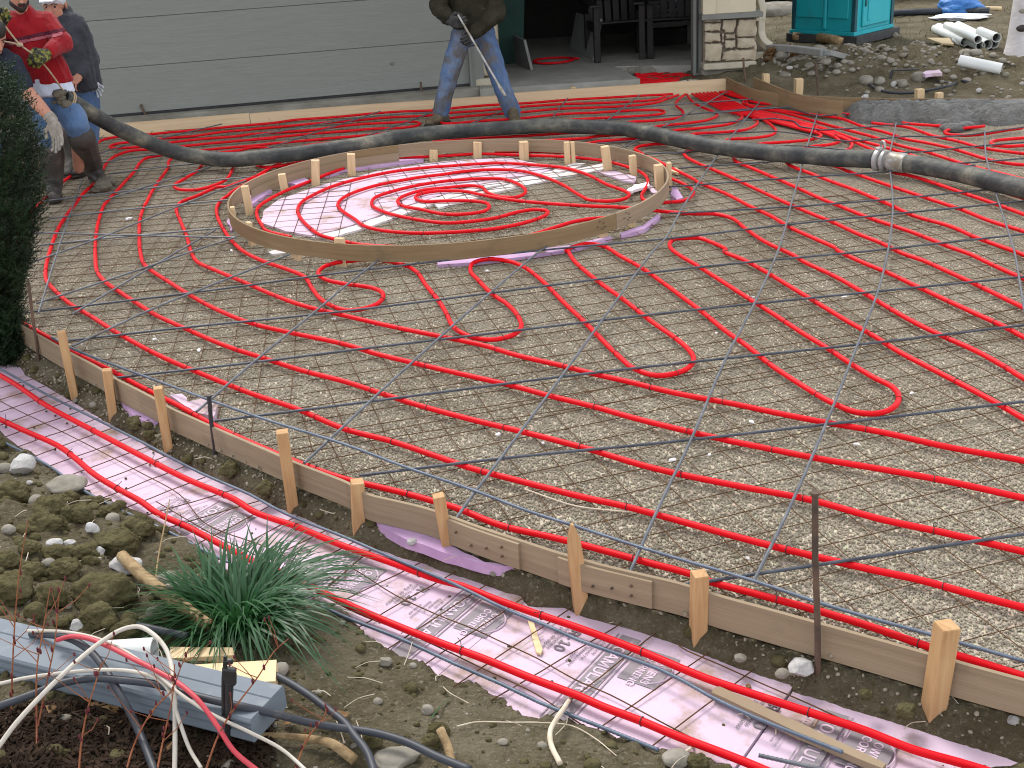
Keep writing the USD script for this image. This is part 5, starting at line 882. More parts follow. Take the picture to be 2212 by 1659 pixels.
# porch things
def chair(label, x, y, s=1.0, rz=0.0):
    c = thing('chair', label, 'chair', loc=(x, y, .1)); UsdGeom.Xformable(stage.GetPrimAtPath(c)).AddRotateZOp().Set(math.degrees(rz)); mt = M['dark_wood']
    for a in (-.30, .30):
        mesh('front_leg', box((a, -.28, .30), (.07, .07, .60), bev=.006), mt, c); mesh('rear_leg', box((a, .28, .24), (.07, .07, .48), bev=.006), mt, c)
        mesh('arm', box((a * 1.1, -.02, .615), (.12, .72, .028), bev=.006), mt, c)
        mesh('side_rail', box((a, 0, .36), (.035, .58, .09)), mt, c)
    for k in range(6): mesh('seat_slat', box((0, -.27 + .09 * k, .425 - .012 * k), (.58, .08, .02), bev=.004), mt, c)
    for k in range(6):
        m = box((-.24 + .096 * k, .32, .78), (.075, .02, .85), bev=.004); m.apply_transform(trimesh.transformations.rotation_matrix(-.22, [1, 0, 0], [0, .28, .4])); mesh('back_slat', m, mt, c)
    m = box((0, .30, .66), (.62, .025, .07)); mesh('back_rail', m, mt, c)
p_ = W('Q3', 730, 330, .1); chair('dark wooden slat chair next to the leaning grey panel on the porch', p_[0], p_[1] + .3, rz=.1)
p_ = W('Q3', 1005, 314, .1); chair('dark wooden slat chair in front of the white blinds', p_[0], p_[1] + .3, rz=-.12)
bn = thing('bin', 'dark green plastic bin behind the worker in the olive jacket', 'bin'); p_ = W('Q3', 95, 352, .1)
mesh('body', tm(m3.Manifold.hull_points(np.array([[p_[0] + a * w_, p_[1] + .3 + b * w_, z] for a in (-1, 1) for b in (-1, 1) for z, w_ in ((.1, .22), (1.15, .30))]))), M['bin'], bn, smooth=20)
mesh('lid', box((p_[0], p_[1] + .3, 1.18), (.66, .68, .06), bev=.02), M['bin'], bn)
for a in (-.2, .2): mesh('wheel', moved(trimesh.creation.cylinder(.1, .05, sections=20), (p_[0] + a, p_[1] + .04, .2), 0, (0, math.pi / 2, 0)), M['black_plastic'], bn)
def leaning(label, q, th):
    p = [W('Q3', *q[2], .1), W('Q3', *q[3], .1)]; t0_, t1_ = A('Q3', *q[1], p[0][1] + .12), A('Q3', *q[0], p[1][1] + .12)
    f4 = np.array([p[0], t0_, t1_, p[1]]); n = np.cross(f4[1] - f4[0], f4[3] - f4[0]); n /= np.linalg.norm(n); n = n if n[1] > 0 else -n
    mesh('board', tm(m3.Manifold.hull_points(np.vstack([f4, f4 + n * th]))), M['panel'], None, label, 'board', smooth=False)
leaning('grey board leaning on the chair at the middle of the porch', [(485, 68), (615, 100), (575, 325), (447, 276)], .03)
leaning('thin grey board leaning near the green bin', [(125, 182), (200, 216), (240, 380), (150, 340)], .03)
an = np.linspace(.15, 2 * np.pi + .1, 40); cc0 = W('Q3', 365, 327, .115); ca = (W('Q3', 470, 322, .1) - W('Q3', 258, 326, .1))[:2]; rr_ = np.linalg.norm(ca) / 2
pex('loose coil of red tube lying on the porch floor', np.vstack([np.c_[cc0[0] + rr_ * np.cos(an), cc0[1] + rr_ * 1.0 * np.sin(an), .113 + .012 * an / 6], [[cc0[0] + rr_ * 1.25, cc0[1] + .02, .115]]]), ties=False)

# ------------------------------------------------------------------ portable toilet
pt = thing('portable_toilet', 'teal portable toilet on a black skid behind the stone pillar', 'portable toilet')
ta, tb = W('R3', 720, 210, .1)[:2], W('R3', 1122, 232, .1)[:2]; u = (tb - ta) / np.linalg.norm(tb - ta); v = np.array([-u[1], u[0]]); w_ = np.linalg.norm(tb - ta)
def tb_(a0, a1, b0, b1, z0, z1, bev=.004): c = ta + u * (a0 + a1) / 2 + v * (b0 + b1) / 2; return box((*c, (z0 + z1) / 2), (a1 - a0, b1 - b0, z1 - z0), (*u, 0), bev=bev)
mesh('skid', tb_(-.04, w_ + .07, -.05, w_ + .05, .0, .10), M['skid'], pt); mesh('floor_flange', tb_(-.015, w_ + .012, -.02, w_, .10, .145), M['teal'], pt)
mesh('front_wall', tb_(0, w_ - .03, .012, .04, .145, 2.2), M['teal'], pt); mesh('side_wall', tb_(w_ - .04, w_ - .012, .03, w_ - .03, .145, 2.2), M['teal'], pt); mesh('side_wall', tb_(0, .028, .03, w_ - .03, .145, 2.2), M['teal'], pt); mesh('rear_wall', tb_(0, w_, w_ - .04, w_ - .012, .145, 2.2), M['teal'], pt)
for a in (.0, w_ - .045): mesh('corner_post', tb_(a, a + .05, -.004, .05, .12, 2.2), M['teal_dark'], pt)
mesh('corner_post', tb_(w_ - .045, w_ + .004, w_ - .06, w_ - .0, .12, 2.2), M['teal_dark'], pt)
for a0, a1 in ((.06, .50 * w_), (.57 * w_, w_ - .09)): mesh('raised_panel', tb_(a0, a1, -.006, .014, .29, 2.0, .01), M['teal'], pt)
mesh('centre_rib', tb_(.505 * w_, .56 * w_, -.016, .014, .16, 2.1, .012), M['teal'], pt)
mesh('door', tb_(w_ - .014, w_ + .012, .16, w_ - .12, .19, 2.05, .008), M['teal'], pt); mesh('door_rib', tb_(w_ + .010, w_ + .022, .26, .32, .25, 1.95, .005), M['teal'], pt); mesh('hinge', tb_(w_ + .005, w_ + .025, .19, .22, .42, .52), M['teal_dark'], pt)
rfp = np.array([[*(ta + u * a + v * b), z] for a, b, z in ((-.04, -.04, 2.2), (w_ + .04, -.04, 2.2), (w_ + .04, w_ + .02, 2.2), (-.04, w_ + .02, 2.2), (.15, .15, 2.42), (w_ - .15, .15, 2.42), (w_ - .15, w_ - .15, 2.42), (.15, w_ - .15, 2.42))]); mesh('roof', tm(m3.Manifold.hull_points(rfp)), M['blind'], pt, smooth=20)

# ------------------------------------------------------------------ birch tree
bt = thing('birch_tree', 'white barked birch tree at the upper right edge', 'tree'); b0 = W('R3', 2215, 405, .02); rt = abs(W('R3', 2215, 400)[0] - W('R3', 2035, 400)[0])
zz = np.r_[np.linspace(-.1, .35, 8), np.linspace(.45, 7, 28)]; rr = rt * (.78 + .42 * np.exp(-((zz + .1) / .16))) * (1 - .045 * zz.clip(0)); tr = tube(np.c_[b0[0] + .012 * zz + .03 * np.sin(zz * .8), 0 * zz + b0[1], zz], rr, 36)
tr.vertices += (tr.vertices - np.c_[np.full((len(tr.vertices), 2), b0[:2]), tr.vertices[:, 2]]) * (.12 * (meshkit.fbm(tr.vertices * [3, 3, 5], 3, 4) - .5))[:, None]
mesh('trunk', tr, M['bark'], bt, smooth=True)
mesh('knot', moved(rock(.05, 5, (1.2, .35, .7), .3, 2), A('R3', 2200, 182, b0[1] - rt * .86)), M['hair'], bt); mesh('knot', moved(rock(.035, 6, (1.2, .4, .7), .3, 2), A('R3', 2205, 70, b0[1] - rt * .78)), M['grey_rock'], bt)
lm = []
rg = np.random.default_rng(12)
for k in range(16):
    z = 2.6 + 4.2 * k / 16; a = rg.random() * 6.28; L_ = 1.9 - .08 * k; s0 = np.array([b0[0] + .012 * z, b0[1], z]); d = np.array([math.cos(a), math.sin(a), .9]); q = np.array([s0, s0 + d * L_ * .4 + [0, 0, .1], s0 + d * L_ * .8 + [0, 0, .3], s0 + d * L_ + [0, 0, .2]]); lm.append(tube(spline(q, .2), np.linspace(.05, .008, len(spline(q, .2))), 6))
    for _ in range(6): e = q[1] + (q[3] - q[1]) * rg.random(); f_ = e + rg.normal(size=3) * .3 + [0, 0, -.1]; lm.append(tube(np.array([e, (e + f_) / 2 + [0, 0, .05], f_]), [.008, .005, .002], 4))
mesh('crown', cat(lm), M['brown_bark'], bt, smooth=True)
mesh('root_flare', moved(rock(.16, 9, (1.5, .9, .5), .4, 2), W('R3', 2120, 405, .0)), M['bark'], bt)

# ------------------------------------------------------------------ white pipes
def pvc(label, k, a, b, r, z=None, rise=0.0, thick=.006):
    pa_, pb_ = onground(k, *a, .03), onground(k, *b, .03); pa_ = pa_ + [0, 0, r + rise]; pb_ = pb_ + [0, 0, r + rise]
    # re-aim so that the axis meets the picture at its own height
    pa_ = W(k, *a, pa_[2]); pb_ = W(k, *b, pb_[2]); t = (pb_ - pa_) / np.linalg.norm(pb_ - pa_)
    x = thing('white_pipe', label, 'pipe'); n = 20; q = np.array([pa_, pb_])
    o = tube(q, r, n, False); i_ = tube(q, r - thick, n, False); i_.invert(); e = []
    for off, s in ((0, -1), (n, 1)):
        F_ = [];
        for j_ in range(n): k_ = (j_ + 1) % n; F_ += [[j_, k_, n + k_], [j_, n + k_, n + j_]] if s < 0 else [[j_, n + k_, k_], [j_, n + j_, n + k_]]
        e.append(trimesh.Trimesh(np.vstack([o.vertices[off:off + n], i_.vertices[off:off + n]]), F_, process=False))
    mesh('pipe_wall', cat([o, i_] + e), M['pvc'], x, smooth=35)
    mesh('bore', tube(np.array([pb_ - t * min(.5, .8 * np.linalg.norm(pb_ - pa_)), pb_ - t * .12]), r - thick - .001, n), M['black_plastic'], x)
    return pa_, pb_
for lb, a, b, r, rise in (('lone white pipe on the bare dirt below the pipe pile', (650, 395), (1055, 478), .052, .0), ('pipe at the left edge of the pile with a greenish end', (420, 95), (705, 222), .050, 0), ('thin short pipe in front of the pile', (605, 205), (678, 240), .036, 0),
                          ('longest pipe in the lower row of the pile', (455, 80), (855, 260), .052, 0), ('pipe of the lower row, second from the tree', (565, 72), (922, 245), .054, 0), ('upper pipe resting on the pile', (530, 65), (830, 198), .045, .08), ('pipe of the pile farthest from the house', (640, 65), (985, 235), .054, 0), ('pipe of the pile passing behind the birch', (850, 118), (1010, 180), .05, .09)):
    pvc(lb, 'B2', a, b, r, rise=rise)
flat_piece('wood_scrap', 'thin yellow board lying left of the pipe pile', 'B2', [(340, 180), (555, 182), (600, 240), (480, 232)], 'pale_wood', .02, .02, 'wood scrap')

# ------------------------------------------------------------------ rubble, litter and lines on the far dirt
for n, (k, x, y, rx, s, lb) in enumerate((('B1', 572, 190, 28, .75, 'round pale stone at the lower end of the fluted drain pipe'), ('B1', 258, 85, 50, .8, 'brown boulder behind the fluted drain pipe'), ('B1', 675, 408, 40, .6, 'egg shaped stone right of the rusty pin'), ('B1', 780, 275, 50, .7, 'rounded stone below the orange flag'), ('B1', 610, 215, 60, .5, 'flat stone above the orange flag'),
        ('B1', 1120, 245, 70, .85, 'big round boulder in the middle of the rubble heap'), ('B1', 1060, 390, 40, .8, 'stone beside the black bar on the heap'), ('B1', 1125, 415, 60, .8, 'rough brown boulder low on the heap'), ('B1', 570, 340, 45, .7, 'grey green stone behind the rusty pin'), ('B1', 265, 282, 35, .5, 'flat white stone left on the heap'), ('B1', 415, 305, 25, 1.1, 'upright white stone left on the heap'), ('B1', 792, 375, 34, .45, 'flat white stone low on the heap'),
        ('B1', 450, 270, 45, .8, 'grey stone before the drain pipe'), ('B1', 345, 228, 40, .7, 'brown stone under the drain pipe'), ('B1', 775, 352, 30, .5, 'small flat stone left of centre'), ('B1', 920, 310, 50, .6, 'whitish rubble lump at the centre'), ('B1', 990, 560, 35, .7, 'white chip behind the right form'), ('B1', 10, 255, 30, .7, 'pale stone beside the pillar return'),
        ('B2', 90, 425, 90, .8, 'large broken concrete lump on the heap'), ('B2', 235, 430, 70, .8, 'grey green boulder next to the broken concrete'), ('B2', 110, 610, 55, .7, 'brown round stone beside the black pipe curve'), ('B2', 745, 497, 52, .6, 'flat oval stone below the lone white pipe'), ('B2', 560, 530, 42, .6, 'tan stone left of the oval stone'), ('B2', 570, 568, 55, .5, 'low wide stone beside the thin bars'), ('B2', 697, 560, 42, .8, 'pointed grey stone at the end of the black line'), ('B2', 820, 537, 24, .7, 'small grey stone right of the pointed one'),
        ('B2', 840, 680, 30, .8, 'white stone on the bare dirt behind the wet concrete'), ('B2', 1208, 553, 36, .8, 'white stone near the right edge'), ('B2', 1092, 525, 30, .7, 'round stone under the end of the lone pipe'), ('B2', 1020, 510, 38, .5, 'flat stone under the lone pipe'), ('B2', 945, 510, 22, 1.1, 'white shard under the lone pipe'), ('B2', 340, 475, 36, .7, 'tan stone over the foam scrap'), ('B2', 25, 630, 30, 1.1, 'white shard at the left of the curve'), ('B2', 35, 155, 42, .7, 'round tan stone on the grass'), ('B2', 1250, 615, 22, .8, 'small white stone at the very edge'))):
    p = onground(k, x, y + rx * .5, .05); sc = rx * TILE[k][2] / 1.4756 / (FOC / np.linalg.norm(p - [0, 0, H]))
    mesh('stone', moved(rock(sc, 300 + n, (1, .8, s), .45, 3, sharp='white' in lb or 'broken' in lb or 'rough' in lb), p + [0, 0, sc * s * .45], n), M['rock' if 'white' in lb else 'grey_rock'], None, lb, 'stone', smooth=50)
rb = []
rg = np.random.default_rng(5)
for k in range(900):
    c, s = ((3.4, 12.6), (1.1, .55)) if k % 3 else ((4.6, 11.9), (1.3, .8))
    x, y = rg.normal(c[0], s[0] * .6), rg.normal(c[1], s[1] * .6)
    if SLAB.buffer(.1).contains(Point(x, y)) or x < pb + .15: continue
    r = rg.lognormal(-3.9, .5); rb.append(moved(rock(r, k, (1, .85, .6), .5, 1), (x, y, gz_at(x, y) + r * .2), rg.random() * 6))
mesh('rubble', cat(rb), M['grey_rock'], None, 'small stones strewn over the rubble heap beyond the right form', 'rubble', kind='stuff', smooth=40)
gl = []
for k in range(2600):                                               # dead grass, leaf litter
    x, y = 2.9 + 7 * rg.random(), 12 + 11 * rg.random() ** 1.2
    if x < 3 and y > 13: continue
    h_ = .03 + .05 * rg.random(); z = gz_at(x, y); a = rg.random() * 6.28; d = np.array([math.cos(a), math.sin(a), 0]); n = np.array([-d[1], d[0], 0]) * .006; t_ = np.array([x, y, z]) + d * h_ * .8 + [0, 0, h_]; b = np.array([x, y, z - .01]); gl.append(trimesh.Trimesh([b - n, b + n, t_], [[0, 1, 2]], process=False))
mesh('grass', cat(gl), M['far_grass'], None, 'short rough grass and dead stems on the far dirt', 'grass', kind='stuff', smooth=False)
fp_ = W('B1', 697, 305, .2); fg = thing('marker_flag', 'small bright orange marker flag on the rubble heap', 'flag'); Yf = onground('B1', 697, 315, .1)[1]
fq = [A('B1', *q, Yf) for q in ((684, 250), (690, 232), (704, 228), (712, 260), (708, 296), (692, 304), (686, 280))]; mesh('cloth', tm(m3.Manifold.hull_points(np.vstack([fq, np.array(fq) + [0, .015, 0]]))), M['orange'], fg, smooth=False)
mesh('wire', tube(np.array([A('B1', 697, 330, Yf), A('B1', 690, 232, Yf + .005)]), .003, 4), M['rust'], fg)
def line_(name, label, cat_, k, pts, r, mat, z=.03): 
    q = np.array([onground(k, *p, .05) + [0, 0, r + (p[2] if len(p) > 2 else 0)] for p in pts]); mesh(name, tube(spline(q, .05), r, 7), M[mat], None, label, cat_, smooth=True)
line_('black_pipe', 'black pipe curving behind the wet concrete on the bare dirt', 'pipe', 'B2', [(-260, 600), (-120, 690), (0, 715), (150, 718), (300, 705), (430, 680), (540, 655), (620, 625), (650, 605), (700, 605), (770, 630)], .012, 'black_pipe')
for k in range(3): line_('thin_bar', f'{["upper", "middle", "lower"][k]} thin bar of the bundle lying on the rubble heap', 'steel bar', 'B2', [(40 + 40 * k, 492 + 22 * k), (300, 545 + 12 * k), (570, 605 + 6 * k)], .006, 'rebar', 0)
ls_ = thing('black_stick', 'black steel angle stuck upright in the rubble heap', 'steel bar'); p = onground('B2', -10, 575, .1); mesh('shaft', tube(np.array([p, A('B2', 15, 490, p[1])]), .016, 6), M['black_plastic'], ls_); mesh('arm', tube(np.array([A('B2', 15, 492, p[1]), A('B2', 260, 482, p[1] + .1)]), .009, 6), M['black_plastic'], ls_)
flat_piece('foam_piece', 'pale lilac foam scrap on the far dirt', 'B2', [(300, 515), (340, 495), (430, 490), (460, 480), (490, 515), (400, 520), (330, 530)], 'foam', .03, .12)
line_('black_pipe', 'long black pipe on the slope behind the pipe pile', 'pipe', 'B3', [(470, 100), (560, 88), (720, 80), (900, 76), (1085, 74)], .045, 'black_pipe')
line_('lumber', 'greenish pole behind the blue tarp', 'pole', 'B3', [(980, 54), (1150, 58)], .03, 'pale_wood')
p = onground('B3', 930, 75, .3); tp = moved(rock(1, 77, (.30, .25, .16), .9, 3), p + [0, 0, .08]); mesh('tarp', tp, M['tarp'], None, 'crumpled blue tarp on the slope behind the pipes', 'tarp', smooth=False)
p = onground('B3', 925, 102, .2); mesh('plastic_litter', moved(rock(1, 78, (.4, .2, .04), 1.2, 3), p + [0, 0, .03]), M['litter'], None, 'pale plastic litter below the blue tarp', 'litter', smooth=False)
line_('log', 'old log half buried behind the drain pipe', 'log', 'B1', [(300, 40), (500, 45), (700, 75), (760, 95)], .06, 'brown_bark')
p = [onground('R3', 545, 120, .1), onground('R3', 700, 90, .1)]; mesh('boulder', moved(rock(.38, 88, (1.3, .7, .42), .4, 3), (p[0] + p[1]) / 2 + [0, .2, .02]), M['grey_rock'], None, 'grey mound of stone left of the portable toilet', 'stone')
fg_ = []                                                             # bushes behind
def bush(label, c, r, n, seed, mat='brush', ls=.05):
    rg = np.random.default_rng(seed); b = thing('bush', label, 'bush'); V, F_ = [], []
    for k in range(n):
        d = rg.normal(size=3); d /= np.linalg.norm(d); q = c + d * r * (.4 + .6 * rg.random() ** .5) * np.array([1, .8, .9]); q[2] = max(q[2], .05); a = rg.normal(size=(2, 3)) * ls; V += [q, q + a[0], q + a[0] + a[1], q + a[1]]; F_ += [[4 * k, 4 * k + 1, 4 * k + 2], [4 * k, 4 * k + 2, 4 * k + 3]]
    mesh('foliage', trimesh.Trimesh(V, F_, process=False), M[mat], b, smooth=False)
    mesh('stems', cat([tube(np.array([[c[0] + rg.normal() * .1, c[1] + rg.normal() * .1, 0], c + rg.normal(size=3) * r * .5]), [.02, .005], 5) for _ in range(8)]), M['brown_bark'], b)
p = W('R3', 620, 55, 0); bush('dark bush in the gap between downspout and portable toilet', p + [-.1, .9, .45], .85, 2600, 1)
p = W('R3', 640, 360, 0); bush('low dry brown weeds under the fluted drain pipe', W('B1', 190, 270, .1) + [0, .05, .02], .20, 2200, 2, 'leaf', .018)
p = onground('R3', 1480, 20, .3); bush('low green shrubs on the slope right of the portable toilet', p + [0, 1.2, .3], 1.0, 3500, 3)

# ------------------------------------------------------------------ fresh wet concrete
out = path(.0, 'R3', (1045, 705), (1062, 745), (1100, 772), (1150, 792), (1240, 800), (1350, 792), (1430, 800), (1500, 782), (1600, 795), (1690, 800), (1715, 830), (1780, 838), (1840, 815), (1930, 800), (2020, 812), (2212, 795), (2600, 790))[:, :2]
ro = LineString(RIGHT).parallel_offset(.012, 'right'); rr2 = np.array([ro.interpolate(s).coords[0] for s in np.linspace(0, ro.length, 60)])
if not SLAB.contains(Point(rr2[30])): ro = LineString(RIGHT).parallel_offset(.012, 'left'); rr2 = np.array([ro.interpolate(s).coords[0] for s in np.linspace(0, ro.length, 60)])
s0 = W('R3', 1150, 655, .1)[:2]; rr2 = rr2[np.argsort(rr2[:, 0])]; rr2 = rr2[rr2[:, 0] > s0[0] - .02]
CP = Polygon(np.vstack([out, [[out[-1][0], rr2[-1][1]]], rr2[::-1]])).buffer(0); CP = max(getattr(CP, 'geoms', [CP]), key=lambda g: g.area)
x0, y0, x1, y1 = CP.bounds; gx, gy = np.meshgrid(np.arange(x0 - .06, min(x1, 6.2) + .06, .016), np.arange(y0 - .06, y1 + .06, .016), indexing='ij'); P_ = shapely.points(gx.ravel(), gy.ravel())
ins = shapely.contains(CP, P_); de = shapely.distance(CP.boundary, P_); fr = shapely.distance(LineString(out), P_); p3 = np.c_[gx.ravel(), gy.ravel(), 0 * gx.ravel()]
zc = np.where(ins, .015 + .122 * (1 - np.exp(-fr / .08)), -.04) + np.where(ins, (.06 * (meshkit.fbm(p3 * 5, 4, 1) - .5) + .08 * (meshkit.fbm(p3 * 16, 4, 2) - .5) + .03 * (meshkit.noise(p3 * 50) - .5)) * np.clip(fr / .05, .3, 1), 0)
zc = np.where(zc > .135, .135 + .25 * (zc - .135), zc); nb_ = gx.shape[1]; i, j = np.meshgrid(np.arange(gx.shape[0] - 1), np.arange(nb_ - 1), indexing='ij'); f = np.stack([i * nb_ + j, (i + 1) * nb_ + j, (i + 1) * nb_ + j + 1, i * nb_ + j + 1], -1).reshape(-1, 4); f = f[ins[f].any(1)]
cm = trimesh.Trimesh(np.c_[p3[:, :2], zc], np.vstack([f[:, [0, 1, 2]], f[:, [0, 2, 3]]]), process=False); cm.remove_unreferenced_vertices()
mesh('wet_concrete', cm, M['wet'], None, 'lumpy dark grey mass of freshly poured wet concrete at the right', 'wet concrete', kind='stuff', smooth=True)
bl_ = []
for x, y, r in ((1760, 822, .07), (1720, 815, .05), (1800, 815, .06), (1690, 790, .06), (1840, 805, .06)): bl_.append(moved(rock(r, int(x), (1.2, .9, .6), .6, 3), W('R3', x, y, .03)))
mesh('concrete_splash', cat(bl_), M['wet'], None, 'blobs of wet concrete dropped in front of the fresh mass', 'concrete splash', kind='stuff')
TILE.update(K1=(0, 0, 360 / 519), K2=(1340, 0, 360 / 816))
# ------------------------------------------------------------------ concrete pump hose
hp = [A('R1', 415, 628, 9.20), A('R1', 490, 668, 9.27), A('R1', 560, 712, 9.33), A('R1', 700, 795, 9.47), A('R1', 900, 890, 9.62), A('R1', 1100, 968, 9.78)]
hg = path(.112, 'R1', (1300, 1010), (1500, 1022), 'Z2', (200, 455), (500, 427), (800, 387), (1000, 350), (1240, 318), 'Z3', (300, 338), (600, 310), (850, 297), (1050, 303), (1240, 312), 'Z4', (200, 362), (400, 398), (600, 443), (800, 480), (1000, 505), (1270, 533), 'Z5', (600, 482), (800, 498))
hg[2:9, 2] += .02 * np.sin(np.linspace(0, math.pi, 7))
he = path(.112, 'Z6', (200, 470))
hose = thing('concrete_hose', 'long muddy black concrete pump hose snaking across the slab', 'hose')
h1 = spline(np.vstack([hp, hg, he]), .04); rr = np.full(len(h1), .060)
def lumpy(m, amp, sc, seed):
    n = m.vertex_normals; m.vertices = m.vertices + n * (amp * (meshkit.fbm(m.vertices * sc, 3, seed) - .45))[:, None]; return m
mesh('hose_section', lumpy(tube(h1, rr, 20), .010, 9, 3), M['hose'], hose, smooth=True)
h2 = spline(path(.112, 'Z6', (425, 497), (560, 518), (700, 545), (900, 588), (1100, 640), (1270, 678), (1600, 770)), .04)
mesh('hose_section', lumpy(tube(h2, .061, 20), .006, 9, 5), M['hose'], hose, smooth=True)
c0, c1 = W('Z6', 200, 468, .112), W('Z6', 425, 497, .112); ct = c1 - c0; cn = ct / np.linalg.norm(ct)
P_ = lambda s: c0 + ct * s
mesh('end_sleeve', tube(np.array([P_(-.35), P_(-.02), P_(.0)]), [.063, .066, .062], 24), M['hose'], hose, smooth=30)
mesh('coupling_neck', tube(np.array([P_(-.02), P_(.62)]), .052, 24), M['steel'], hose, smooth=30)
mesh('clamp', cat([tube(np.array([P_(.03), P_(.06), P_(.16), P_(.19)]), [.066, .078, .078, .066], 24), tube(np.array([P_(.25), P_(.28), P_(.36), P_(.38)]), [.066, .074, .074, .064], 24)]), M['steel'], hose, smooth=30)
side = np.cross(cn, [0, 0, 1.]); lv = [P_(.12) + [0, 0, .07] - side * .03, P_(.16) + [0, 0, .125], P_(.30) + [0, 0, .135] + side * .02, P_(.40) + [0, 0, .095] + side * .04]
mesh('clamp_lever', tube(spline(np.array(lv), .015), .009, 8), M['steel'], hose, smooth=True); mesh('lever_hinge', box(P_(.12) + [0, 0, .075], (.04, .05, .03), cn, bev=.006), M['steel'], hose)
mesh('metal_sleeve', tube(np.array([P_(.45), P_(.50), P_(.95), P_(1.0)]), [.058, .067, .067, .062], 24), M['steel'], hose, smooth=30)
ms_ = [moved(rock(.03 + .02 * rng.random(), 500 + k, (1, 1, .8), .6, 2), h1[0] + rng.normal(size=3) * [.03, .02, .035] + [-.01, 0, .02]) for k in range(9)]; mesh('mud_lumps', cat(ms_), M['mud'], hose, kind='stuff')
mesh('hose_mouth', tube(np.array([h1[0] - (h1[1] - h1[0]) * .1, h1[0] + (h1[1] - h1[0]) * .02]), .05, 16), M['black_plastic'], hose)

# ------------------------------------------------------------------ people
_sp = trimesh.creation.icosphere(subdivisions=1).vertices
def flesh(segs, inflate=0.0, res=.022, it=8, wrinkle=0.0, seed=0, extra=()):
    ms = []
    for s in segs:
        pts = []
        for p, r in s:
            r = np.asarray(r, float) + inflate; pts.append(np.asarray(p) + _sp * r)
        ms.append(m3.Manifold.hull_points(np.vstack(pts)))
    m = m3.Manifold.batch_boolean(ms + list(extra), m3.OpType.Add).refine_to_length(res)
    t = tm(m); t.merge_vertices(); trimesh.smoothing.filter_taubin(t, lamb=.5, nu=.52, iterations=it)
    if wrinkle:
        v = t.vertices; n = t.vertex_normals
        d = meshkit.fbm(v * [14, 14, 8] + seed, 3, seed) - .5 + .8 * (np.abs(meshkit.noise(v * [22, 22, 11] + seed * 3) - .5) - .25); t.vertices = v + n * (wrinkle * d)[:, None]
    return t
def hand_mesh(wrist, d, n, curl=.9, s=1.0, left=False, spread=.06, thumb=.8):
    """five fingers on a palm: d points along the fingers, n out of the palm (fingers curl towards n)"""
    d = np.asarray(d, float); d /= np.linalg.norm(d); n = np.asarray(n, float); n -= d * (n @ d); n /= np.linalg.norm(n); u = np.cross(d, n) * (-1 if left else 1)
    w = np.asarray(wrist, float); segs = [[(w, .026 * s), (w + d * .045 * s + u * .026 * s, .019 * s), (w + d * .045 * s - u * .024 * s, .018 * s)], [(w + d * .03 * s + u * .028 * s, .018 * s), (w + d * .03 * s - u * .026 * s, .017 * s), (w + d * .092 * s + u * .030 * s, .0135 * s), (w + d * .086 * s - u * .030 * s, .0125 * s)]]
    for k, (o, l) in enumerate(((.030, .040), (.010, .045), (-.010, .042), (-.029, .033))):
        p = w + d * (.092 - .004 * abs(k - 1)) * s + u * o * s; dd_ = d + u * spread * (1.5 - k); a = curl * .6; r = .0098 * s
        for j_, f_ in enumerate((1, .72, .58)):
            a_ = a + j_ * curl * .75; q = p + (dd_ * math.cos(a_) + n * math.sin(a_)) * l * f_ * s; segs.append([(p, r), (q, r * .92)]); p = q; r *= .94
    p = w + d * .028 * s + u * .030 * s; q = p + (u * .75 + d * .55 + n * .35 * thumb) * .040 * s; q2 = q + (d * .75 + n * .6 * thumb - u * .1) * .034 * s; q3 = q2 + (d * .6 + n * .7 * thumb - u * .45) * .026 * s
    segs += [[(p, .015 * s), (q, .0125 * s)], [(q, .0125 * s), (q2, .0105 * s)], [(q2, .0105 * s), (q3, .009 * s)]]
    return segs
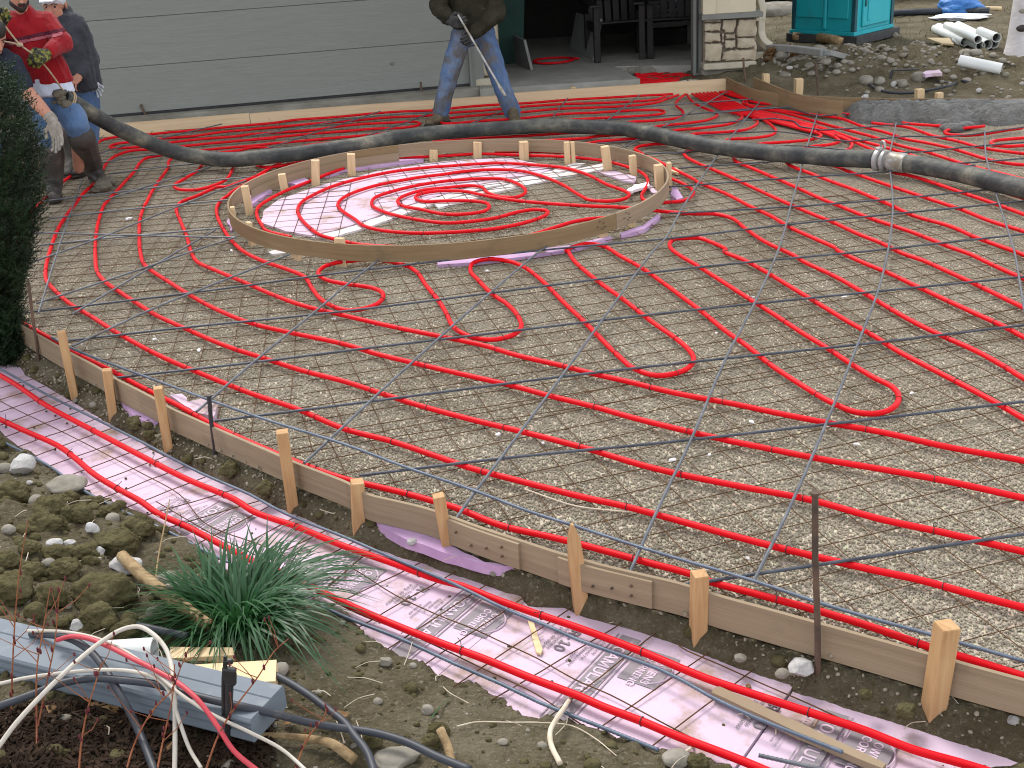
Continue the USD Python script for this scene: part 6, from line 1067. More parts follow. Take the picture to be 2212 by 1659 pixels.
def add_head(parent, c, fwd, up=(0, 0, 1.), s=1.0, hair=True, cap=None, beard=False, body_segs=None, skin='skin'):
    f = np.asarray(fwd, float); f /= np.linalg.norm(f); z = np.asarray(up, float); z -= f * (z @ f); z /= np.linalg.norm(z); x = np.cross(f, z); c = np.asarray(c, float)
    L = lambda a, b, d: c + (x * a + f * b + z * d) * s
    segs = [[(L(0, -.012, .035), .088 * s), (L(0, .010, .03), .083 * s)], [(L(0, .03, -.01), .066 * s), (L(0, .055, -.085), .033 * s), (L(.035, .02, -.06), .035 * s), (L(-.035, .02, -.06), .035 * s)], [(L(0, .09, .012), .010 * s), (L(0, .108, -.028), .0125 * s), (L(.013, .092, -.033), .008 * s), (L(-.013, .092, -.033), .008 * s)],
            [(L(.04, .07, .02), .014 * s), (L(-.04, .07, .02), .014 * s)], [(L(.022, .082, -.068), .007 * s), (L(-.022, .082, -.068), .007 * s), (L(0, .092, -.066), .008 * s)]]
    for a in (-1, 1): segs.append([(L(a * .086, -.008, .012), .013 * s), (L(a * .088, -.02, -.02), .010 * s), (L(a * .093, -.018, .022), .009 * s)])
    def extras():
        for a in (-1, 1): mesh('eye', moved(trimesh.creation.icosphere(subdivisions=2, radius=.0095 * s), L(a * .033, .0755, .005)), M['eye'], parent); mesh('eyebrow', tube(np.array([L(a * .015, .088, .024), L(a * .035, .086, .030), L(a * .052, .074, .022)]), .0045 * s, 6), M['hair'], parent, smooth=True)
        mesh('mouth', tube(np.array([L(-.022, .086, -.064), L(0, .0955, -.0625), L(.022, .086, -.064)]), .003 * s, 6), M['stripe'], parent, smooth=True)
        if hair: mesh('hair', flesh([[(L(0, -.022, .05), .09 * s), (L(0, .02, .072), .072 * s)], [(L(0, -.045, .0), .074 * s), (L(0, -.03, .05), .085 * s)], [(L(.078, -.01, .03), .018 * s), (L(-.078, -.01, .03), .018 * s)]], .004, .012, 4, .006, 3), M['hair'], parent, smooth=True)
        if beard: mesh('beard', flesh([[(L(0, .06, -.093), .030 * s), (L(.042, .025, -.06), .030 * s), (L(-.042, .025, -.06), .030 * s)], [(L(.02, .082, -.052), .008 * s), (L(-.02, .082, -.052), .008 * s)]], .002, .01, 3, .004, 5), M['hair'], parent, smooth=True)
        if cap:
            mesh('cap', flesh([[(L(0, -.015, .062), .096 * s), (L(0, .012, .07), .09 * s)]], .002, .014, 4), M[cap], parent, smooth=True); br = [L(a * .075, .075, .062) for a in (-1, 1)] + [L(a * .05, .16, .05) for a in (-1, 1)] + [L(0, .17, .052)]
            mesh('cap_brim', tm(m3.Manifold.hull_points(np.vstack([np.array(br), np.array(br) + z * .008]))), M[cap], parent)
    return segs, extras
def boot(parent, top, ankle, toe, mat, shaft=None, sole=True, w=.048):
    top, ankle, toe = map(lambda q: np.asarray(q, float), (top, ankle, toe)); d = toe - ankle; d[2] = 0; l = np.linalg.norm(d); d /= l; heel = ankle - d * .045
    g = min(ankle[2], toe[2]) - .0
    sg = [[(heel * [1, 1, 0] + [0, 0, toe[2]], .044), (ankle * [1, 1, 0] + [0, 0, toe[2] + .03], .052)], [(ankle * [1, 1, 0] + [0, 0, toe[2] + .02], .05), (toe, (.052, .052, .036))], [(ankle, .056), (ankle * [1, 1, 0] + [0, 0, toe[2] + .02], .052), (toe - d * .06 + [0, 0, .012], .046)]]
    if shaft: sg += [[(ankle, .082), (top, shaft)], [(ankle, .074), (toe - d * .07 + [0, 0, .02], .058)], [(heel * [1, 1, 0] + [0, 0, toe[2] + .01], .056), (ankle, .075)]]
    mesh('boot', flesh(sg, 0, .018, 5, .006, 4), M[mat], parent, smooth=True)
    if sole: mesh('sole', flesh([[(heel * [1, 1, 0] + [0, 0, toe[2] - .028], (.05, .05, .014)), (toe + d * .012 - [0, 0, .026], (.056, .056, .014))]], 0, .02, 2), M['sole'], parent, smooth=40)
def ground_foot(k, x, y, z=.035): return W(k, x, y, z)

# worker in the olive jacket
Y0 = 11.22; K = lambda x, y, dy=0.0: A('K2', x, y, Y0 + dy)
p4 = thing('person', 'worker in dark olive jacket, muddy jeans and dark gloves, legs apart holding a rod', 'person')
hl, hr, kl, kr, al, ar = K(298, 262), K(462, 245), K(208, 545, -.05), K(566, 560, -.04), K(150, 815), K(664, 822)
sl, sr = K(205, -190), K(495, -200); el, er = K(128, 40, -.08), K(548, 95, -.10); wl_, wr_ = K(212, 150, -.26), K(352, 268, -.24); nk = K(345, -245); hd = nk + [-.02, -.06, .19]
pel, chest = K(380, 215), K(350, -60)
head, ex_ = add_head(p4, hd, (-.25, -1, -.35), hair=True)
legs = [[(hl, .088), (kl, .066)], [(kl, .064), (al, .050)], [(hr, .088), (kr, .066)], [(kr, .064), (ar, .050)], [(hl, .095), (hr, .095), (pel, .12)]]
arms = [[(sl, .062), (el, .050)], [(el, .048), (wl_, .034)], [(sr, .062), (er, .050)], [(er, .048), (wr_, .034)]]
tors = [[(pel, .13), (chest, (.17, .125, .14))], [(chest, (.16, .12, .14)), (sl, .07), (sr, .07)], [(nk - [0, 0, .05], .065), (hd - [0, 0, .06], .056)]]
mesh('body', flesh(legs + arms + tors + head, -.006, .03, 6), M['skin'], p4, smooth=True); ex_()
mesh('jeans', flesh([[(hl, .094), (kl, .082)], [(kl, .080), (al + [0, 0, .02], .077)], [(hr, .094), (kr, .084)], [(kr, .082), (ar + [0, 0, .02], .079)], [(hl, .10), (hr, .10), (pel - [0, 0, .02], .125)]], .006, .018, 5, .022, 11), M['denim_worn'], p4, smooth=True)
mesh('jacket', flesh([[(pel + [-.0, -.0, .035], (.185, .145, .05)), (chest, (.205, .16, .16))], [(chest, (.19, .15, .16)), (sl, .085), (sr, .085)], [(sl, .088), (el, .082)], [(el, .080), (wl_ + (el - wl_) * .18, .062)], [(sr, .088), (er, .084)], [(er, .082), (wr_ + (er - wr_) * .18, .062)], [(nk - [0, 0, .03], .085), (nk + [0, 0, .02], .075)]], .004, .018, 5, .030, 21), M['olive'], p4, smooth=True)
rod0, rod1 = K(272, 108, -.34), K(600, 672, -.62)
rd = (rod1 - rod0) / np.linalg.norm(rod1 - rod0)
for w0, fr, lf, t in ((wl_, (.35, -.55, -.25), False, .11), (wr_, (-.75, -.55, -.3), True, .30)):
    d = np.array(fr); c = rod0 + rd * (np.linalg.norm(rod1 - rod0) * t); mesh('glove', flesh(hand_mesh(w0, c - w0 + np.array([0, -.01, .0]), np.cross(rd, c - w0) * (1 if lf else -1), 1.25, 1.12, lf) + [[(w0, .033), (w0 + (w0 - c) * .35, .038)]], .003, .008, 4), M['glove_dark'], p4, smooth=True)
tl, tr_ = W('K2', 72, 880, .05), W('K2', 678, 882, .05)
boot(p4, None, np.array([al[0] + .0, al[1], .09]), tl, 'work_boot'); boot(p4, None, np.array([ar[0], ar[1], .09]), np.array([tr_[0] + .02, tr_[1] - .05, .045]), 'work_boot')
rt = thing('steel_rod', 'long thin steel rod held across the legs by the olive jacket worker', 'rod'); mesh('shaft', tube(np.array([rod0, rod0 * .5 + rod1 * .5, rod1]), .0095, 10), M['steel'], rt, smooth=True); mesh('flat_end', tube(np.array([rod1 - rd * .12, rod1 - rd * .05, rod1 + rd * .03]), [.010, .017, .014], 10), M['steel'], rt, smooth=True)

# red sweater
Y1 = 9.30; K = lambda x, y, dy=0.0: A('K1', x, y, Y1 + dy)
p1 = thing('person', 'worker in red striped sweater, jeans and rubber boots gripping the rope', 'person')
hl, hr = K(190, 470, 0), K(285, 455, 0); kl, kr = K(212, 590, -.10), K(352, 572, -.16); al, ar = K(246, 866, -.05), K(362, 772, .1)
pel, chest = K(238, 430), K(130, 190); sl, sr = K(30, 105, -.05), K(215, 105, .05); nk = K(118, 62); hd = nk + [-.01, -.06, .15]
el, er = K(-50, 195, -.15), K(288, 195, -.06); wl_, wr_ = K(-8, 118, -.32), K(215, 246, -.27)
head, ex_ = add_head(p1, hd, (.55, -.8, -.35), hair=True, beard=True)
legs = [[(hl, .085), (kl, .064)], [(kl, .062), (al, .05)], [(hr, .085), (kr, .064)], [(kr, .062), (ar, .05)], [(hl, .095), (hr, .095), (pel, .11)]]
arms = [[(sl, .06), (el, .048)], [(el, .046), (wl_, .034)], [(sr, .06), (er, .048)], [(er, .046), (wr_, .034)]]
tors = [[(pel, .125), (chest, (.165, .12, .14))], [(chest, (.15, .12, .14)), (sl, .07), (sr, .07)], [(nk - [0, 0, .05], .06), (hd - [0, 0, .06], .054)]]
mesh('body', flesh(legs + arms + tors + head, -.006, .03, 6), M['skin'], p1, smooth=True); ex_()
mesh('jeans', flesh([[(hl, .10), (kl, .088)], [(kl, .086), (K(235, 690, -.08), .075)], [(hr, .105), (kr, .092)], [(kr, .09), (K(375, 640, -.1), .078)], [(hl, .105), (hr, .105), (pel - [0, 0, .03], .125)]], .004, .018, 5, .022, 31), M['denim'], p1, smooth=True)
mesh('undershirt', flesh([[(pel + [.0, -.01, .01], (.185, .15, .035)), (pel + [-.02, -.01, .13], (.185, .15, .05))]], 0, .02, 4, .016, 5), M['shirt_white'], p1, smooth=True)
swt = flesh([[(K(222, 372), (.19, .155, .05)), (chest, (.195, .155, .16))], [(chest, (.185, .15, .16)), (sl, .085), (sr, .085)], [(sl, .085), (el, .075)], [(el, .074), (wl_ + (el - wl_) * .2, .055)], [(sr, .086), (er, .076)], [(er, .075), (wr_ + (er - wr_) * .2, .055)], [(nk - [0, 0, .04], .085), (nk + [0, 0, -.0], .07)]], .004, .016, 5, .022, 41)
sw_ = mesh('sweater', swt, M['sweater'], p1, smooth=True)
def band(name, z0, z1, mat, src, parent, cx, half, off=.004, tilt=0.0):
    """the strip of a garment's own surface between two heights, laid just over it"""
    v = src.vertices; zt_ = v[:, 2] - tilt * (v[:, 0] - cx); fm = zt_[src.faces]; ok = (fm.min(1) >= z0) & (fm.max(1) <= z1) & (np.abs(v[src.faces][:, :, 0] - cx).max(1) < half)
    if not ok.any(): return
    n = src.vertex_normals; t = trimesh.Trimesh(v + n * off, src.faces[ok], process=False); t.remove_unreferenced_vertices(); mesh(name, t, M[mat], parent, smooth=True)
zs_ = K(120, 178, -.15)[2]; swf = swt.subdivide()
band('dark_stripe', zs_ - .012, zs_ + .016, 'stripe', swf, sw_, chest[0], .30, .004, .12); band('pale_stripe', zs_ - .034, zs_ - .008, 'stripe_pale', swf, sw_, chest[0], .30, .004, .12)
rope_pts = np.array([K(-14, 70, -.42), K(20, 115, -.40), K(92, 205, -.38), K(150, 248, -.36), K(205, 300, -.30), K(260, 372, -.2), h1[0] + [0, -.01, .065], h1[2] + [0, 0, .063]])
rope_d = rope_pts[3] - rope_pts[2]; rope_d /= np.linalg.norm(rope_d)
for w0, c, lf in ((wr_, K(185, 262, -.36), True), (wl_, K(2, 95, -.40), False)):
    mesh('glove', flesh(hand_mesh(w0, c - w0, np.cross(rope_d, c - w0) * (1 if lf else -1), 1.15, 1.15, lf) + [[(w0, .034), (w0 - (c - w0) * .45, .040)]], .003, .008, 4), M['glove_yellow'], p1, smooth=True, label='yellow and black work glove')
tl, tr_ = W('K1', 252, 905, .05), W('K1', 462, 822, .06)
boot(p1, K(238, 700, -.08), np.array([al[0], al[1], .10]), tl, 'rubber_boot', .098); boot(p1, K(376, 632, -.12), np.array([ar[0] + .02, tr_[1] + .16, .12]), tr_, 'rubber_boot', .105)
mesh('boot_mud', cat([moved(rock(.035 + .03 * rng.random(), 620 + k, (1.2, 1, .7), .6, 3), W('K1', 452 + 14 * (k % 3), 842 + 10 * (k // 3), .035) + rng.normal(size=3) * [.025, .03, .01]) for k in range(8)]), M['mud'], p1, kind='stuff')
rp_ = thing('rope', 'thin tan rope tied to the hose mouth and held by the red sweater worker', 'rope'); mesh('strand', tube(spline(rope_pts, .03), .0065, 7), M['rope'], rp_, smooth=True); mesh('strand', tube(spline(np.array([K(-40, 188, -.36), K(30, 192, -.36), K(92, 206, -.38)]), .03), .0065, 7), M['rope'], rp_, smooth=True)
mesh('knot', moved(rock(.02, 3, (1.2, 1, .8), .5, 2), K(92, 206, -.385)), M['rope'], rp_)
lw = h1[1]; t_, a_, b_ = frames(h1[:4]); an = np.linspace(0, 4 * np.pi, 40); mesh('hose_wrap', tube(lw + .068 * (np.cos(an)[:, None] * a_[1] + np.sin(an)[:, None] * b_[1]) + t_[1] * np.linspace(-.01, .02, 40)[:, None], .006, 6), M['rope'], rp_, smooth=True)

# grey hoodie with the white cap
Y2 = 10.02; K = lambda x, y, dy=0.0: A('K1', x, y, Y2 + dy)
p2 = thing('person', 'worker in charcoal hooded top and white cap standing behind the red sweater', 'person')
hl, hr = K(345, 410), K(400, 405); kl, kr = K(352, 570), K(412, 560); al, ar = K(350, 745) * [1, 1, 0] + [0, 0, .13], K(398, 735) * [1, 1, 0] + [0, 0, .13]; pel, chest = K(372, 380), K(318, 190); sl, sr = K(232, 108), K(345, 112); nk = K(268, 86); hd = K(250, 30)
er, wr_ = K(412, 270, .02), K(362, 352, -.16); el, wl_ = K(215, 250, -.1), K(290, 345, -.15)
head, ex_ = add_head(p2, hd, (-.05, -1, -.02), hair=False, cap='cap', beard=False)
legs = [[(hl, .085), (kl, .064)], [(kl, .062), (al, .05)], [(hr, .085), (kr, .064)], [(kr, .062), (ar, .05)], [(hl, .095), (hr, .095), (pel, .11)]]
arms = [[(sl, .06), (el, .048)], [(el, .046), (wl_, .034)], [(sr, .06), (er, .048)], [(er, .046), (wr_, .034)]]
tors = [[(pel, .125), (chest, (.165, .12, .14))], [(chest, (.15, .12, .14)), (sl, .07), (sr, .07)], [(nk - [0, 0, .05], .06), (hd - [0, 0, .06], .054)]]
hnd = hand_mesh(wr_, K(335, 378, -.24) - wr_, (-.2, .2, -1), 1.1, 1.05, True) + hand_mesh(wl_, K(300, 385, -.22) - wl_, (.2, .2, -1), 1.0, 1.05, False)
mesh('body', flesh(legs + arms + tors + head + hnd, -.003, .016, 4), M['skin'], p2, smooth=True); ex_()
mesh('jeans', flesh([[(hl, .095), (kl, .085)], [(kl, .083), (al * [1, 1, 0] + [0, 0, .11], .078)], [(hr, .095), (kr, .083)], [(kr, .082), (ar * [1, 1, 0] + [0, 0, .11], .076)], [(hl, .10), (hr, .10), (pel - [0, 0, .02], .12)]], .004, .02, 5, .02, 51), M['denim'], p2, smooth=True)
mesh('hoodie', flesh([[(pel + [0, 0, -.03], (.175, .15, .05)), (chest, (.19, .155, .16))], [(chest, (.18, .15, .16)), (sl, .085), (sr, .088)], [(sl, .085), (el, .078)], [(el, .076), (wl_ + (el - wl_) * .2, .05)], [(sr, .09), (er, .082)], [(er, .080), (wr_ + (er - wr_) * .2, .05)]], .004, .016, 5, .028, 61), M['hoodie'], p2, smooth=True)
mesh('hood', flesh([[(nk + [.07, .02, -.02], .055), (nk + [.03, .09, .04], .07), (nk + [-.08, .05, .0], .055)], [(nk + [.07, .0, -.02], .05), (nk + [.05, -.07, -.07], .035)], [(nk + [-.08, .03, .0], .05), (nk + [-.03, -.08, -.08], .035)]], .0, .016, 4, .015, 5), M['hoodie'], p2, smooth=True)
mesh('watch', tube(np.array([wr_ + (er - wr_) * .10, wr_ + (er - wr_) * .16]), .036, 14), M['steel'], p2, smooth=30)
for a_ in ((wr_, er),): pass
boot(p2, np.array([al[0], al[1], .34]), np.array([al[0], al[1], .10]), np.array([al[0] - .02, al[1] - .16, .05]), 'rubber_boot', .092); boot(p2, np.array([ar[0], ar[1], .34]), np.array([ar[0], ar[1], .10]), np.array([ar[0] - .05, ar[1] - .15, .05]), 'rubber_boot', .092)
gp = K(418, 372, -.02); gl_ = mesh('pocket_gloves', flesh(hand_mesh(gp, K(445, 398, -.04) - gp, (0, -1, 0), .35, .82, False, .22), .001, .007, 3), M['glove_pale'], None, 'pair of white work gloves sticking out of the grey worker\'s back pocket', 'gloves', smooth=True)

# bending worker in the navy shirt
Y3 = 8.78; K = lambda x, y, dy=0.0: A('K1', x, y, Y3 + dy)
p3 = thing('person', 'worker in navy short sleeved shirt bending behind the shrub with bare arm reaching down', 'person')
sr, sl = K(48, 300, -.02), K(-75, 300, .25); pel, chest = K(-130, 500, .35), K(-20, 330, .12); er, wr_ = K(132, 432, -.05), K(240, 552, -.1); el, wl_ = K(-40, 470, .1), K(60, 560, .0)
hl, hr, kl, kr, al, ar = K(-160, 520, .3), K(-95, 530, .45), K(-120, 660, .2), K(-40, 670, .35), K(-150, 830, .35), K(-60, 840, .5); nk = K(-40, 245, .06); hd = nk + [.08, -.12, .12]
head, ex_ = add_head(p3, hd, (.7, -.6, -.5), (.3, -.2, 1), hair=True)
legs = [[(hl, .09), (kl, .066)], [(kl, .064), (al, .05)], [(hr, .09), (kr, .066)], [(kr, .064), (ar, .05)], [(hl, .095), (hr, .095), (pel, .12)]]
arms = [[(sl, .062), (el, .048)], [(el, .047), (wl_, .034)], [(sr, .064), (er, .052)], [(er, .051), (er * .6 + wr_ * .4, .049)], [(er * .6 + wr_ * .4, .049), (wr_, .034)]]
tors = [[(pel, .13), (chest, (.16, .14, .16))], [(chest, (.15, .13, .15)), (sl, .07), (sr, .07)], [(nk - [0, 0, .03], .06), (hd - [0, 0, .06], .054)]]
mesh('body', flesh(legs + arms + tors + head, .0, .022, 5), M['skin'], p3, smooth=True); ex_()
mesh('jeans', flesh([[(hl, .105), (kl, .088)], [(kl, .086), (al, .078)], [(hr, .105), (kr, .088)], [(kr, .086), (ar, .078)], [(hl, .11), (hr, .11), (pel - [0, 0, .02], .13)]], .004, .024, 5, .02, 71), M['denim'], p3, smooth=True)
mesh('shirt', flesh([[(pel + [0, 0, .03], .15), (chest, (.19, .17, .18))], [(chest, (.18, .16, .17)), (sl, .09), (sr, .092)], [(sr, .092), (sr + (er - sr) * .62, .078)], [(sl, .09), (sl + (el - sl) * .6, .078)]], .004, .018, 5, .024, 81), M['navy'], p3, smooth=True)
gc = K(268, 640, -.12); mesh('glove', flesh(hand_mesh(wr_, gc - wr_, (-.3, -1, .0), .35, 1.18, False, .05) + [[(wr_, .038), (wr_ + (er - wr_) * .12, .042)]], .003, .009, 4), M['glove_grey'], p3, smooth=True, label='muddy grey work glove')
g2 = K(90, 620, -.05); mesh('glove', flesh(hand_mesh(wl_, g2 - wl_, (.3, -1, 0), .4, 1.18, True), .003, .01, 4), M['glove_grey'], p3, smooth=True)
boot(p3, None, np.array([al[0], al[1], .09]), np.array([al[0] + .12, al[1] - .12, .05]), 'rubber_boot'); boot(p3, None, np.array([ar[0], ar[1], .09]), np.array([ar[0] + .14, ar[1] - .1, .05]), 'rubber_boot')

# ------------------------------------------------------------------ yew shrub
rg = np.random.default_rng(3); sh = thing('yew_shrub', 'dense dark green yew shrub at the left edge of the picture', 'shrub'); sc_ = G(-60, 800, -.05); Ys = 5.95
V, F_, st = [], [], []
sz0, sz1 = gz_at(sc_[0], Ys), A('V', -45, 175, Ys)[2]
outl = [(188, 28), (230, 48), (276, 62), (310, 78), (350, 93), (400, 92), (465, 96), (505, 78), (540, 70), (590, 62), (630, 38), (677, 28), (730, 20), (790, 12)]
ys_, zz_s, xx_s = None, None, None
def rad(z):
    global ys_, zz_s, xx_s
    if ys_ is None: ys_ = 1; zz_s = np.array([A('V', o[1], o[0], Ys)[2] for o in outl])[::-1]; xx_s = np.array([A('V', o[1], o[0], Ys)[0] for o in outl])[::-1]
    cx = -2.62; return np.interp(z, zz_s, xx_s) - cx, cx
def rad_(z):
    ys = np.array([o[0] for o in outl]); zz_ = np.array([A('V', o[1], o[0], Ys)[2] for o in outl]); xx_ = np.array([A('V', o[1], o[0], Ys)[0] for o in outl]); cx = A('V', -75, 450, Ys)[0]
    return np.interp(z, zz_[::-1], xx_[::-1]) - cx, cx
U_ = (np.arange(13) / 12)[:, None]; CA, SA = np.cos(np.arange(13) * 2.4)[:, None], np.sin(np.arange(13) * 2.4)[:, None]
for k in range(9500):
    z = sz0 + (sz1 - sz0 + .04) * rg.random(); R_, cx = rad(z); a = rg.random() * 2 * np.pi; q = math.sqrt(rg.random()); q = .42 + .50 * q if k % 5 else q * .85
    R_ = max(R_, .05) * (1 + .20 * (meshkit.noise(np.array([math.cos(a) * 1.7, math.sin(a) * 1.7, z * 4.5])) - .5) * 2); p = np.array([cx + math.cos(a) * R_ * q, Ys + math.sin(a) * R_ * q, z])
    d = np.array([math.cos(a), math.sin(a), .9]) + rg.normal(size=3) * .45; d /= np.linalg.norm(d); L_ = .05 + .07 * rg.random(); s1 = np.cross(d, [0, 0, 1.]); s1 /= np.linalg.norm(s1); s2 = np.cross(d, s1)
    b = p + d * (L_ * U_); o = s1 * CA + s2 * SA; e = b + (o * .8 + d * .75) * (.024 * (1 - .4 * U_)); w = (s1 * SA - s2 * CA) * .0034
    V.append(np.stack([b - w, b + w, e], 1).reshape(-1, 3))
    if k % 40 == 0: st.append(tube(np.array([[cx + (p[0] - cx) * .2, Ys + (p[1] - Ys) * .2, z - .15], p]), [.005, .0015], 4))
# one island per sprig
mesh('foliage', trimesh.Trimesh(np.vstack(V), np.arange(len(V) * 39).reshape(-1, 3), process=False), M['yew'], sh, smooth=False)
cx = rad(.5)[1]; st.append(tube(np.array([[cx, Ys, sz0 - .1], [cx + .02, Ys, .4], [cx, Ys, .95]]), [.03, .02, .008], 8)); mesh('stems', cat(st), M['brown_bark'], sh, smooth=True)
# ------------------------------------------------------------------ foreground dirt: clods, rocks, crumbs
def near_rock(name, label, k, x, y, rx, mat, sq=.75, sharp=False, seed=0, sink=.25, cat_='rock', rough=.45, sub=3, rz=0.0, yw=.85):
    p = onground(k, x, y + rx * .35); s = rx * TILE[k][2] / 1.4756 / (FOC / np.linalg.norm(p - [0, 0, H])); m = rock(s, seed, (1, yw, sq), rough, sub, sharp)
    if 'clod' in name: m = lumpy(lumpy(m, s * .45, 1.6 / s, seed + 1), s * .22, 5.5 / s, seed + 2)
    return mesh(name, moved(m, p + [0, 0, s * sq * (1 - 2 * sink)], rz), M[mat], None, label, cat_, smooth=40 if sharp else 60)
for n, a in enumerate((('F1', 135, 568, 80, 'rock', .7, True, 'jagged white rock on the dirt at the edge of the foam'), ('F1', 395, 650, 110, 'grey_rock', .35, False, 'flat grey brown stone slab leaning on the foam edge'), ('R7', 605, 130, 36, 'rock', .9, True, 'small white stone at the top of the clod pile'), ('R7', 632, 288, 46, 'rock', .9, True, 'white stone between two dirt clods'),
        ('R7', 810, 355, 100, 'rock', .55, True, 'large pale rock under the cut end of the thick branch'), ('R7', 345, 200, 55, 'rock', .4, True, 'flat pale stone left of the white stones'), ('R7', 445, 205, 40, 'rock', .5, True, 'little flat pale stone beside the flat pale stone'), ('R7', 505, 745, 50, 'rock', .8, True, 'white stone behind the looped cables'), ('R7', 62, 130, 40, 'grey_rock', .8, False, 'round tan stone at the far left'),
        ('R7', 1085, 455, 75, 'grey_rock', .7, False, 'smooth tan stone left of the grass tuft'), ('R7', 1120, 520, 85, 'grey_rock', .6, False, 'smooth wide stone under the thick branch, left of the grass'), ('R7', 820, 775, 90, 'clod', .7, False, 'brown stone inside the arch of the white cable'), ('R7', 235, 665, 62, 'clod', .9, False, 'brown earthy stone behind the left cable loops'), ('R7', 395, 720, 45, 'clod', .6, False, 'earthy brown stone behind the red cable crest'), ('R7', 700, 890, 60, 'grey_rock', .6, False, 'stone under the plank beside the pipe stub'),
        ('R7', 985, 670, 45, 'grey_rock', 1.0, True, 'dark angular stone below the branch'), ('R7', 510, 500, 50, 'clod', .7, False, 'earthy stone at the foot of the biggest clod'), ('F1', 175, 660, 18, 'rock', .8, True, 'tiny white chip right of the jagged rock'), ('F1', 55, 381, 16, 'rock', .5, True, 'white chip on the foam by the blue bar'), ('F1', 540, 930, 36, 'rock', .9, True, 'white chip among the small clods by the foam'), ('F1', 30, 575, 45, 'grey_rock', .6, False, 'grey stone touching the jagged white rock'), ('Z9', 170, 640, 48, 'grey_rock', .6, False, 'grey stone half under the shrub'),
        ('R8', 530, 1285, 40, 'grey_rock', .85, False, 'smooth round pebble next to the green leaf'), ('R8', 262, 975, 40, 'grey_rock', .8, True, 'angular grey stone near the grass'), ('R8', 210, 1225, 30, 'grey_rock', .7, False, 'small round pebble on the dirt'), ('R8', 335, 1560, 140, 'grey_rock', .35, True, 'big flat rock at the bottom between the black pipes'), ('R8', 1150, 1285, 36, 'grey_rock', .7, True, 'dark stone on the foam edge'), ('R8', 2125, 1590, 85, 'grey_rock', .6, False, 'smooth oval stone at the bottom right of the dirt'), ('R8', 1010, 1475, 35, 'grey_rock', .4, False, 'flat dark chip on the lower dirt'), ('R8', 430, 205, 32, 'rock', .8, True, 'pale stone in the trench by the second lettered stake'), ('R9', 780, 990, 92, 'rock', .5, True, 'long whitish rock in the trench beside the tall pin'), ('R9', 660, 1050, 44, 'grey_rock', .7, False, 'grey stone in the trench left of the tall pin'), ('R9', 390, 940, 46, 'grey_rock', .5, True, 'brown stone in the trench behind the foam'),
        ('R9', 1975, 487, 34, 'grey_rock', .7, False, 'green grey pebble among the gravel near the right edge'), ('R9', 2075, 630, 30, 'grey_rock', .7, False, 'pale pebble touching the second tube at the right'), ('R9', 2140, 1350, 36, 'rock', .8, True, 'grey green angular stone in the trench corner'), ('R8', 955, 405, 26, 'grey_rock', .8, False, 'round brown pebble in the trench'))):
    near_rock('rock', a[7], a[0], a[1], a[2], a[3], a[4], a[5], a[6], 700 + n, .12 if a[5] > .5 else .2)
cl = [('R7', 690, 555, 165), ('R7', 750, 220, 130), ('R7', 900, 115, 95), ('R7', 620, 690, 105), ('R7', 555, 275, 75), ('R7', 370, 290, 80), ('R7', 100, 510, 120), ('R7', 290, 90, 90), ('R7', 470, 30, 70), ('R7', 820, 190, 80), ('R7', 420, 380, 90), ('R7', 210, 400, 80), ('R7', 330, 560, 100), ('R7', 60, 330, 70), ('R7', 190, 240, 60), ('F1', 290, 820, 90), ('F1', 480, 850, 70), ('F1', 640, 830, 60), ('F1', 90, 720, 80), ('F1', 400, 760, 60), ('F1', 560, 770, 45), ('F1', 330, 900, 60), ('R8', 600, 1420, 70), ('R8', 560, 1480, 60), ('R9', 120, 1610, 60), ('R8', 2010, 600, 40), ('R9', 70, 780, 40), ('R8', 1650, 560, 45), ('R8', 170, 80, 30), ('R8', 1330, 480, 40), ('R9', 1450, 1290, 60), ('R9', 1200, 1180, 40), ('R4', 870, 1110, 50), ('R4', 960, 1190, 45), ('R4', 620, 900, 30), ('R4', 1480, 1400, 60), ('R4', 1700, 1530, 55)]
wd = ['largest crumbly', 'slanting flat faced', 'rounded', 'squat', 'small round', 'lumpy', 'broad', 'weathered', 'low', 'dark']
pl_ = ['below the pale rock', 'beside the foam edge', 'near the branch', 'above the plank', 'by the white stones', 'at the left of the pile', 'at the far left', 'at the back of the pile', 'at the top of the pile', 'in the middle of the pile']
for n, (k, x, y, r) in enumerate(cl):
    zone = 'on the dirt pile' if k in ('R7', 'F1') else 'on the lower dirt' if (k, y) in (('R8', 1420), ('R8', 1480), ('R9', 1610)) else 'in the trench along the front form'
    tw = TILE[k]; X, Yq = (tw[0] + x * tw[2]) / 3264, (tw[1] + y * tw[2]) / 2448
    near_rock('dirt_clod', f'{wd[n % 10]} dirt clod {pl_[n % 10] if k == "R7" else zone}' + ('' if k == 'R7' and n < 10 else f', {ordn[n % 14]} of its row'), k, x, y, r, 'clod', .75, n % 4 == 1, 800 + n, .2, 'dirt clod', .7, 4)
rg = np.random.default_rng(21); crumbs, chips, stones = [], [], []
FOAMB = FOAM.buffer(-.02)
for k in range(9000):
    x, y = -2.9 + 5.0 * rg.random(), 2.0 + 4.6 * rg.random(); P0 = Point(x, y)
    if SLAB.buffer(.02).contains(P0): continue
    on = FOAM.contains(P0)
    if on and rg.random() > .09: continue
    if not on and y > 6.3: continue
    dirtpile = x < -.7 and not on
    r = rg.lognormal(-5.15 if not dirtpile else -4.7, .6); r = min(r, .032); z = (ZF if on else gz_at(x, y))
    (stones if rg.random() < .16 else crumbs).append(moved(rock(r if not on else min(r, .006), k % 60, (1, .85, .7), .6, 1), (x, y, z + r * .2), rg.random() * 6))
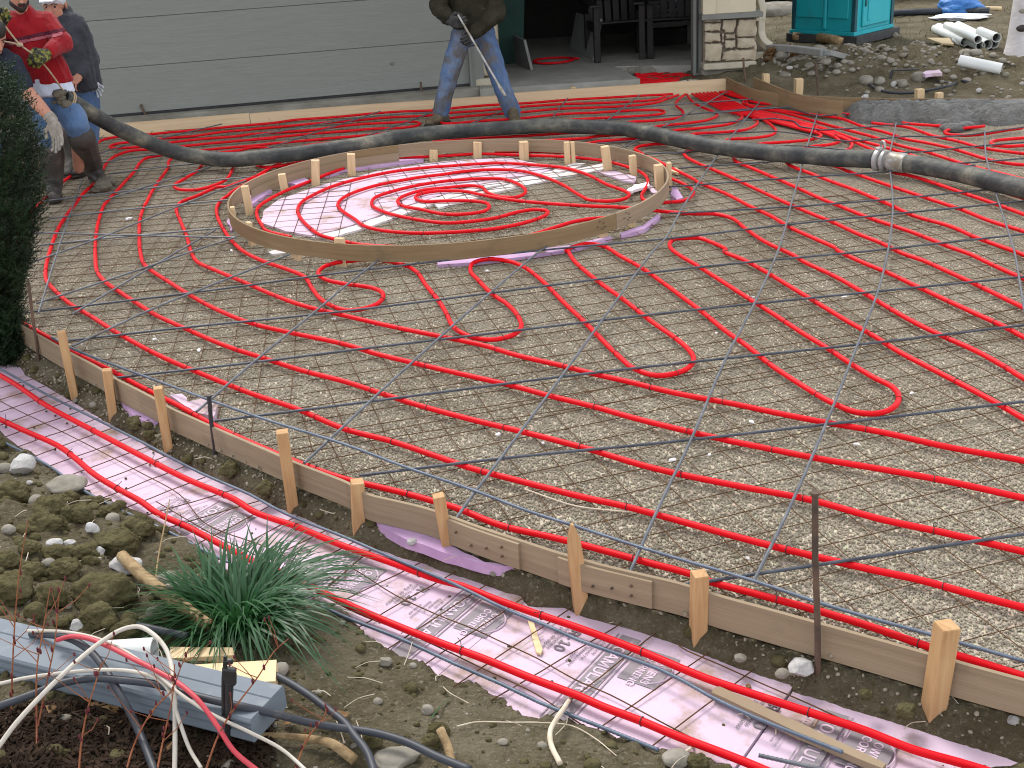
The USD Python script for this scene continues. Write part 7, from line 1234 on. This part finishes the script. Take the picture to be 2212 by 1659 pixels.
mesh('soil_crumbs', cat(crumbs), M['clod'], None, 'loose soil crumbs scattered over the dirt, the trench and the foam', 'soil', kind='stuff', smooth=60); mesh('small_stones', cat(stones), M['grey_rock'], None, 'small grey stones scattered over the dirt and the trench', 'stones', kind='stuff', smooth=60)
# bark mulch, dead leaves and straw in the bottom left corner
bits = []
for k in range(2600):
    s, t = rg.random(), rg.random(); p = onground('R7', -150 + 1900 * s, 1250 + 480 * t + 200 * max(0, s - .6)); L_ = .012 + .035 * rg.random(); m = box((0, 0, 0), (L_, .004 + .006 * rg.random(), .003)); bits.append(moved(m, p + [0, 0, .006 + .012 * rg.random()], rg.random() * 6.28, (rg.normal() * .4, rg.normal() * .4, 0)))
mesh('bark_mulch', cat(bits), M['mulch'], None, 'dark bark mulch covering the bottom left corner', 'mulch', kind='stuff', smooth=False)
st_ = []
for k in range(260):
    x, y = -1.9 + 3.2 * rg.random(), 2.2 + 3.2 * rg.random()
    if SLAB.contains(Point(x, y)) or (FOAM.contains(Point(x, y)) and rg.random() < .75): continue
    a = rg.random() * 6.28; L_ = .03 + .09 * rg.random(); z = max(gz_at(x, y), ZF if FOAM.contains(Point(x, y)) else -9) + .006; q = np.array([[x, y, z], [x + math.cos(a) * L_ * .5 + rg.normal() * .008, y + math.sin(a) * L_ * .5, z + .008], [x + math.cos(a) * L_, y + math.sin(a) * L_, z]]); st_.append(tube(spline(q, .02), .0011 + .0008 * rg.random(), 4))
mesh('dry_roots', cat(st_), M['root'], None, 'thin dry roots and straws lying over dirt and foam', 'roots', kind='stuff', smooth=True)
for n, (k, x, y, s) in enumerate((('R7', 1810, 1390, .05), ('R7', 1085, 1590, .045), ('R7', 390, 1330, .05), ('R8', 30, 1310, .06), ('R7', 760, 1370, .035))):
    p = onground(k, x, y); g = np.array([[0, 0, 0], [s * .4, s * .35, .012], [s, .05 * s, .02], [s * .45, -.3 * s, .015]]); t = trimesh.Trimesh(np.vstack([g, g - [0, 0, .0015]]), [[0, 1, 2], [0, 2, 3], [4, 6, 5], [4, 7, 6]], process=False)
    mesh('dead_leaf', moved(t, p + [0, 0, .008], n * 1.3), M['leaf'], None, ('curled brown dead leaf right of the plank end', 'red brown dead leaf at the bottom left between the cables', 'pale dead leaf under the plank', 'long brown dead leaf beside the black pipes', 'dead leaf on the mulch before the wood block')[n], 'leaf', smooth=False)

# ------------------------------------------------------------------ grass tuft
rg = np.random.default_rng(8); gt = thing('grass_tuft', 'dense tuft of strappy dark green grass between dirt and foam', 'grass tuft'); gc0 = onground('R7', 1530, 700); V, F_ = [], []; o = 0
for k in range(620):
    a = rg.random() * 6.28; rr0 = .125 * math.sqrt(rg.random()); b = gc0 + [math.cos(a) * rr0 * 1.2, math.sin(a) * rr0, -.01]; a2 = a + rg.normal() * .5; L_ = .17 + .24 * rg.random(); lean = .6 + .85 * rg.random(); d = np.array([math.cos(a2), math.sin(a2), 0]); wn_ = np.array([-d[1], d[0], 0]); w0 = .0042 + .0028 * rg.random(); n = 7
    for j_ in range(n):
        u_ = j_ / (n - 1); h_ = L_ * (u_ * math.cos(lean * .45) - .60 * lean * u_ ** 2.4); q = b + d * L_ * (.25 * lean * u_ + .62 * lean * u_ ** 2) + [0, 0, max(h_, -.02 + .0 * u_)]; q[2] = max(q[2], gz_at(q[0], q[1]) + .004); tw = wn_ * math.cos(u_ * 1.2) + np.array([0, 0, 1]) * math.sin(u_ * .8) * .5
        w = w0 * (1 - u_ ** 2.5) + .0002; V += [q - tw * w, q + tw * w]
        if j_: F_ += [[o + 2 * j_ - 2, o + 2 * j_ - 1, o + 2 * j_ + 1], [o + 2 * j_ - 2, o + 2 * j_ + 1, o + 2 * j_]]
    o += 2 * n
mesh('blades', trimesh.Trimesh(V, F_, process=False), M['blade'], gt, kind='stuff', smooth=True)
p = onground('R8', 610, 1290); mesh('fallen_leaf', trimesh.Trimesh(*(lambda q: (np.vstack([q - [.004, .003, 0], q + [.004, .003, 0]]), [[0, 1, 4], [0, 4, 3], [1, 2, 5], [1, 5, 4]]))(np.array([onground('R8', 552, 1350) + [0, 0, .01], onground('R8', 610, 1280) + [0, 0, .015], onground('R8', 680, 1215) + [0, 0, .01]])), process=False), M['blade'], None, 'single green strap leaf lying on the lower dirt', 'leaf', smooth=False)

# ------------------------------------------------------------------ plank, lumber, pipe, sprinkler
zg = gz_at(*W('R7', 900, 1150, 0)[:2]) 
za = zg + .115
fa, fb, ba_, bb_ = W('R7', -250, 872, za), W('R7', 1600, 1345, za), W('R7', -250, 655, za), W('R7', 1772, 1238, za)
lw_ = (fb - fa)[:2]; lw_ /= np.linalg.norm(lw_); nw_ = np.array([-lw_[1], lw_[0]]); wd_ = .155
pk = thing('plastic_plank', 'long blue grey fluted plastic plank lying under the cables', 'plank'); Lp = np.linalg.norm((fb - fa)[:2]); O = np.r_[fa[:2], 0]; ln3, nw3 = np.r_[lw_, 0], np.r_[nw_, 0]
prof = [(0, -.006), (0, -.012), (.006, -.018), (0, -.024), (0, -.036), (.006, -.042), (0, -.048), (0, -.066), (.004, -.072), (wd_ - .004, -.072), (wd_, -.066), (wd_, -.006), (wd_ - .006, 0), (wd_ * .62, 0), (wd_ * .60, -.003), (wd_ * .58, 0), (.006, 0)]
Vp = np.array([[O + ln3 * l + nw3 * b + np.array([0, 0, za + c]) for b, c in prof] for l in np.linspace(0, Lp, 12)]).reshape(-1, 3); npf = len(prof); Fp = []
for i_ in range(11):
    for j_ in range(npf): k_ = (j_ + 1) % npf; Fp += [[i_ * npf + j_, (i_ + 1) * npf + j_, (i_ + 1) * npf + k_], [i_ * npf + j_, (i_ + 1) * npf + k_, i_ * npf + k_]]
cap_ = trimesh.creation.triangulate_polygon(Polygon(prof), engine='earcut'); 
def capf(i_): return [[i_ * npf + int(np.argmin(np.linalg.norm(np.array(prof) - cap_[0][v_], axis=1))) for v_ in t_] for t_ in cap_[1]]
tp_ = trimesh.Trimesh(Vp, Fp + capf(0) + [t_[::-1] for t_ in capf(11)], process=False); tp_.fix_normals(); mesh('profile', tp_, M['plank'], pk, smooth=20)
def lumber(label, k, pts, h, zb, mat='pale_wood', name='lumber'):
    """block whose top face is traced by four pixels"""
    q = np.array([W(k, *p, zb + h) for p in pts]); lo = q.copy(); lo[:, 2] = zb; m = tm(m3.Manifold.hull_points(np.vstack([q, lo]))); mesh(name, m, M[mat], None, label, 'lumber', smooth=False)
zl = gz_at(*W('R7', 1500, 1100, 0)[:2])
lumber('long pale pine offcut beside the black sprinkler', 'R7', [(1000, 1000), (1772, 955), (1765, 1092), (1250, 1118)], .040, zl + .01)
lumber('short pale pine offcut below the grass tuft', 'R7', [(1090, 872), (1490, 876), (1502, 925), (1092, 945)], .025, zl + .01)
lumber('brown wood block under the front of the plank', 'R7', [(508, 1245), (640, 1215), (790, 1240), (700, 1262)], .035, zg - .005, 'stake'); lumber('tan wood offcut at the left under the plank', 'R7', [(20, 1110), (140, 1090), (300, 1125), (200, 1140)], .03, zg, 'stake'); lumber('wood offcut showing between the black pipe and the plank', 'R7', [(300, 1150), (500, 1165), (580, 1195), (330, 1190)], .025, zg, 'stake')
a, b = W('R7', 760, 925, zl + .055), W('R7', 990, 910, zl + .055); x = thing('white_pipe', 'short white pipe stub with its open end by the pine offcuts', 'pipe'); t = (b - a) / np.linalg.norm(b - a); rp2 = .044
a = b - t * .16; o_, i2 = tube(np.array([a, b]), rp2, 24, False), tube(np.array([a, b]), rp2 - .006, 24, False); i2.invert(); rim = trimesh.Trimesh(np.vstack([o_.vertices[24:], i2.vertices[24:]]), sum([[[j_, 24 + j_, 24 + (j_ + 1) % 24], [j_, 24 + (j_ + 1) % 24, (j_ + 1) % 24]] for j_ in range(24)], []), process=False)
mesh('pipe_wall', cat([o_, i2, rim]), M['pvc'], x, smooth=30)
sk = thing('sprinkler', 'black plastic sprinkler stake standing before the pine offcut', 'sprinkler'); b = onground('R7', 1450, 1560); K = lambda x, y, dy=0.0: A('R7', x, y, b[1] + dy)
mesh('spike', tube(np.array([b + [0, 0, -.03], K(1462, 1350), K(1468, 1100)]), [.006, .010, .012], 8), M['black_plastic'], sk, smooth=True); mesh('riser', tube(spline(np.array([K(1432, 1310), K(1430, 1150), K(1432, 1060), K(1440, 1010)]), .01), .0045, 8), M['black_plastic'], sk, smooth=True)
mesh('head', box(K(1470, 1030), (.034, .02, .022), (1, 0, -.25), bev=.004), M['black_plastic'], sk); mesh('shoulder', tm(m3.Manifold.hull_points(np.vstack([K(1440, 1015) + _sp * .007, K(1500, 1045) + _sp * .007, K(1492, 1100) + _sp * .010, K(1455, 1100) + _sp * .008]))), M['black_plastic'], sk)
mesh('nozzle', cat([tube(np.array([K(1443, 1010), K(1443, 930)]), [.006, .004], 8), box(K(1465, 968), (.022, .012, .014), bev=.003)]), M['black_plastic'], sk, smooth=30)
def strand(name, label, cat_, k_pts, r, mat, n=8):
    q = []
    k = None
    for p in k_pts:
        if isinstance(p, str): k = p; continue
        z = zg + (p[2] if len(p) > 2 else .02); q.append(W(k, p[0], p[1], z))
    mesh(name, tube(spline(np.array(q), .015), r, n), M[mat], None, label, cat_, smooth=True)
strand('white_cable', 'white cable arching highest over the plank', 'cable', ('R7', (-60, 1580, .1), (0, 1500, .12), (100, 1365, .15), (300, 1150, .18), (500, 960, .2), (650, 840, .2), (780, 762, .2), (880, 742, .2), (980, 790, .2), (1060, 880, .19), (1100, 1000, .18), (1118, 1150, .16), (1122, 1400, .08), (1118, 1700, .02)), .0064, 'white_cable')
strand('white_cable', 'white cable crossing the plank to the torn end at the bottom', 'cable', ('R7', (-80, 1120, .13), (0, 1108, .14), (150, 1075, .15), (400, 1040, .16), (650, 1020, .17), (850, 1030, .17), (1000, 1075, .16), (1080, 1150, .15), (1150, 1350, .1), (1215, 1525, .05), (1290, 1650, .03)), .0052, 'white_cable')
strand('white_cable', 'thin white cable running from the plank to the lower right', 'cable', ('R7', (170, 770, .14), (400, 775, .16), (600, 812, .17), (750, 872, .17), (900, 965, .17), (1020, 1060, .17), (1150, 1170, .16), (1350, 1300, .13), (1600, 1420, .09), (1800, 1525, .05), (1980, 1680, .03)), .0047, 'white_cable')
strand('red_cable', 'faded red cable curving down to the bottom edge', 'cable', ('R7', (365, 830, .15), (450, 806, .17), (560, 817, .18), (700, 872, .18), (850, 948, .18), (1000, 1022, .18), (1150, 1110, .17), (1280, 1225, .15), (1400, 1390, .11), (1500, 1540, .07), (1680, 1690, .03)), .0068, 'red_cable')
strand('black_pipe', 'thick black pipe crossing the plank and running right along the dirt', 'pipe', ('R7', (-100, 1290, .12), (0, 1250, .135), (200, 1180, .14), (400, 1105, .15), (600, 1075, .15), (800, 1087, .15), (1000, 1113, .145), (1200, 1172, .14), (1400, 1222, .135), (1600, 1265, .12), (1800, 1312, .08), (2000, 1362, .04), (2212, 1395, .02), 'R8', (200, 1425, .015), (400, 1485, .015), (600, 1580, .015), (800, 1660, .015)), .0105, 'black_pipe', 10)
strand('black_pipe', 'black pipe dropping across the plank to the bottom edge', 'pipe', ('R7', (200, 790, .12), (320, 795, .14), (450, 820, .15), (560, 885, .15), (640, 970, .15), (720, 1092, .14), (800, 1230, .11), (880, 1390, .06), (1000, 1690, .03)), .0105, 'black_pipe', 10)
strand('black_pipe', 'black pipe from behind the pine offcut to the bottom centre', 'pipe', ('R7', (1700, 1030, .02), (1780, 1062, .02), (1950, 1160, .02), (2100, 1270, .02), 'R8', (0, 1360, .02), (60, 1440, .02), (140, 1545, .02), (190, 1680, .02)), .0105, 'black_pipe', 10)
strand('black_pipe', 'black pipe piece between the thick branch and the grass tuft', 'pipe', ('R7', (880, 735, .03), (1050, 772, .03), (1200, 802, .03)), .0115, 'black_pipe', 10)
strand('black_tube', 'thin black tube looping from the sprinkler behind the plank end', 'tube', ('R7', (1480, 1330, .10), (1560, 1328, .10), (1620, 1305, .10), (1670, 1245, .10), (1702, 1190, .10), (1690, 1160, .09)), .004, 'black_plastic')
def branch(name, label, pts, r0, r1, mat, lump=.3, cat_='branch'):
    q = []; k = None
    for p in pts:
        if isinstance(p, str): k = p; continue
        q.append(onground(k, p[0], p[1]) + [0, 0, p[2]])
    s = spline(np.array(q), .012); m = tube(s, np.linspace(r0, r1, len(s)) * (1 + .12 * (meshkit.noise(np.c_[np.arange(len(s)) * .35, 0 * s[:, 0], 0 * s[:, 0]]) - .5)), 12); m = lumpy(m, r0 * lump, 40, 3); return mesh(name, m, M[mat], None, label, cat_, smooth=True)
branch('branch', 'thick cut brown branch leaning from the pale rock to the grass tuft', ('R7', (800, 385, .06), (920, 490, .05), (1050, 590, .045), (1200, 690, .035), (1355, 795, .03)), .021, .020, 'brown_bark')
m_ = moved(rock(.022, 31, (.5, 1, 1), .4, 2), onground('R7', 1368, 798) + [0, 0, .03]); mesh('branch_stub', m_, M['leaf'], '/World/branch_end' if False else None, 'broken rotten stub at the lower end of the thick branch', 'branch stub')
branch('branch', 'split branch with a white torn end at the bottom middle', ('R7', (1640, 1475, .02), (1800, 1490, .025), (2000, 1520, .03), (2150, 1560, .03), (2280, 1640, .02)), .006, .014, 'brown_bark')
branch('branch', 'short upright broken stick at the bottom between the black pipes', ('R8', (700, 1680, .0), (660, 1560, .03), (620, 1500, .05)), .012, .012, 'brown_bark')
branch('root', 'pale forked root reaching over the red tube to the bottom edge', ('R8', (1380, 1660, .02), (1325, 1560, .03), (1322, 1480, .04), (1400, 1370, .05), (1480, 1285, .06), (1560, 1240, .065), (1640, 1195, .06)), .008, .0045, 'root', .25, 'root')
branch('root', 'thin pale root at the bottom right of the dirt', ('R9', (-60, 1640, .02), (60, 1570, .02), (150, 1520, .02), (310, 1448, .03)), .004, .0025, 'root', .2, 'root')
branch('root', 'long thin root lying on the dirt before the foam', ('R8', (720, 1400, .01), (850, 1372, .01), (1060, 1375, .01), (1250, 1380, .012), (1450, 1400, .012), (1600, 1480, .012), (1740, 1590, .01)), .002, .0014, 'root', .2, 'root')
branch('twig', 'thin dry twig standing behind the grass tuft', ('R7', (995, 480, .0), (1030, 380, .05), (1080, 280, .10), (1135, 175, .16)), .0035, .002, 'brown_bark', .2, 'twig')
branch('twig', 'pale twig lying over the gravel behind the front form', ('R8', (1160, 0, .09), (1480, 110, .09), (1700, 140, .09), (1850, 150, .09), (2000, 140, .09), (2212, 175, .09)), .003, .002, 'root', .2, 'twig')
for nm, lb, k, pts, hgt in (('wood_sliver', 'splintered wood sliver on the lettered foam', 'R8', [(1170, 698), (1205, 702), (1265, 885), (1252, 915), (1225, 905)], .008), ('wood_strip', 'long grey brown wood strip lying on the foam at the bottom right', 'R9', [(225, 1135), (262, 1125), (800, 1370), (1330, 1620), (1300, 1650), (760, 1420), (215, 1165)], .022)):
    flat_piece(nm, lb, k, pts, 'pale_wood' if 'sliver' in nm else 'bender', hgt, ZF + (.004 if 'sliver' in nm else .012), 'wood strip', .004)
flat_piece('leaf_scrap', 'orange brown leaf on the foam behind the right hand red tube', 'R9', [(425, 1112), (450, 1106), (462, 1125), (440, 1135)], 'leaf', .004, ZF + .003, 'leaf', .004)
flat_piece('plastic_litter', 'white plastic shred on the gravel under the right steel bars', 'R8', [(2080, -280), (2130, -300), (2200, -295), (2190, -280), (2110, -262)], 'litter', .012, .006, 'litter', .01) if False else None
for n, (k, x, y, s) in enumerate((('R6', 470, 300 + 0, .03), ('R5', 980, 1180, .03), ('R5', 1270, 1235, .02), ('R6', 1060, 297, .03), ('R6', 195, 1310, .02), ('R6', 465, 1100, .03), ('R6', 1140, 1245, .028), ('R4', 990, 570, .026), ('R4', 1275, 640, .034), ('R4', 2140, 440, .03), ('R1', 825, 1405, .05), ('R1', 1485, 1608, .035), ('R5', 180, 480, .02), ('R6', 1490, 915, .022), ('R6', 2085, 1345 - 0, .03), ('R9', 440, 310, .02), ('R5', 2100, 1345, .032), ('R6', 240, 530, .02), ('R5', 910, 130, .03))):
    p = W(k, x, y, .012); mesh('foam_crumb', moved(rock(s * .5, 900 + n, (1, .6, .4), .7, 2, True), p + [0, 0, .004], n), M['litter' if n % 3 else 'foam_white'], None, f'{["tiny white", "small pale", "flat white", "torn pale", "little lilac white"][n % 5]} scrap on the gravel, {ordn[n % 14]} of those {"left of the middle" if k in ("R4", "R1") else "in the middle" if k == "R5" else "on the right"}', 'scrap', smooth=False)

# ------------------------------------------------------------------ budding twigs near the camera
rg = np.random.default_rng(15)
tws = [((60, 1700), [(70, 1400), (80, 1000), (100, 650), (130, 350), (180, 60)], 2.62, 'tallest budding red twig at the left edge'), ((240, 1750), [(235, 1400), (238, 1000), (270, 800), (320, 500)], 2.55, 'budding red twig in front of the left cable loops'), ((180, 1750), [(250, 1350), (310, 1050), (350, 850), (380, 520)], 2.60, 'budding red twig with dark buds crossing the plank'),
       ((500, 1750), [(520, 1500), (560, 1280), (620, 1080), (650, 970)], 2.45, 'budding red twig before the wood block'), ((790, 1750), [(860, 1500), (980, 1280), (1100, 1150), (1160, 1000), (1215, 870)], 2.50, 'forked red twig before the pine offcuts'), ((990, 1750), [(1050, 1450), (1105, 1200), (1120, 980)], 2.48, 'straight red twig beside the white cable end'), ((1290, 1750), [(1400, 1440), (1500, 1270), (1650, 1070), (1760, 900), (1850, 820)], 2.45, 'long red twig slanting past the sprinkler'), ((1860, 1750), [(1960, 1480), (2030, 1380), (2085, 1310), (2080, 1220)], 2.50, 'short red twig before the black pipe at the right')]
for base, pts, Yt, lb in tws:
    x = thing('budding_twig', lb, 'twig'); b = W('R7', *base, gz_at(*W('R7', *base, -.03)[:2]) - .0); q = np.array([b] + [A('R7', *p, Yt + .02 * i_) for i_, p in enumerate(pts)])
    if q[0][1] < 1.9: q[0] = [q[1][0], Yt - .05, -.05]
    s = spline(q, .012); mesh('stem', tube(s, np.linspace(.0032, .0011, len(s)), 6), M['twig'], x, smooth=True); br = []; bd = []
    for k in range(5):
        i_ = int(len(s) * (.25 + .7 * rg.random())); i_ = min(i_, len(s) - 1); d = np.array([rg.normal() * .6, rg.normal() * .3, .7]); L_ = .05 + .09 * rg.random(); e = s[i_] + d / np.linalg.norm(d) * L_; br.append(tube(np.array([s[i_], (s[i_] + e) / 2 + [.004, 0, -.006], e]), [.0014, .0011, .0007], 5)); bd.append(moved(trimesh.creation.icosphere(subdivisions=1, radius=.0035), e)); bd[-1].vertices = e + (bd[-1].vertices - e) * [.8, .8, 2.0]
    for k in range(6):
        i_ = int(len(s) * (.2 + .8 * rg.random())); i_ = min(i_, len(s) - 1); c = s[i_] + rg.normal(size=3) * .003; v_ = trimesh.creation.icosphere(subdivisions=1, radius=.0042); v_.vertices = v_.vertices * [.8, .8, 2.2] + c + [0, 0, .004]; bd.append(v_)
    mesh('side_twigs', cat(br), M['twig'], x, kind='stuff', smooth=True); mesh('buds', cat(bd), M['bud'], x, kind='stuff', smooth=True)
